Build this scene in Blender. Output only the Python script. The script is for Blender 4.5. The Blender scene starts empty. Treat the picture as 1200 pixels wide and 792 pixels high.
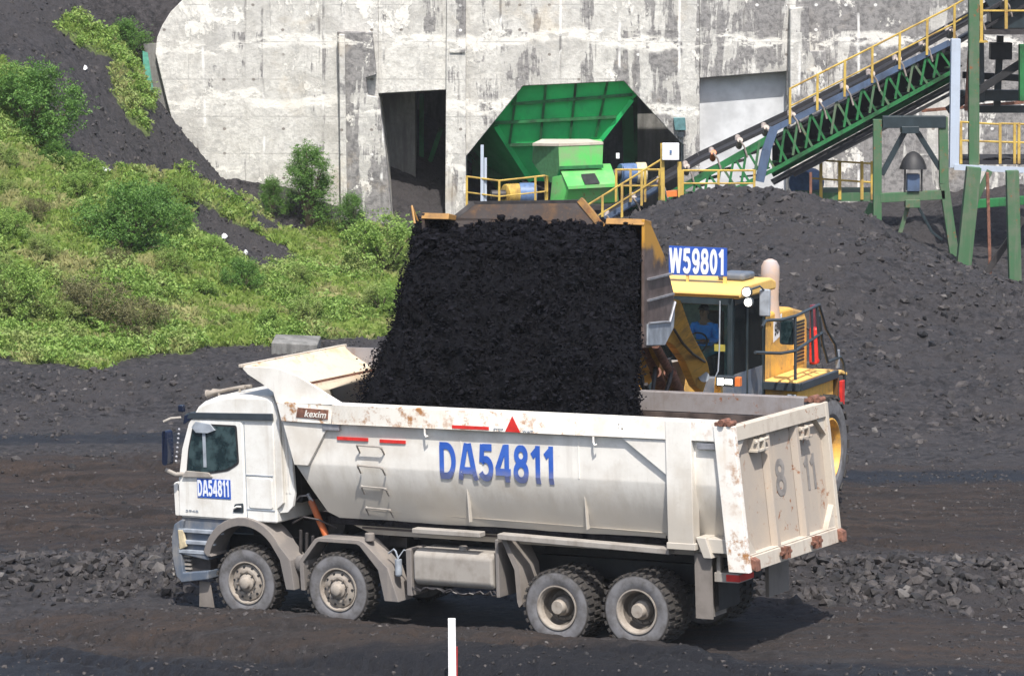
import bpy, bmesh, math, random
import numpy as np
from mathutils import Vector, Matrix, noise as mnoise
random.seed(7)
rng = np.random.default_rng(11)
rad = math.radians
SC = bpy.context.scene
COL = SC.collection
# ------------------------------------------------------------------ camera, world, sun, exposure
FP, PITCH, CAMZ = 4500.0, rad(6.949), 11.53          # focal length in photo pixels, downward pitch, height
cam_d = bpy.data.cameras.new('camera')
cam = bpy.data.objects.new('camera', cam_d)
COL.objects.link(cam)
cam_d.sensor_width = 36.0
cam_d.lens = 36.0 * FP / 1200.0
cam_d.clip_start, cam_d.clip_end = 1.0, 4000.0
cam.location = (0, 0, CAMZ)
cam.rotation_euler = (math.pi / 2 - PITCH, 0, 0)
SC.camera = cam
SUN_EL, SUN_AZ = rad(58), rad(-7)                    # sun high behind the camera, a little to its right
sun_dir = Vector((-math.sin(SUN_AZ) * math.cos(SUN_EL), -math.cos(SUN_AZ) * math.cos(SUN_EL), math.sin(SUN_EL)))
sd = bpy.data.lights.new('sun', 'SUN')
sd.energy = 4.6
sd.angle = rad(0.6)
sd.color = (1.0, 0.955, 0.89)
sun = bpy.data.objects.new('sun', sd)
COL.objects.link(sun)
sun.rotation_euler = sun_dir.to_track_quat('Z', 'Y').to_euler()
W = bpy.data.worlds.new('World')
SC.world = W
W.use_nodes = True
wn = W.node_tree
bg = wn.nodes['Background']
sky = wn.nodes.new('ShaderNodeTexSky')
sky.sky_type = 'NISHITA'
sky.sun_disc = False
sky.sun_elevation = SUN_EL
sky.sun_rotation = math.pi + SUN_AZ
sky.air_density, sky.dust_density = 1.0, 2.5
wn.links.new(sky.outputs[0], bg.inputs[0])
bg.inputs[1].default_value = 0.15
SC.view_settings.view_transform = 'Standard'
SC.view_settings.look = 'None'
SC.view_settings.exposure = 0.42
SC.view_settings.gamma = 1.0
SC.cycles.max_bounces = 6
SC.cycles.diffuse_bounces = 3
SC.cycles.glossy_bounces = 3
SC.cycles.transparent_max_bounces = 10

# ------------------------------------------------------------------ surveying helpers
def ray(px, py):
    a = (px - 600) / FP
    b = -(py - 396) / FP
    return Vector((a, math.cos(PITCH) + b * math.sin(PITCH), -math.sin(PITCH) + b * math.cos(PITCH)))
EYE = Vector((0, 0, CAMZ))
def at(px, py, Y):
    r = ray(px, py)
    return EYE + r * (Y / r.y)
def atz(px, py, z=0.0):
    r = ray(px, py)
    return EYE + r * ((z - CAMZ) / r.z)
def onl(Mi, px, py, ax, val):
    r = Mi.to_3x3() @ ray(px, py)
    o = Mi @ EYE
    return o + r * ((val - o[ax]) / r[ax])

# ------------------------------------------------------------------ materials
class NT:
    def __init__(s, name):
        s.m = bpy.data.materials.new(name)
        s.m.use_nodes = True
        s.t = s.m.node_tree
        s.b = s.t.nodes['Principled BSDF']
        s.out = s.t.nodes['Material Output']
    def n(s, ty, **k):
        nd = s.t.nodes.new('ShaderNode' + ty)
        for a, v in k.items():
            setattr(nd, a, v)
        return nd
    def l(s, a, b):
        s.t.links.new(a, b)
    def inp(s, sock, v):
        if hasattr(v, 'is_output') or hasattr(v, 'links'):
            s.l(v, sock)
        elif isinstance(v, (tuple, list)) and len(v) == 3 and sock.type == 'RGBA':
            sock.default_value = (*v, 1)
        else:
            sock.default_value = v
    def math(s, op, a, b=None, c=None, clamp=False):
        nd = s.n('Math', operation=op, use_clamp=clamp)
        s.inp(nd.inputs[0], a)
        if b is not None: s.inp(nd.inputs[1], b)
        if c is not None: s.inp(nd.inputs[2], c)
        return nd.outputs[0]
    def pos(s, world=True):
        return s.n('NewGeometry').outputs['Position'] if world else s.n('TexCoord').outputs['Object']
    def mapv(s, v, scale=(1, 1, 1), loc=(0, 0, 0)):
        nd = s.n('Mapping')
        s.l(v, nd.inputs[0])
        nd.inputs['Scale'].default_value = scale
        nd.inputs['Location'].default_value = loc
        return nd.outputs[0]
    def noise(s, v, scale=1.0, detail=5, rough=0.6, dist=0.0):
        nd = s.n('TexNoise')
        s.l(v, nd.inputs['Vector'])
        nd.inputs['Scale'].default_value = scale
        nd.inputs['Detail'].default_value = detail
        nd.inputs['Roughness'].default_value = rough
        nd.inputs['Distortion'].default_value = dist
        return nd.outputs['Fac']
    def vor(s, v, scale=1.0, feature='F1', out='Distance'):
        nd = s.n('TexVoronoi', feature=feature)
        s.l(v, nd.inputs['Vector'])
        nd.inputs['Scale'].default_value = scale
        return nd.outputs[out]
    def ramp(s, v, lo, hi, a=0.0, b=1.0, smooth=True):
        nd = s.n('MapRange', interpolation_type='SMOOTHSTEP' if smooth else 'LINEAR')
        s.inp(nd.inputs[0], v)
        for i, q in enumerate((lo, hi, a, b)):
            nd.inputs[i + 1].default_value = q
        return nd.outputs[0]
    def mix(s, f, a, b):
        nd = s.n('Mix', data_type='RGBA')
        s.inp(nd.inputs[0], f)
        s.inp(nd.inputs[6], a)
        s.inp(nd.inputs[7], b)
        return nd.outputs[2]
    def sep(s, v):
        nd = s.n('SeparateXYZ')
        s.l(v, nd.inputs[0])
        return nd.outputs
    def bump(s, h, strength=0.4, dist=0.05):
        nd = s.n('Bump')
        s.l(h, nd.inputs['Height'])
        nd.inputs['Strength'].default_value = strength
        nd.inputs['Distance'].default_value = dist
        s.l(nd.outputs[0], s.b.inputs['Normal'])
    def fin(s, col=None, rough=None, metal=None, spec=None):
        if col is not None: s.inp(s.b.inputs['Base Color'], col)
        if rough is not None: s.inp(s.b.inputs['Roughness'], rough)
        if metal is not None: s.inp(s.b.inputs['Metallic'], metal)
        if spec is not None: s.inp(s.b.inputs['Specular IOR Level'], spec)
        return s.m

def painted(name, col, dirt=(0.22, 0.18, 0.14), amt=0.5, rough=0.45, scale=1.6, rust=0.0, rustcol=(0.23, 0.085, 0.03), streak=True, lo=0.42, metal=0.0):
    """paint with dust clouds, vertical run marks and optional rust spots"""
    t = NT(name)
    p = t.pos(False)
    a = t.noise(p, scale, 7, 0.65)
    c = t.mix(t.math('MULTIPLY', t.ramp(a, lo, lo + 0.3), amt), col, dirt)
    if streak:
        b = t.noise(t.mapv(p, (7, 7, 0.6)), 1.0, 4, 0.6)
        c = t.mix(t.math('MULTIPLY', t.ramp(b, 0.5, 0.75), amt * 0.7), c, dirt)
    f = t.noise(p, 26, 3, 0.6)
    c = t.mix(t.math('MULTIPLY', t.ramp(f, 0.55, 0.8), amt * 0.4), c, dirt)
    if rust > 0:
        r1 = t.noise(p, 5.5, 6, 0.7)
        r2 = t.noise(p, 0.8, 2, 0.5)
        rr = t.math('MULTIPLY', t.ramp(r1, 0.62 - rust * 0.14, 0.66), t.ramp(r2, 0.40, 0.62))
        c = t.mix(rr, c, rustcol)
    t.bump(f, 0.12, 0.01)
    return t.fin(c, t.ramp(a, 0.3, 0.7, rough, min(1, rough + 0.35)), metal)

def plain(name, col, rough=0.6, metal=0.0, var=0.25, scale=8.0, spec=0.5, bump=0.0):
    t = NT(name)
    p = t.pos(False)
    a = t.noise(p, scale, 5, 0.6)
    c2 = tuple(max(0, x * (1 - var)) for x in col)
    c1 = tuple(min(1, x * (1 + var * 0.6)) for x in col)
    c = t.mix(t.ramp(a, 0.3, 0.7), c2, c1)
    if bump > 0: t.bump(a, bump, 0.02)
    return t.fin(c, rough, metal, spec)

def emis(name, col, st):
    t = NT(name)
    t.b.inputs['Emission Color'].default_value = (*col, 1)
    t.b.inputs['Emission Strength'].default_value = st
    return t.fin(col, 0.3)

def glassy(name, tint, clear=0.6, rough=0.04):
    t = NT(name)
    tr = t.n('BsdfTransparent')
    tr.inputs[0].default_value = (*tint, 1)
    t.fin(tuple(x * 0.05 for x in tint), rough, 0.0, 0.8)
    fr = t.n('Fresnel')
    fr.inputs[0].default_value = 1.5
    k = t.math('ADD', t.math('MULTIPLY', fr.outputs[0], 1.2), 1 - clear, clamp=True)
    mx = t.n('MixShader')
    t.l(k, mx.inputs[0]); t.l(tr.outputs[0], mx.inputs[1]); t.l(t.b.outputs[0], mx.inputs[2])
    t.l(mx.outputs[0], t.out.inputs[0])
    return t.m

def mat_ground():
    t = NT('ground_dirt')
    p = t.pos()
    ga = t.n('Attribute', attribute_name='grass').outputs['Fac']
    br = t.n('Attribute', attribute_name='brown').outputs['Fac']
    dk = t.n('Attribute', attribute_name='dark_bands').outputs['Fac']
    n1 = t.noise(p, 0.5, 8, 0.65)
    n2 = t.noise(p, 5.0, 8, 0.7)
    n3 = t.noise(t.mapv(p, (0.25, 2.2, 1)), 1.5, 6, 0.65)
    v = t.vor(p, 6.0)
    coal = t.mix(t.ramp(n2, 0.3, 0.7), (0.008, 0.008, 0.010), (0.070, 0.064, 0.067))
    coal = t.mix(t.ramp(n1, 0.4, 0.65), coal, (0.050, 0.045, 0.046))
    dirt = t.mix(t.ramp(n3, 0.3, 0.7), (0.013, 0.010, 0.009), (0.062, 0.043, 0.034))
    dirt = t.mix(t.math('MULTIPLY', t.ramp(n2, 0.45, 0.7), 0.5), dirt, (0.032, 0.027, 0.026))
    c = t.mix(t.ramp(t.math('ADD', br, t.math('MULTIPLY', t.math('SUBTRACT', n3, 0.5), 0.9)), 0.25, 0.75), coal, dirt)
    c = t.mix(t.ramp(t.math('ADD', dk, t.math('MULTIPLY', t.math('SUBTRACT', n3, 0.5), 1.4)), 0.35, 0.8), c, (0.012, 0.013, 0.018))
    soil = t.mix(t.ramp(n2, 0.35, 0.65), (0.075, 0.105, 0.03), (0.15, 0.19, 0.06))
    c = t.mix(t.ramp(ga, 0.3, 0.6), c, soil)
    sp = t.vor(p, 9.0, out='Distance')
    chip = t.ramp(t.noise(p, 14, 2, 0.5), 0.72, 0.76)
    c = t.mix(t.math('MULTIPLY', chip, 0.6), c, (0.20, 0.19, 0.185))
    h = t.math('ADD', t.math('MULTIPLY', n2, 0.8), t.math('MULTIPLY', t.noise(p, 22, 6, 0.7), 0.5))
    h = t.math('ADD', h, t.math('MULTIPLY', v, 0.35))
    t.bump(h, 1.0, 0.16)
    return t.fin(c, t.ramp(dk, 0.2, 0.9, 0.85, 0.6), 0, 0.35)

def mat_rock(name, a, b, rough=0.7, spec=0.4):
    t = NT(name)
    p = t.pos()
    rnd = t.n('NewGeometry').outputs['Random Per Island']
    n2 = t.noise(p, 9, 5, 0.7)
    c = t.mix(rnd, a, b)
    c = t.mix(t.math('MULTIPLY', t.ramp(n2, 0.4, 0.7), 0.5), c, tuple(x * 0.5 for x in a))
    if b[0] > 0.03:
        bright = t.ramp(rnd, 0.985, 0.992)
        c = t.mix(t.math('MULTIPLY', bright, 0.4), c, (0.20, 0.19, 0.18))
    t.bump(t.noise(p, 30, 4, 0.7), 0.5, 0.02)
    return t.fin(c, rough, 0, spec)

def mat_leaf(name, a, b, c3=None):
    t = NT(name)
    rnd = t.n('NewGeometry').outputs['Random Per Island']
    p = t.pos()
    n = t.noise(p, 0.7, 4, 0.6)
    c = t.mix(rnd, a, b)
    if c3: c = t.mix(t.ramp(n, 0.48, 0.62), c, c3)
    t.b.inputs['Subsurface Weight'].default_value = 0.0
    tl = t.n('BsdfTranslucent')
    t.l(c, tl.inputs[0])
    t.fin(c, 0.55, 0, 0.35)
    mx = t.n('MixShader')
    mx.inputs[0].default_value = 0.32
    t.l(t.b.outputs[0], mx.inputs[1]); t.l(tl.outputs[0], mx.inputs[2]); t.l(mx.outputs[0], t.out.inputs[0])
    return t.m

def mat_concrete(name='stained_concrete', bias=0.0):
    t = NT(name)
    p = t.pos()
    x, y, z = t.sep(p)
    S = lambda v, k: t.math('MULTIPLY', v, k)
    C0 = lambda v: t.math('SUBTRACT', v, 0.5)
    big = t.noise(p, 0.22, 5, 0.6, 0.6)
    mid = t.noise(p, 1.1, 9, 0.72, 0.4)
    fine = t.noise(p, 6.0, 9, 0.75)
    wide = t.noise(t.mapv(p, (0.9, 1.0, 0.10)), 1.0, 9, 0.70, 0.4)
    drip = t.noise(t.mapv(p, (4.5, 2.0, 0.16)), 1.0, 7, 0.72, 0.2)
    right = t.ramp(x, -9.0, 8.0)                                   # the weathering grows towards the conveyor
    base = t.mix(t.ramp(mid, 0.35, 0.60), (0.44, 0.425, 0.39), (0.66, 0.645, 0.60))
    base = t.mix(S(t.ramp(fine, 0.48, 0.62), 0.55), base, (0.38, 0.365, 0.335))
    base = t.mix(S(t.ramp(t.noise(p, 2.6, 9, 0.75, 0.8), 0.50, 0.60), 0.45), base, (0.35, 0.345, 0.33))
    cell = t.n('CombineXYZ')                                       # every pour panel weathers by its own amount
    t.l(t.math('FLOOR', S(t.math('ADD', x, 39.37), 1 / 1.95)), cell.inputs[0]); t.l(t.math('FLOOR', S(t.math('ADD', t.math('ADD', z, 20.35), S(C0(t.noise(p, 0.8, 4, 0.6)), 0.5)), 1 / 2.05)), cell.inputs[1])
    wnz = t.n('TexWhiteNoise'); t.l(cell.outputs[0], wnz.inputs[0]); pan = wnz.outputs['Value']
    thr = t.math('ADD', t.math('ADD', t.math('ADD', S(t.math('SUBTRACT', right, 0.58), 0.24), bias), S(C0(big), 0.5)), S(C0(pan), 0.16))
    q = t.math('ADD', t.math('ADD', t.math('ADD', S(C0(wide), 1.7), 0.5), thr), S(C0(mid), 0.6))
    dark = t.ramp(q, 0.535, 0.60)
    base = t.mix(S(pan, 0.35), base, (0.42, 0.41, 0.39))
    dk = t.mix(t.ramp(fine, 0.38, 0.58), (0.095, 0.092, 0.095), (0.25, 0.24, 0.235))
    c = t.mix(S(dark, 0.88), base, dk)
    d2 = t.math('MULTIPLY', t.ramp(drip, 0.55, 0.66), t.ramp(t.noise(p, 0.45, 4, 0.6), 0.42, 0.58))
    c = t.mix(S(d2, 0.7), c, (0.13, 0.12, 0.115))
    def band(z0, w, n0, lo):
        zz = t.math('ADD', z, S(C0(t.noise(t.mapv(p, (1, 1, 1), (n0, 0, 0)), 0.30, 7, 0.62, 0.3)), 2.0))
        f = t.ramp(t.math('ABSOLUTE', t.math('SUBTRACT', zz, z0)), w, w * 0.45)
        return t.math('MULTIPLY', f, t.ramp(t.noise(t.mapv(p, (1, 1, 2.2), (0, n0, 3)), 0.55, 9, 0.74), lo + 0.03, lo + 0.06))
    bb = t.math('MAXIMUM', t.math('MAXIMUM', band(5.9, 0.30, 3, 0.44), band(3.9, 0.26, 11, 0.45)), band(1.9, 0.18, 19, 0.52))
    peel = t.ramp(t.noise(t.mapv(p, (1, 1, 0.7)), 0.75, 10, 0.76, 0.3), 0.585, 0.60)
    lime = t.math('MAXIMUM', bb, peel)
    c = t.mix(S(lime, 0.85), c, t.mix(fine, (0.66, 0.635, 0.57), (0.84, 0.82, 0.77)))
    fx = t.math('FRACT', S(t.math('ADD', t.math('ADD', x, 40.35), S(C0(t.noise(p, 0.11, 2, 0.5)), 0.5)), 1 / 1.95))
    j = t.ramp(t.math('ABSOLUTE', C0(fx)), 0.030, 0.010)
    j = t.math('MULTIPLY', j, t.ramp(t.noise(p, 0.5, 5, 0.6), 0.46, 0.56))
    c = t.mix(S(j, 0.8), c, t.mix(t.ramp(big, 0.48, 0.52), (0.80, 0.79, 0.76), (0.16, 0.155, 0.15)))
    hz = t.math('FRACT', S(t.math('ADD', z, 20.3), 1 / 1.22))
    hj = t.math('MULTIPLY', t.ramp(t.math('ABSOLUTE', C0(hz)), 0.02, 0.008), t.ramp(mid, 0.44, 0.56))
    c = t.mix(S(hj, 0.5), c, (0.24, 0.23, 0.22))
    # tie holes on the form grid
    gx = t.math('SUBTRACT', t.math('FRACT', S(t.math('ADD', x, 40.0), 1 / 0.97)), 0.5); gz = t.math('SUBTRACT', t.math('FRACT', S(t.math('ADD', z, 20.0), 1 / 0.81)), 0.5)
    rr = t.math('SQRT', t.math('ADD', t.math('MULTIPLY', gx, gx), t.math('MULTIPLY', gz, gz)))
    c = t.mix(S(t.ramp(rr, 0.07, 0.045), t.ramp(t.noise(p, 0.7, 3, 0.5), 0.5, 0.56)), c, t.mix(dark, (0.22, 0.2, 0.18), (0.74, 0.73, 0.70)))
    ochre = t.ramp(t.noise(p, 0.5, 6, 0.65), 0.56, 0.70)
    c = t.mix(S(ochre, 0.26), c, (0.52, 0.40, 0.24))
    t.bump(t.math('ADD', t.math('ADD', fine, S(mid, 1.2)), S(peel, 0.4)), 0.6, 0.06)
    return t.fin(c, 0.9, 0, 0.2)

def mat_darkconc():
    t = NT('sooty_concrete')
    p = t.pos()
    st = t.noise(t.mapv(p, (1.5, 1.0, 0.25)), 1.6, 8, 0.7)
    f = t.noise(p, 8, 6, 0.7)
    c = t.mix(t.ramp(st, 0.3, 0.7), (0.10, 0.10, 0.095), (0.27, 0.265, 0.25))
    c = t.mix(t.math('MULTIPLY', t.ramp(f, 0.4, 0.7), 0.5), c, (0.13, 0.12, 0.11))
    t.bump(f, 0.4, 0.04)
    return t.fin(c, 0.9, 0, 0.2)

M = {}
def mk():
    M['ground'] = mat_ground()
    M['rock'] = mat_rock('coal_rubble', (0.011, 0.011, 0.013), (0.066, 0.058, 0.056))
    M['coal'] = mat_rock('fresh_coal', (0.002, 0.002, 0.003), (0.012, 0.012, 0.016), 0.9, 0.06)
    t = NT('loose_coal'); p = t.pos()
    n = t.noise(t.mapv(p, (1, 1, 0.45)), 8, 8, 0.75)
    t.bump(t.math('ADD', n, t.noise(p, 30, 6, 0.75)), 1.0, 0.12)
    M['coalmass'] = t.fin(t.mix(t.ramp(n, 0.3, 0.7), (0.002, 0.002, 0.0035), (0.012, 0.012, 0.017)), 0.85, 0, 0.12)
    M['conc'] = mat_concrete()
    M['pier'] = mat_concrete('mottled_pier_concrete', 0.30)
    M['dconc'] = mat_darkconc()
    M['gconc'] = plain('smooth_grey_concrete', (0.56, 0.57, 0.58), 0.9, 0, 0.2, 1.2, 0.2, 0.2)
    t = NT('white_body_paint'); p = t.pos(False); x, y, z = t.sep(p)
    a = t.noise(p, 0.9, 7, 0.65); f = t.noise(p, 24, 3, 0.6); b = t.noise(t.mapv(p, (5, 5, 0.5)), 1.0, 5, 0.65)
    low = t.ramp(t.math('ADD', z, t.math('MULTIPLY', t.math('SUBTRACT', b, 0.5), 0.9)), 2.75, 1.9)      # road dust plus the tapered lower plate's shade, both in the colour
    c = t.mix(t.math('MULTIPLY', low, 0.8), (0.78, 0.755, 0.70), (0.40, 0.36, 0.305))
    c = t.mix(t.math('MULTIPLY', t.ramp(a, 0.42, 0.66), 0.5), c, (0.46, 0.40, 0.32))
    c = t.mix(t.math('MULTIPLY', t.ramp(b, 0.52, 0.75), 0.30), c, (0.38, 0.33, 0.28))
    c = t.mix(t.math('MULTIPLY', t.ramp(f, 0.6, 0.8), 0.25), c, (0.30, 0.25, 0.2))
    t.bump(t.math('ADD', t.math('MULTIPLY', f, 0.1), t.noise(p, 1.4, 2, 0.5)), 0.25, 0.05)
    M['white'] = t.fin(c, t.ramp(a, 0.3, 0.7, 0.35, 0.6))
    M['whiterust'] = painted('rusty_white_paint', (0.80, 0.78, 0.73), (0.55, 0.42, 0.28), 0.40, 0.5, 1.3, rust=0.9, rustcol=(0.36, 0.17, 0.06))
    M['cab'] = painted('white_cab_paint', (0.76, 0.75, 0.71), (0.44, 0.39, 0.32), 0.6, 0.3, 1.0)
    M['dusty'] = painted('dusty_beige_steel', (0.50, 0.45, 0.38), (0.30, 0.24, 0.19), 0.6, 0.8, 1.1, rust=0.35)
    M['tgpanel'] = painted('dusty_tailgate_plate', (0.37, 0.32, 0.27), (0.47, 0.38, 0.29), 0.7, 0.8, 0.9, rust=0.25)
    M['hopperin'] = painted('rust_tinted_cream_plate', (0.60, 0.52, 0.40), (0.46, 0.25, 0.11), 0.7, 0.6, 1.5, rust=0.5, rustcol=(0.30, 0.13, 0.05), streak=False, lo=0.46)
    M['railfar'] = painted('worn_grey_steel', (0.27, 0.25, 0.25), (0.17, 0.13, 0.11), 0.7, 0.6, 2.0, rust=0.3)
    M['inner'] = plain('scoured_steel', (0.13, 0.10, 0.09), 0.55, 0.3, 0.5, 3)
    M['black'] = plain('chassis_black', (0.018, 0.018, 0.020), 0.6, 0, 0.4, 6)
    M['bluegrey'] = painted('dusty_slate_plastic', (0.085, 0.11, 0.15), (0.30, 0.27, 0.23), 0.5, 0.5, 2.5)
    M['navy'] = plain('dark_visor_plastic', (0.012, 0.018, 0.04), 0.25, 0, 0.3, 3)
    M['band'] = plain('dark_grey_band', (0.035, 0.045, 0.055), 0.4, 0, 0.2, 4)
    M['fender'] = painted('dusty_fender_plastic', (0.17, 0.155, 0.145), (0.27, 0.235, 0.205), 0.7, 0.85, 2.0)
    M['tank'] = painted('dust_coated_tank', (0.32, 0.295, 0.265), (0.19, 0.165, 0.14), 0.7, 0.75, 3.0)
    M['flap'] = painted('dusty_rubber_flap', (0.21, 0.185, 0.165), (0.12, 0.105, 0.09), 0.6, 0.9, 2.5)
    t = NT('dusty_tyre_rubber'); p = t.pos(False); x, y, z = t.sep(p)
    rr = t.math('SQRT', t.math('ADD', t.math('MULTIPLY', x, x), t.math('MULTIPLY', z, z)))
    n = t.noise(p, 5, 6, 0.65)
    side = t.ramp(t.math('DIVIDE', rr, t.n('Attribute', attribute_name='rad').outputs['Fac']), 0.93, 0.86)
    M['tyre'] = t.fin(t.mix(side, t.mix(n, (0.016, 0.015, 0.015), (0.075, 0.066, 0.06)), t.mix(t.ramp(n, 0.35, 0.7), (0.23, 0.23, 0.245), (0.15, 0.145, 0.145))), 0.85)
    M['rim'] = painted('dusty_wheel_steel', (0.31, 0.275, 0.235), (0.16, 0.125, 0.10), 0.7, 0.75, 6.0)
    M['nut'] = plain('grimy_shaded_steel', (0.16, 0.14, 0.12), 0.6, 0.4)
    M['glass'] = None
    t = NT('dark_window_glass'); p = t.pos(False)
    n = t.noise(p, 4.0, 4, 0.6)
    M['glass'] = t.fin(t.mix(t.ramp(n, 0.42, 0.62), (0.010, 0.022, 0.026), (0.045, 0.075, 0.08)), 0.06, 0, 0.8)
    M['clear'] = glassy('clear_cab_glass', (0.88, 0.96, 0.96), 0.95)
    t = NT('blue_lettering'); p = t.pos(False); x, y, z = t.sep(p)
    a = t.noise(p, 3.0, 6, 0.7)
    low = t.ramp(t.math('ADD', z, t.math('MULTIPLY', t.math('SUBTRACT', a, 0.5), 0.25)), 2.62, 2.42)
    c = t.mix(t.ramp(a, 0.3, 0.7), (0.02, 0.085, 0.40), (0.04, 0.13, 0.50))
    c = t.mix(t.math('MULTIPLY', low, 0.55), c, (0.26, 0.25, 0.30))
    M['blue'] = t.fin(c, 0.6)
    M['bluefade'] = plain('dust_faded_blue_lettering', (0.11, 0.15, 0.40), 0.7, 0, 0.25, 3)
    M['fade'] = plain('faded_lettering', (0.235, 0.215, 0.20), 0.9, 0, 0.3, 5)
    M['signblue'] = plain('blue_plate', (0.025, 0.09, 0.42), 0.45, 0, 0.1)
    M['signwhite'] = plain('white_plate_lettering', (0.72, 0.75, 0.82), 0.5, 0, 0.05)
    M['red'] = plain('red_reflector', (0.62, 0.035, 0.03), 0.3, 0, 0.2)
    M['orange'] = plain('orange_reflector', (0.75, 0.20, 0.05), 0.4, 0, 0.15)
    M['rusty'] = plain('rusty_bracket', (0.20, 0.09, 0.06), 0.8, 0, 0.5, 12)
    M['hyd'] = painted('orange_hydraulic_cylinder', (0.50, 0.12, 0.03), (0.25, 0.18, 0.14), 0.5, 0.5, 4)
    M['yellow'] = painted('loader_yellow', (0.74, 0.41, 0.07), (0.24, 0.16, 0.09), 0.75, 0.45, 2.0, rust=0.15)
    M['yellowclean'] = painted('pale_yellow_paint', (0.80, 0.50, 0.14), (0.48, 0.30, 0.14), 0.5, 0.45, 2.5)
    M['bucketin'] = painted('scoured_bucket_plate', (0.035, 0.027, 0.025), (0.26, 0.13, 0.04), 0.7, 0.6, 1.8, rust=0.3, rustcol=(0.08, 0.04, 0.03), streak=False, lo=0.52)
    t = NT('worn_bucket_side'); p = t.pos(); x, y, z = t.sep(p)
    n = t.noise(t.mapv(p, (1, 1, 1)), 1.3, 6, 0.6)
    hi = t.ramp(t.math('ADD', z, t.math('MULTIPLY', t.math('SUBTRACT', n, 0.5), 1.8)), 5.55, 5.85)
    c = t.mix(t.ramp(t.noise(p, 3, 6, 0.7), 0.35, 0.65), (0.085, 0.062, 0.055), (0.17, 0.13, 0.12))
    M['bucketside'] = t.fin(t.mix(hi, c, (0.58, 0.30, 0.05)), 0.45, 0.2)
    M['steel'] = plain('polished_edge_steel', (0.45, 0.45, 0.48), 0.35, 0.6, 0.3, 5)
    M['darksteel'] = plain('dark_greasy_steel', (0.05, 0.045, 0.045), 0.5, 0.3, 0.4, 6)
    M['cabdark'] = plain('cab_frame_dark', (0.022, 0.035, 0.042), 0.4, 0, 0.3, 4)
    M['stack'] = painted('heat_tinted_stack', (0.50, 0.36, 0.27), (0.30, 0.34, 0.42), 0.6, 0.5, 2.2, streak=False)
    M['mirror'] = plain('mirror_housing', (0.30, 0.33, 0.37), 0.35, 0, 0.3, 5)
    M['lamp'] = emis('lit_work_lamp', (1.0, 0.97, 0.86), 3.0)
    M['edgeworn'] = painted('worn_bucket_rim', (0.36, 0.19, 0.05), (0.10, 0.065, 0.045), 0.85, 0.5, 3.0, rust=0.4, streak=False)
    M['green'] = painted('hopper_green', (0.02, 0.58, 0.15), (0.03, 0.28, 0.10), 0.5, 0.5, 0.8)
    M['lime'] = painted('machine_green', (0.10, 0.50, 0.11), (0.26, 0.27, 0.18), 0.75, 0.45, 1.1, rust=0.1)
    M['trussgreen'] = painted('truss_green', (0.012, 0.15, 0.04), (0.015, 0.022, 0.015), 0.9, 0.6, 1.5)
    M['postgreen'] = painted('faded_green_steel', (0.045, 0.125, 0.055), (0.16, 0.15, 0.12), 0.7, 0.7, 1.2, rust=0.3)
    M['railyellow'] = painted('handrail_yellow', (0.52, 0.36, 0.07), (0.20, 0.12, 0.06), 0.8, 0.6, 2.0, rust=0.3)
    M['stringer'] = painted('galvanised_stringer', (0.07, 0.11, 0.19), (0.03, 0.04, 0.06), 0.7, 0.5, 1.0)
    M['galv'] = painted('pale_galvanised_steel', (0.42, 0.48, 0.57), (0.28, 0.30, 0.34), 0.4, 0.5, 1.0)
    M['belt'] = plain('rubber_belt', (0.018, 0.018, 0.022), 0.8, 0, 0.3)
    M['roller'] = plain('worn_roller', (0.33, 0.28, 0.25), 0.6, 0.2, 0.4)
    M['rollerorange'] = plain('orange_roller', (0.62, 0.15, 0.03), 0.5)
    M['boxwhite'] = plain('white_switch_box', (0.80, 0.81, 0.83), 0.4, 0, 0.05)
    M['teal'] = plain('teal_plate', (0.09, 0.20, 0.21), 0.6)
    M['netgreen'] = plain('green_netting', (0.10, 0.33, 0.24), 0.9)
    M['motorblue'] = plain('blue_motor', (0.10, 0.17, 0.32), 0.5)
    M['cream'] = plain('cream_drum', (0.55, 0.46, 0.30), 0.6)
    M['leafbright'] = mat_leaf('bright_leaves', (0.12, 0.23, 0.035), (0.29, 0.41, 0.10), (0.26, 0.32, 0.10))
    M['leafdark'] = mat_leaf('dark_leaves', (0.06, 0.145, 0.03), (0.16, 0.30, 0.06))
    M['leafdry'] = mat_leaf('dry_leaves', (0.10, 0.11, 0.045), (0.22, 0.20, 0.09))
    M['grass'] = mat_leaf('hillside_grass', (0.14, 0.23, 0.03), (0.33, 0.42, 0.11), (0.38, 0.37, 0.16))
    M['stem'] = plain('shrub_bark', (0.10, 0.075, 0.05), 0.9)
    M['skin'] = plain('skin', (0.30, 0.16, 0.10), 0.6, 0, 0.1)
    M['shirt'] = plain('blue_shirt', (0.02, 0.30, 0.95), 0.8, 0, 0.2, 10)
    M['trousers'] = plain('teal_trousers', (0.06, 0.22, 0.26), 0.85)
    M['hair'] = plain('dark_cap', (0.012, 0.012, 0.016), 0.7)
    M['vest'] = plain('dull_yellow_band', (0.30, 0.33, 0.12), 0.7)
    M['post'] = plain('white_marker_paint', (0.85, 0.84, 0.83), 0.5, 0, 0.05)
    M['litter'] = plain('white_litter', (0.8, 0.8, 0.82), 0.6, 0, 0.1)
mk()

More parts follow.
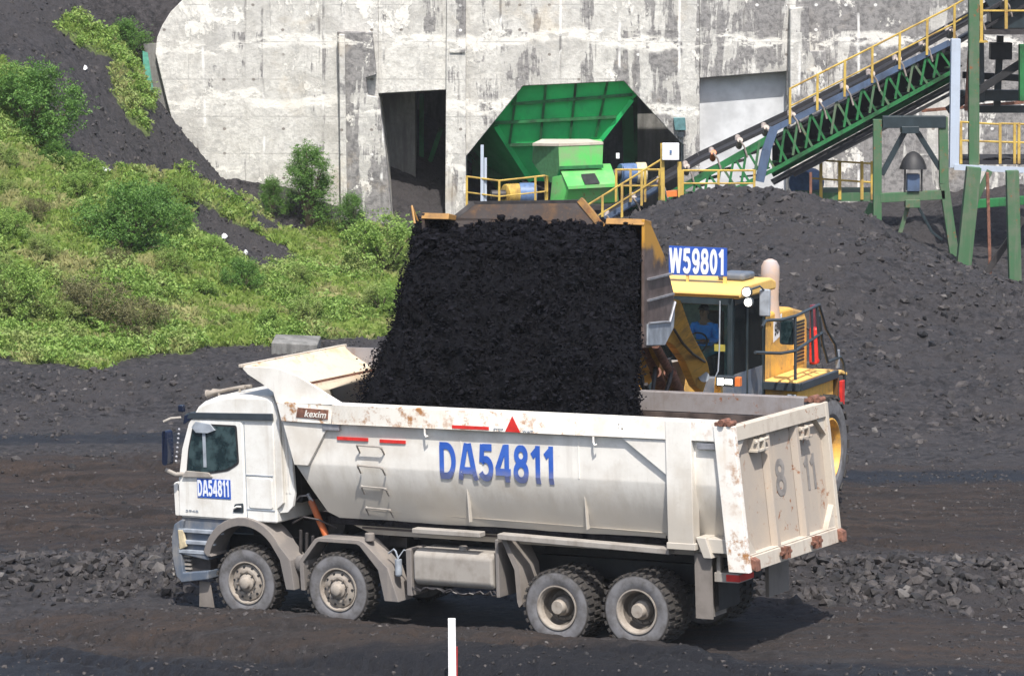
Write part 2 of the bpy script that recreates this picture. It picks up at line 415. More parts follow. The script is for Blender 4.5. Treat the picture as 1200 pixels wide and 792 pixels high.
# ------------------------------------------------------------------ mesh builder
class MB:
    def __init__(s):
        s.v = []; s.f = []
    def add(s, vs, fs):
        k = len(s.v)
        s.v += [tuple(v) for v in vs]
        s.f += [tuple(i + k for i in f) for f in fs]
        return s
    def hexa(s, p):   # 8 points: bottom 4 ccw, top 4 ccw
        return s.add(p, [(0, 3, 2, 1), (4, 5, 6, 7), (0, 1, 5, 4), (1, 2, 6, 5), (2, 3, 7, 6), (3, 0, 4, 7)])
    def bx(s, x0, x1, y0, y1, z0, z1):
        return s.hexa([(x0, y0, z0), (x1, y0, z0), (x1, y1, z0), (x0, y1, z0), (x0, y0, z1), (x1, y0, z1), (x1, y1, z1), (x0, y1, z1)])
    def prism(s, poly, axis, a, b):
        """polygon of 2-D points extruded along an axis; axis 'y': points are (x,z); 'x': (y,z); 'z': (x,y)"""
        def P(q, w):
            return {'y': (q[0], w, q[1]), 'x': (w, q[0], q[1]), 'z': (q[0], q[1], w)}[axis]
        n = len(poly)
        vs = [P(q, a) for q in poly] + [P(q, b) for q in poly]
        fs = [tuple(range(n)), tuple(range(2 * n - 1, n - 1, -1))] + [(i, i + n, (i + 1) % n + n, (i + 1) % n) for i in range(n)]
        return s.add(vs, fs)
    def extr(s, pts, d):
        """closed loop of 3-D points extruded by the vector d"""
        n = len(pts); d = Vector(d)
        vs = [Vector(p) for p in pts] + [Vector(p) + d for p in pts]
        return s.add(vs, [tuple(range(n)), tuple(range(2 * n - 1, n - 1, -1))] + [(i, i + n, (i + 1) % n + n, (i + 1) % n) for i in range(n)])
    def ring(s, c, u, w, r, n):
        return [c + (u * math.cos(2 * math.pi * i / n) + w * math.sin(2 * math.pi * i / n)) * r for i in range(n)]
    def tube(s, p0, p1, r0, r1=None, n=10):
        p0, p1 = Vector(p0), Vector(p1)
        r1 = r0 if r1 is None else r1
        d = (p1 - p0).normalized()
        u = d.orthogonal().normalized(); w = d.cross(u)
        vs = s.ring(p0, u, w, r0, n) + s.ring(p1, u, w, r1, n)
        fs = [(i, (i + 1) % n, (i + 1) % n + n, i + n) for i in range(n)] + [tuple(range(n - 1, -1, -1)), tuple(range(n, 2 * n))]
        return s.add(vs, fs)
    def path(s, pts, r, n=8):
        pts = [Vector(p) for p in pts]
        k = len(pts); vs = []; u = None
        for i, p in enumerate(pts):
            d = (pts[min(i + 1, k - 1)] - pts[max(i - 1, 0)]).normalized()
            if u is None: u = d.orthogonal().normalized()
            u = (u - d * u.dot(d)).normalized()
            vs += s.ring(p, u, d.cross(u), r if not isinstance(r, (list, tuple)) else r[i], n)
        fs = []
        for j in range(k - 1):
            fs += [(j * n + i, j * n + (i + 1) % n, (j + 1) * n + (i + 1) % n, (j + 1) * n + i) for i in range(n)]
        fs += [tuple(range(n - 1, -1, -1)), tuple(range((k - 1) * n, k * n))]
        return s.add(vs, fs)
    def bar(s, p0, p1, w, h, up=(0, 0, 1)):
        p0, p1 = Vector(p0), Vector(p1)
        d = (p1 - p0).normalized(); up = Vector(up)
        if abs(d.dot(up)) > 0.98: up = Vector((0, 1, 0))
        sx = d.cross(up).normalized() * (w / 2); sz = sx.cross(d).normalized() * (h / 2)
        return s.hexa([p0 - sx - sz, p1 - sx - sz, p1 + sx - sz, p0 + sx - sz, p0 - sx + sz, p1 - sx + sz, p1 + sx + sz, p0 + sx + sz])
    def lathe(s, prof, n=40, c=(0, 0, 0), closed=False):
        """profile [(radius, y)] turned about the Y axis"""
        c = Vector(c); k = len(prof); vs = []
        for r, y in prof:
            vs += [c + Vector((r * math.cos(2 * math.pi * i / n), y, r * math.sin(2 * math.pi * i / n))) for i in range(n)]
        fs = []
        for j in range(k if closed else k - 1):
            j2 = (j + 1) % k
            fs += [(j * n + i, j * n + (i + 1) % n, j2 * n + (i + 1) % n, j2 * n + i) for i in range(n)]
        return s.add(vs, fs)
    def ball(s, c, r, n=10, sq=(1, 1, 1)):
        c = Vector(c); vs = []; m = n // 2 + 1
        for j in range(m + 1):
            th = math.pi * j / m
            vs += [c + Vector((sq[0] * r * math.sin(th) * math.cos(2 * math.pi * i / n), sq[1] * r * math.sin(th) * math.sin(2 * math.pi * i / n), sq[2] * r * math.cos(th))) for i in range(n)]
        fs = [(j * n + i, j * n + (i + 1) % n, (j + 1) * n + (i + 1) % n, (j + 1) * n + i) for j in range(m) for i in range(n)]
        return s.add(vs, fs)
    def build(s, name, mat, parent=None, world=False, bevel=0.0, ang=32, flat=False, loc=None, merge=True, seg=2):
        me = bpy.data.meshes.new(name)
        vs = s.v
        o_loc = Vector((0, 0, 0))
        if parent is not None and world:
            inv = parent_world(parent).inverted()
            vs = [inv @ Vector(v) for v in vs]
        elif parent is None and loc is None:
            a = np.array(vs)
            o_loc = Vector(((a[:, 0].min() + a[:, 0].max()) / 2, (a[:, 1].min() + a[:, 1].max()) / 2, a[:, 2].min()))
            vs = [Vector(v) - o_loc for v in vs]
        me.from_pydata([tuple(v) for v in vs], [], s.f)
        bm = bmesh.new(); bm.from_mesh(me)
        if merge: bmesh.ops.remove_doubles(bm, verts=bm.verts, dist=0.0005)
        bmesh.ops.recalc_face_normals(bm, faces=bm.faces)
        ca = math.cos(rad(ang))
        for f in bm.faces: f.smooth = not flat
        if not flat:
            for e in bm.edges:
                if len(e.link_faces) == 2 and e.link_faces[0].normal.dot(e.link_faces[1].normal) < ca: e.smooth = False
        bm.to_mesh(me); bm.free()
        if isinstance(mat, str): mat = M[mat]
        me.materials.append(mat)
        o = bpy.data.objects.new(name, me)
        COL.objects.link(o)
        if parent is not None: o.parent = parent
        o.location = loc if loc is not None else o_loc
        if bevel > 0:
            b = o.modifiers.new('bevel', 'BEVEL')
            b.width = bevel; b.segments = seg; b.limit_method = 'ANGLE'; b.angle_limit = rad(35); b.harden_normals = True
        return o
def parent_world(o):
    m = o.matrix_basis.copy()
    while o.parent:
        o = o.parent
        m = o.matrix_basis @ m
    return m
def tag(o, label=None, cat=None, group=None, kind=None):
    if label: o['label'] = label
    if cat: o['category'] = cat
    if group: o['group'] = group
    if kind: o['kind'] = kind
    return o
def thing(name, label, cat, loc=(0, 0, 0), rotz=0.0, group=None, mw=None):
    o = bpy.data.objects.new(name, None)
    o.empty_display_size = 0.3
    COL.objects.link(o)
    if mw is not None:
        o.location = mw.to_translation(); o.rotation_euler = mw.to_euler()
    else:
        o.location = loc; o.rotation_euler = (0, 0, rotz)
    return tag(o, label, cat, group)
def text(name, s, mat, parent, bl, br, tl, depth=0.006, bold=0.035, lean=0.0, label=None):
    """lettering whose box runs from the point bl to br (baseline) and up to tl, all in the parent's space"""
    cu = bpy.data.curves.new(name, 'FONT')
    cu.body = s; cu.offset = bold; cu.extrude = 0.01; cu.space_character = 1.06; cu.shear = lean; cu.resolution_u = 4
    tmp = bpy.data.objects.new('tmp', cu)
    COL.objects.link(tmp)
    bpy.context.view_layer.update()
    dg = bpy.context.evaluated_depsgraph_get()
    me = bpy.data.meshes.new_from_object(tmp.evaluated_get(dg))
    bpy.data.objects.remove(tmp)
    a = np.empty(len(me.vertices) * 3); me.vertices.foreach_get('co', a); a = a.reshape(-1, 3)
    lo, hi = a.min(0), a.max(0)
    bl, br, tl = Vector(bl), Vector(br), Vector(tl)
    ux, uy = br - bl, tl - bl
    nrm = ux.cross(uy).normalized()
    for v in me.vertices:
        q = v.co
        v.co = bl + ux * ((q.x - lo[0]) / (hi[0] - lo[0])) + uy * ((q.y - lo[1]) / (hi[1] - lo[1])) + nrm * (depth * (q.z - lo[2]) / (hi[2] - lo[2]))
    me.materials.clear(); me.materials.append(M[mat]); me.name = name
    o = bpy.data.objects.new(name, me)
    COL.objects.link(o); o.parent = parent
    if label: o['label'] = label
    return o
def _arc(cx, cy, rx, ry, a0, a1, n=14): return [(cx + rx * math.cos(rad(a0 + (a1 - a0) * i / n)), cy + ry * math.sin(rad(a0 + (a1 - a0) * i / n))) for i in range(n + 1)]
def _seg(a, b, n=6): return [(a[0] + (b[0] - a[0]) * i / n, a[1] + (b[1] - a[1]) * i / n) for i in range(n + 1)]
GLYPH = {   # heavy block capitals in a unit cell, as centre lines; each entry: (advance width, strokes)
 'D': (0.72, [_seg((.10, .10), (.10, .90)), _seg((.02, .90), (.30, .90), 3) + _arc(.30, .50, .30, .40, 90, -90)[1:] + _seg((.30, .10), (.02, .10), 3)[1:]]),
 'A': (0.78, [_seg((.06, 0), (.34, 1.0), 8), _seg((.72, 0), (.44, 1.0), 8), _seg((.18, .27), (.60, .27))]),
 '5': (0.62, [_seg((.54, .90), (.16, .90), 3), _seg((.15, .98), (.11, .50)), [(.12, .50), (.16, .55)] + _arc(.28, .34, .23, .25, 120, -155)]),
 '4': (0.66, [_seg((.46, 0), (.46, 1.0)), _seg((.40, .96), (.06, .33)), _seg((.0, .27), (.62, .27))]),
 '8': (0.62, [_arc(.31, .73, .19, .19, 0, 360, 24), _arc(.31, .29, .22, .22, 0, 360, 24)]),
 '9': (0.62, [_arc(.31, .67, .21, .24, 0, 360, 24), _arc(.31, .50, .21, .41, 0, -140, 14)]),
 '0': (0.62, [_arc(.31, .50, .20, .40, 0, 360, 30)]),
 '1': (0.46, [_seg((.30, 0), (.30, 1.0)), _seg((.06, .72), (.32, .92))]),
 'W': (1.02, [_seg((.08, 1.0), (.27, .02), 8), _seg((.27, .02), (.50, .98), 8), _seg((.50, .98), (.73, .02), 8), _seg((.73, .02), (.92, 1.0), 8)]),
}
def lettering(name, s, mat, parent, bl, br, tl, depth=0.005, th=0.185, ymap=None, label=None):
    bl, br, tl = Vector(bl), Vector(br), Vector(tl)
    tot = sum(GLYPH[c][0] for c in s) + 0.08 * (len(s) - 1)
    ux, uy = (br - bl) / tot, tl - bl
    nrm = ux.cross(uy).normalized()
    m = MB(); x = 0.0; k = 0
    for ch in s:
        adv, strokes = GLYPH[ch]
        for st in strokes:
            k += 1; d = depth * (1 + 0.12 * (k % 5))
            n = len(st); closed = (abs(st[0][0] - st[-1][0]) + abs(st[0][1] - st[-1][1])) < 1e-5
            L = []
            for i, p in enumerate(st):
                a = st[i - 1] if i > 0 else (st[-2] if closed else p); b = st[i + 1] if i < n - 1 else (st[1] if closed else p)
                t = Vector((b[0] - a[0], b[1] - a[1])).normalized(); nn = Vector((-t.y, t.x)) * th / 2
                for q in ((p[0] + nn.x, p[1] + nn.y), (p[0] - nn.x, p[1] - nn.y)):
                    w = bl + ux * (x + q[0]) + uy * min(1.0, max(0.0, q[1]))
                    if ymap: w.y = ymap(w.z)
                    L.append(w)
            vs = L + [w + nrm * d for w in L]; o = 2 * n; fs = []
            for i in range(n - 1):
                a, b, c, e = 2 * i, 2 * i + 1, 2 * i + 3, 2 * i + 2
                fs += [(o + a, o + b, o + c, o + e), (a, e, c, b), (a, o + a, o + e, e), (b, c, o + c, o + b)]
            if not closed: fs += [(0, 1, o + 1, o), (2 * n - 2, o + 2 * n - 2, o + 2 * n - 1, 2 * n - 1)]
            m.add(vs, fs)
        x += adv + 0.08
    o = m.build(name, mat, parent, flat=True, merge=False)
    if label: o['label'] = label
    return o
def copy_tree(o, parent=None):
    c = o.copy(); COL.objects.link(c); c.parent = parent
    for ch in list(o.children): copy_tree(ch, c)
    return c

def mat_tyre(R0):
    t = NT('dusty_tyre_rubber'); p = t.pos(False); x, y, z = t.sep(p)
    rr = t.math('SQRT', t.math('ADD', t.math('MULTIPLY', x, x), t.math('MULTIPLY', z, z)))
    n = t.noise(p, 5, 6, 0.65)
    side = t.ramp(rr, R0 * 0.92, R0 * 0.87)
    return t.fin(t.mix(side, t.mix(n, (0.014, 0.013, 0.013), (0.070, 0.062, 0.056)), t.mix(t.ramp(n, 0.35, 0.7), (0.165, 0.163, 0.172), (0.085, 0.08, 0.077))), 0.85)

# ------------------------------------------------------------------ truck frame (x rearwards, y away from the camera, z up)
def frame(yaw, pitch, roll, o):
    cy, sy = math.cos(rad(yaw)), math.sin(rad(yaw)); cp, sp = math.cos(rad(pitch)), math.sin(rad(pitch)); cr, sr = math.cos(rad(roll)), math.sin(rad(roll))
    Rz = Matrix(((cy, sy, 0), (-sy, cy, 0), (0, 0, 1))); Ry = Matrix(((cp, 0, -sp), (0, 1, 0), (sp, 0, cp))); Rx = Matrix(((1, 0, 0), (0, cr, -sr), (0, sr, cr)))
    return Matrix.Translation(Vector(o)) @ (Rz @ Ry @ Rx).to_4x4()
TM = frame(30.981, 1.948, 0.123, (-4.0986, 58.565, 0.0))
TMi = TM.inverted()

# ------------------------------------------------------------------ terrain
def _hash(ix, iy, s):
    h = (ix.astype(np.int64) * 374761393 + iy.astype(np.int64) * 668265263 + s * 974711) & 0x7fffffff
    h = ((h ^ (h >> 13)) * 1274126177) & 0x7fffffff
    return ((h ^ (h >> 16)) & 0xffff) / 65535.0
def vnoise(x, y, s=0):
    ix, iy = np.floor(x), np.floor(y); fx, fy = x - ix, y - iy
    fx = fx * fx * (3 - 2 * fx); fy = fy * fy * (3 - 2 * fy)
    a = _hash(ix, iy, s); b = _hash(ix + 1, iy, s); c = _hash(ix, iy + 1, s); d = _hash(ix + 1, iy + 1, s)
    return (a * (1 - fx) + b * fx) * (1 - fy) + (c * (1 - fx) + d * fx) * fy
def fbm(x, y, sc, oct=5, s=0, g=0.5):
    v = 0; a = 1; t = 0
    for k in range(oct):
        v = v + a * (vnoise(x * sc + 17.3 * k, y * sc - 9.1 * k, s + k) - 0.5); t += a; a *= g; sc *= 2.03
    return v / t * 2
def sst(x, a, b):
    t = np.clip((x - a) / (b - a), 0, 1); return t * t * (3 - 2 * t)

ctl = []
def C(px, py, Y):
    p = at(px, py, Y); ctl.append(tuple(p))
def Z(x, y, z=0.0): ctl.append((x, y, z))
# flat yard
for x_ in (-30, -18, -9, -3, 3, 9, 18, 30):
    for y_ in (40, 54, 66, 76): Z(x_, y_, 0)
for x_ in (-3, 2): Z(x_, 86, 0)
# foot of the hill and the hill face
for q in ((-160, 440, 87), (0, 420, 88.5), (110, 432, 88), (210, 418, 90), (320, 398, 93), (450, 392, 97),
          (0, 300, 95.5), (150, 310, 97), (300, 310, 102), (400, 330, 108), (455, 315, 115), 
          (330, 257, 124.5), (375, 285, 124), (290, 233, 125.5), (250, 210, 126), (205, 180, 126.2), (168, 130, 126.4), (178, 60, 127), (215, 0, 128), (400, 300, 123), (520, 263, 126),
          (0, 200, 102), (100, 215, 107), (180, 240, 112), (230, 262, 114), (0, 100, 109), (90, 110, 113), (0, 0, 116), (100, 0, 120), (-150, 200, 100), (-150, 60, 108), (-300, 0, 112), (-100, -80, 124), (60, -80, 128), (200, -80, 134)): C(*q)
for q in ((520, 262, 126), (640, 262, 128), (760, 262, 126)): C(*q)
# the coal heap in front of the conveyor
for q in ((700, 275, 103), (760, 250, 103), (830, 226, 102), (890, 216, 101), (950, 228, 100), (1010, 258, 99), (1060, 285, 98), (1110, 325, 98), (1200, 345, 98), (1300, 345, 99),
          (820, 320, 91), (900, 310, 90), (1000, 330, 89), (1100, 380, 87.5), (1200, 400, 86.5), (1320, 400, 86),
          (780, 420, 82), (1000, 450, 80.5), (1100, 470, 79.5), (1200, 480, 79), (1320, 480, 79), (1000, 535, 74.5), (1200, 540, 74), (1340, 540, 74)): C(*q)
# the pile behind the posts and the foot of the wall
for q in ((1135, 345, 106), (1200, 352, 106), (1060, 290, 108), (1035, 262, 116), (1080, 250, 119), (1140, 236, 121), (1200, 228, 121), (1300, 225, 121), (1130, 300, 112), (1200, 300, 112), (900, 240, 112), (820, 245, 114)): C(*q)
for x_, y_ in ((-60, 60), (60, 60), (60, 90), (0, 145), (25, 145), (-60, 20), (0, 10), (60, 10)): Z(x_, y_, 0)
CT = np.array(ctl)
def tps_k(r2): return np.where(r2 > 1e-9, 0.5 * r2 * np.log(np.maximum(r2, 1e-9)), 0)
_n = len(CT); _P = CT[:, :2] / 30.0
_K = tps_k(((_P[:, None] - _P[None]) ** 2).sum(-1)) + np.eye(_n) * 0.002
_A = np.zeros((_n + 3, _n + 3)); _A[:_n, :_n] = _K; _A[:_n, _n] = 1; _A[:_n, _n + 1:] = _P; _A[_n:, :_n] = _A[:_n, _n:].T
_W = np.linalg.solve(_A, np.concatenate([CT[:, 2], np.zeros(3)]))
def tps(x, y):
    x = np.asarray(x, float).ravel() / 30; y = np.asarray(y, float).ravel() / 30
    o = np.zeros_like(x)
    for k in range(_n): o += _W[k] * tps_k((x - _P[k, 0]) ** 2 + (y - _P[k, 1]) ** 2)
    return o + _W[_n] + _W[_n + 1] * x + _W[_n + 2] * y
_cy, _sy = math.cos(rad(30.981)), math.sin(rad(30.981))
def truck_xy(x, y):
    dx, dy = x + 4.0986, y - 58.565
    return dx * _cy - dy * _sy, dx * _sy + dy * _cy
def height(x, y, fine=True):
    sh = np.shape(x)
    x = np.asarray(x, float).ravel(); y = np.asarray(y, float).ravel()
    far = sst(np.hypot(x, y - 80), 90, 140)
    yy = np.where(y < 77, 0, 1)
    base = tps(x, y)
    base = base * sst(y, 70, 80) * (1 - far)
    base = np.where(y > 150, np.maximum(base * 0, 0), base)
    h = base
    X, Yl = truck_xy(x, y)
    # lane under the truck climbs towards the rear
    slope = math.tan(rad(1.948))
    wt = np.exp(-np.maximum(0, np.abs(Yl - 1.3) - 2.2) ** 2 / 3.0)
    h = h + slope * np.clip(X, -3, 9.5) * wt * (1 - sst(X, 11, 18))
    # churned berm along the near wheels, ruts
    b = sst(-Yl, 0.10, 0.36) * (1 - sst(-Yl, 1.4, 2.6))
    h = h + b * (0.225 + 0.05 * fbm(x, y, 0.8, 3, 5)) * sst(X, -4.5, -1.5) * (1 - sst(X, 8.0, 9.5))
    rut = np.exp(-((-Yl - 2.6) / 0.35) ** 2) + np.exp(-((-Yl - 4.4) / 0.4) ** 2)
    h = h - 0.05 * rut
    for yc_, w_ in ((-1.05, 0.16), (-2.0, 0.2), (-3.1, 0.22), (-4.0, 0.2), (5.2, 0.25), (7.2, 0.25), (9.4, 0.3), (11.2, 0.3)):
        yy_ = Yl - yc_ - 0.25 * np.sin(X * 0.21 + yc_)
        h = h - 0.065 * np.exp(-(yy_ / w_) ** 2) * (1 + 0.5 * np.sign(np.sin(X * 22 + np.sign(yy_) * 1.3))) + 0.03 * np.exp(-((np.abs(yy_) - w_ * 1.7) / 0.09) ** 2)
    lane = sst(Yl, -0.35, -0.1) * (1 - sst(Yl, 2.9, 3.2)) * sst(X, -1.5, -0.9) * (1 - sst(X, 8.0, 8.8))
    # low rubble ridges left and right
    rl = np.exp(-((y - 62.6 - 0.05 * (x + 6)) / 1.5) ** 2) * (1 - sst(x, -5.6, -4.4))
    rr = np.exp(-((y - 60.8 + 0.12 * (x - 6)) / 1.9) ** 2) * sst(x, 2.6, 5.0)
    h = h + 0.26 * rl + 0.36 * rr
    # coal mounds at the foot of the hill on the left
    ml = np.exp(-((y - 83.5 - 0.5 * fbm(x, y, 0.2, 2, 9)) / 3.2) ** 2) * (1 - sst(x, -3.5, 0.5))
    h = h + 0.55 * ml * (1 + 0.5 * fbm(x, y, 0.35, 2, 31))
    ml2 = np.exp(-((y - 74.0) / 0.7) ** 2) * (1 - sst(x, -6, -4))
    h = h + 0.22 * ml2
    if fine:
        hill = sst(y, 84, 96)
        rough = 0.05 + 0.16 * hill + 0.12 * sst(y, 76, 84) * sst(x, 3, 7)
        h = h + (1 - lane) * (rough * fbm(x, y, 0.55, 5, 1) + 0.045 * fbm(x, y, 3.2, 4, 2))
        h = h + (1 - lane) * 0.05 * fbm(x * 0.35, y * 1.8, 1.0, 4, 12) * (1 - hill)
        # chunky spoil on heaps
        chunk = (sst(y, 77, 82) * sst(x, 1.5, 5) + ml + rr + rl + sst(y, 100, 104) * sst(x, -1, 2)).clip(0, 1)
        h = h + chunk * (0.16 * np.abs(fbm(x, y, 1.6, 5, 21, 0.6)) + 0.10 * np.abs(fbm(x, y, 4.5, 3, 23, 0.7)))
        h = h + (1 - lane) * (0.022 + 0.03 * chunk) * fbm(x, y, 8.0, 2, 77)
        h = h + hill * (x < 2) * (0.22 * np.abs(fbm(x, y * 0.6, 1.6, 4, 29, 0.7)) + 0.10 * np.abs(fbm(x, y, 5.0, 2, 33, 0.7)))
    return h.reshape(sh)

def to_px(x, y, z):
    p = PITCH; zz = z - CAMZ
    d = y * math.cos(p) - zz * math.sin(p); u = y * math.sin(p) + zz * math.cos(p)
    d = np.maximum(d, 0.1)
    return 600 + FP * x / d, 396 - FP * u / d
def inpoly(px, py, poly):
    c = np.zeros(px.shape, bool); n = len(poly)
    for i in range(n):
        x0, y0 = poly[i]; x1, y1 = poly[(i + 1) % n]
        if y0 == y1: continue
        m = ((y0 > py) != (y1 > py)) & (px < (x1 - x0) * (py - y0) / (y1 - y0) + x0)
        c ^= m
    return c
# where the green cover grows (outline surveyed once, then held on the ground)
GR_MAIN = [(-400, 60), (0, 70), (45, 95), (60, 140), (75, 185), (110, 200), (180, 203), (238, 206), (274, 232), (306, 256), (340, 272), (372, 258), (470, 275), (530, 290), (530, 392), (475, 394), (420, 396), (300, 402), (205, 412), (160, 420), (110, 436), (0, 418), (-400, 470)]
GR_HOLE = [(216, 238), (250, 244), (298, 276), (350, 302), (366, 314), (300, 322), (256, 298), (220, 268)]
GR_HOLE2 = [(292, 250), (316, 256), (334, 274), (318, 278)]
GR_STRIPS = [[(62, 28), (95, 25), (160, 50), (172, 140), (186, 158), (150, 142), (130, 105), (132, 72), (95, 58)], [(165, 0), (215, 0), (185, 42), (160, 45)], [(130, 58), (165, 42), (178, 160), (150, 120)]]
def cover(x, y, z):
    px, py = to_px(x, y, z)
    wx = px + 14 * fbm(x, y, 0.9, 4, 41); wy = py + 12 * fbm(x, y, 0.9, 4, 47)
    g = inpoly(wx, wy, GR_MAIN) & ~inpoly(wx, wy, GR_HOLE) & ~inpoly(wx, wy, GR_HOLE2)
    for q in GR_STRIPS: g |= inpoly(wx, wy, q)
    g = g & (y > 86) & (y < 127)
    return g.astype(float)

def make_ground():
    us = np.concatenate([[-14, -8, -5, -3.5, -2.6, -2.1], np.linspace(-1.7, 1.7, 640), [2.1, 2.6, 3.5, 5, 8, 14]])
    ys = [-300, -120, -60, 0, 25, 40, 47]
    y = 50.0
    while y < 128: ys.append(y); y += 0.0022 * y - 0.012
    ys += [131, 136, 145, 160, 200, 300, 600, 1000]
    ys = np.array(ys)
    Yg, U = np.meshgrid(ys, us, indexing='ij')
    Xg = U * 0.1333 * np.clip(Yg, 50, 300)
    Zg = height(Xg, Yg)
    nr, nc = Xg.shape
    vs = np.stack([Xg.ravel(), Yg.ravel(), Zg.ravel()], 1)
    i = np.arange(nr * nc).reshape(nr, nc)
    q = np.stack([i[:-1, :-1], i[:-1, 1:], i[1:, 1:], i[1:, :-1]], -1).reshape(-1, 4)
    me = bpy.data.meshes.new('ground')
    me.vertices.add(len(vs)); me.vertices.foreach_set('co', vs.ravel())
    me.loops.add(q.size); me.loops.foreach_set('vertex_index', q.ravel().astype(np.int32))
    me.polygons.add(len(q)); me.polygons.foreach_set('loop_start', np.arange(0, q.size, 4, dtype=np.int32)); me.polygons.foreach_set('loop_total', np.full(len(q), 4, np.int32))
    me.polygons.foreach_set('use_smooth', np.ones(len(q), bool))
    me.update(calc_edges=True)
    x, y, z = vs.T
    g = cover(x, y, z)
    X, Yl = truck_xy(x, y)
    brown = (sst(y, 63, 66) * (1 - sst(y, 72, 76))) * 0.75 * (1 - 0.2 * sst(x, -2, 2)) + 0.45 * (1 - sst(y, 57.5, 60.5)) + 0.12
    brown = brown * (1 - sst(y, 74, 80) * 0.6)
    dark_bands = np.exp(-((y - 72.6) / 1.1) ** 2) * sst(x, 2, 5) * 0.9 + np.exp(-((y - 77.6) / 1.2) ** 2) * (1 - sst(x, -6, -4)) * 0.8 + 0.9 * (1 - sst(y + 0.22 * x, 54.2, 55.6)) + 0.6 * np.exp(-((Yl + 1.25) / 0.35) ** 2) * sst(X, 6, 9) + 0.45 * np.exp(-((y - 66.0) / 0.8) ** 2) + 0.5 * np.exp(-((y - 70.5) / 0.7) ** 2) * (1 - sst(x, -4, -2))  # bands of darker, slightly smoother ground
    dark_bands = dark_bands + 0.5 * np.exp(-((y - 57.6 + 0.2 * (x - 5)) / 0.6) ** 2) * sst(x, 2.5, 4.5)
    for nm, a in (('grass', g), ('brown', brown), ('dark_bands', dark_bands)):
        at_ = me.attributes.new(nm, 'FLOAT', 'POINT'); at_.data.foreach_set('value', a.astype(np.float32))
    me.materials.append(M['ground'])
    o = bpy.data.objects.new('ground', me); COL.objects.link(o)
    tag(o, kind='structure')
make_ground()

# ------------------------------------------------------------------ many small solids in one mesh
def rock_unit(seed, sub=1):
    bm = bmesh.new(); bmesh.ops.create_icosphere(bm, subdivisions=sub, radius=1.0)
    r = random.Random(seed)
    for v in bm.verts:
        v.co *= r.uniform(0.62, 1.12)
        v.co.z *= 0.62
        v.co.x *= 1.15
    vs = np.array([v.co[:] for v in bm.verts]); fs = np.array([[v.index for v in f.verts] for f in bm.faces])
    bm.free(); return vs, fs
UNITS = [rock_unit(s) for s in range(8)]
def rot_batch(n, tilt=math.pi):
    a = rng.uniform(0, 2 * math.pi, n); b = rng.uniform(-tilt, tilt, n) * 0.5; c = rng.uniform(0, 2 * math.pi, n)
    ca, sa, cb, sb, cc, sc = np.cos(a), np.sin(a), np.cos(b), np.sin(b), np.cos(c), np.sin(c)
    Rz = np.zeros((n, 3, 3)); Rz[:, 0, 0] = ca; Rz[:, 0, 1] = -sa; Rz[:, 1, 0] = sa; Rz[:, 1, 1] = ca; Rz[:, 2, 2] = 1
    Rx = np.zeros((n, 3, 3)); Rx[:, 0, 0] = 1; Rx[:, 1, 1] = cb; Rx[:, 1, 2] = -sb; Rx[:, 2, 1] = sb; Rx[:, 2, 2] = cb
    Rc = np.zeros((n, 3, 3)); Rc[:, 0, 0] = cc; Rc[:, 0, 1] = -sc; Rc[:, 1, 0] = sc; Rc[:, 1, 1] = cc; Rc[:, 2, 2] = 1
    return Rz @ Rx @ Rc
def fast_mesh(name, V, F, mat, smooth=False):
    me = bpy.data.meshes.new(name)
    k = F.shape[1]
    me.vertices.add(len(V)); me.vertices.foreach_set('co', V.astype(np.float32).ravel())
    me.loops.add(F.size); me.loops.foreach_set('vertex_index', F.astype(np.int32).ravel())
    me.polygons.add(len(F)); me.polygons.foreach_set('loop_start', np.arange(0, F.size, k, dtype=np.int32)); me.polygons.foreach_set('loop_total', np.full(len(F), k, np.int32))
    me.polygons.foreach_set('use_smooth', np.full(len(F), smooth, bool))
    me.update(calc_edges=True)
    me.materials.append(M[mat])
    o = bpy.data.objects.new(name, me); COL.objects.link(o)
    return o
def scatter(units, P, S, tilt=math.pi, R=None):
    if R is None: R = rot_batch(len(P), tilt)
    pick = rng.integers(0, len(units), len(P)); Vs = []; Fs = []; off = 0
    for u, (uv, uf) in enumerate(units):
        m = pick == u
        if not m.any(): continue
        p, s, r = P[m], S[m], R[m]
        s = s[:, None, None] if s.ndim == 1 else s[:, None, :]
        v = np.einsum('nij,nkj->nki', r, uv[None] * s) + p[:, None]
        f = uf[None] + (np.arange(len(p)) * len(uv))[:, None, None] + off
        Vs.append(v.reshape(-1, 3)); Fs.append(f.reshape(-1, uf.shape[1])); off += len(p) * len(uv)
    return np.concatenate(Vs), np.concatenate(Fs)
def fan_points(n, y0, y1, umax=1.25):
    y = np.sqrt(rng.uniform(y0 ** 2, y1 ** 2, n)); x = rng.uniform(-umax, umax, n) * 0.1333 * y
    return x, y
def sprinkle(name, n, y0, y1, dens, smin, smax, power, label, cat='coal rubble', mat='rock'):
    x, y = fan_points(n, y0, y1)
    d = dens(x, y)
    X, Yl = truck_xy(x, y)
    ok = rng.uniform(0, 1, n) < d
    ok &= ~((Yl > -0.35) & (Yl < 2.9) & (X > -1.4) & (X < 8.2))
    x, y = x[ok], y[ok]
    s = smin + (smax - smin) * rng.uniform(0, 1, len(x)) ** power
    z = height(x, y) + s * (0.12 if 'ridge' in name else -0.12)
    V, F = scatter(UNITS, np.stack([x, y, z], 1), s)
    o = fast_mesh(name, V, F, mat)
    tag(o, label, cat, kind='stuff')
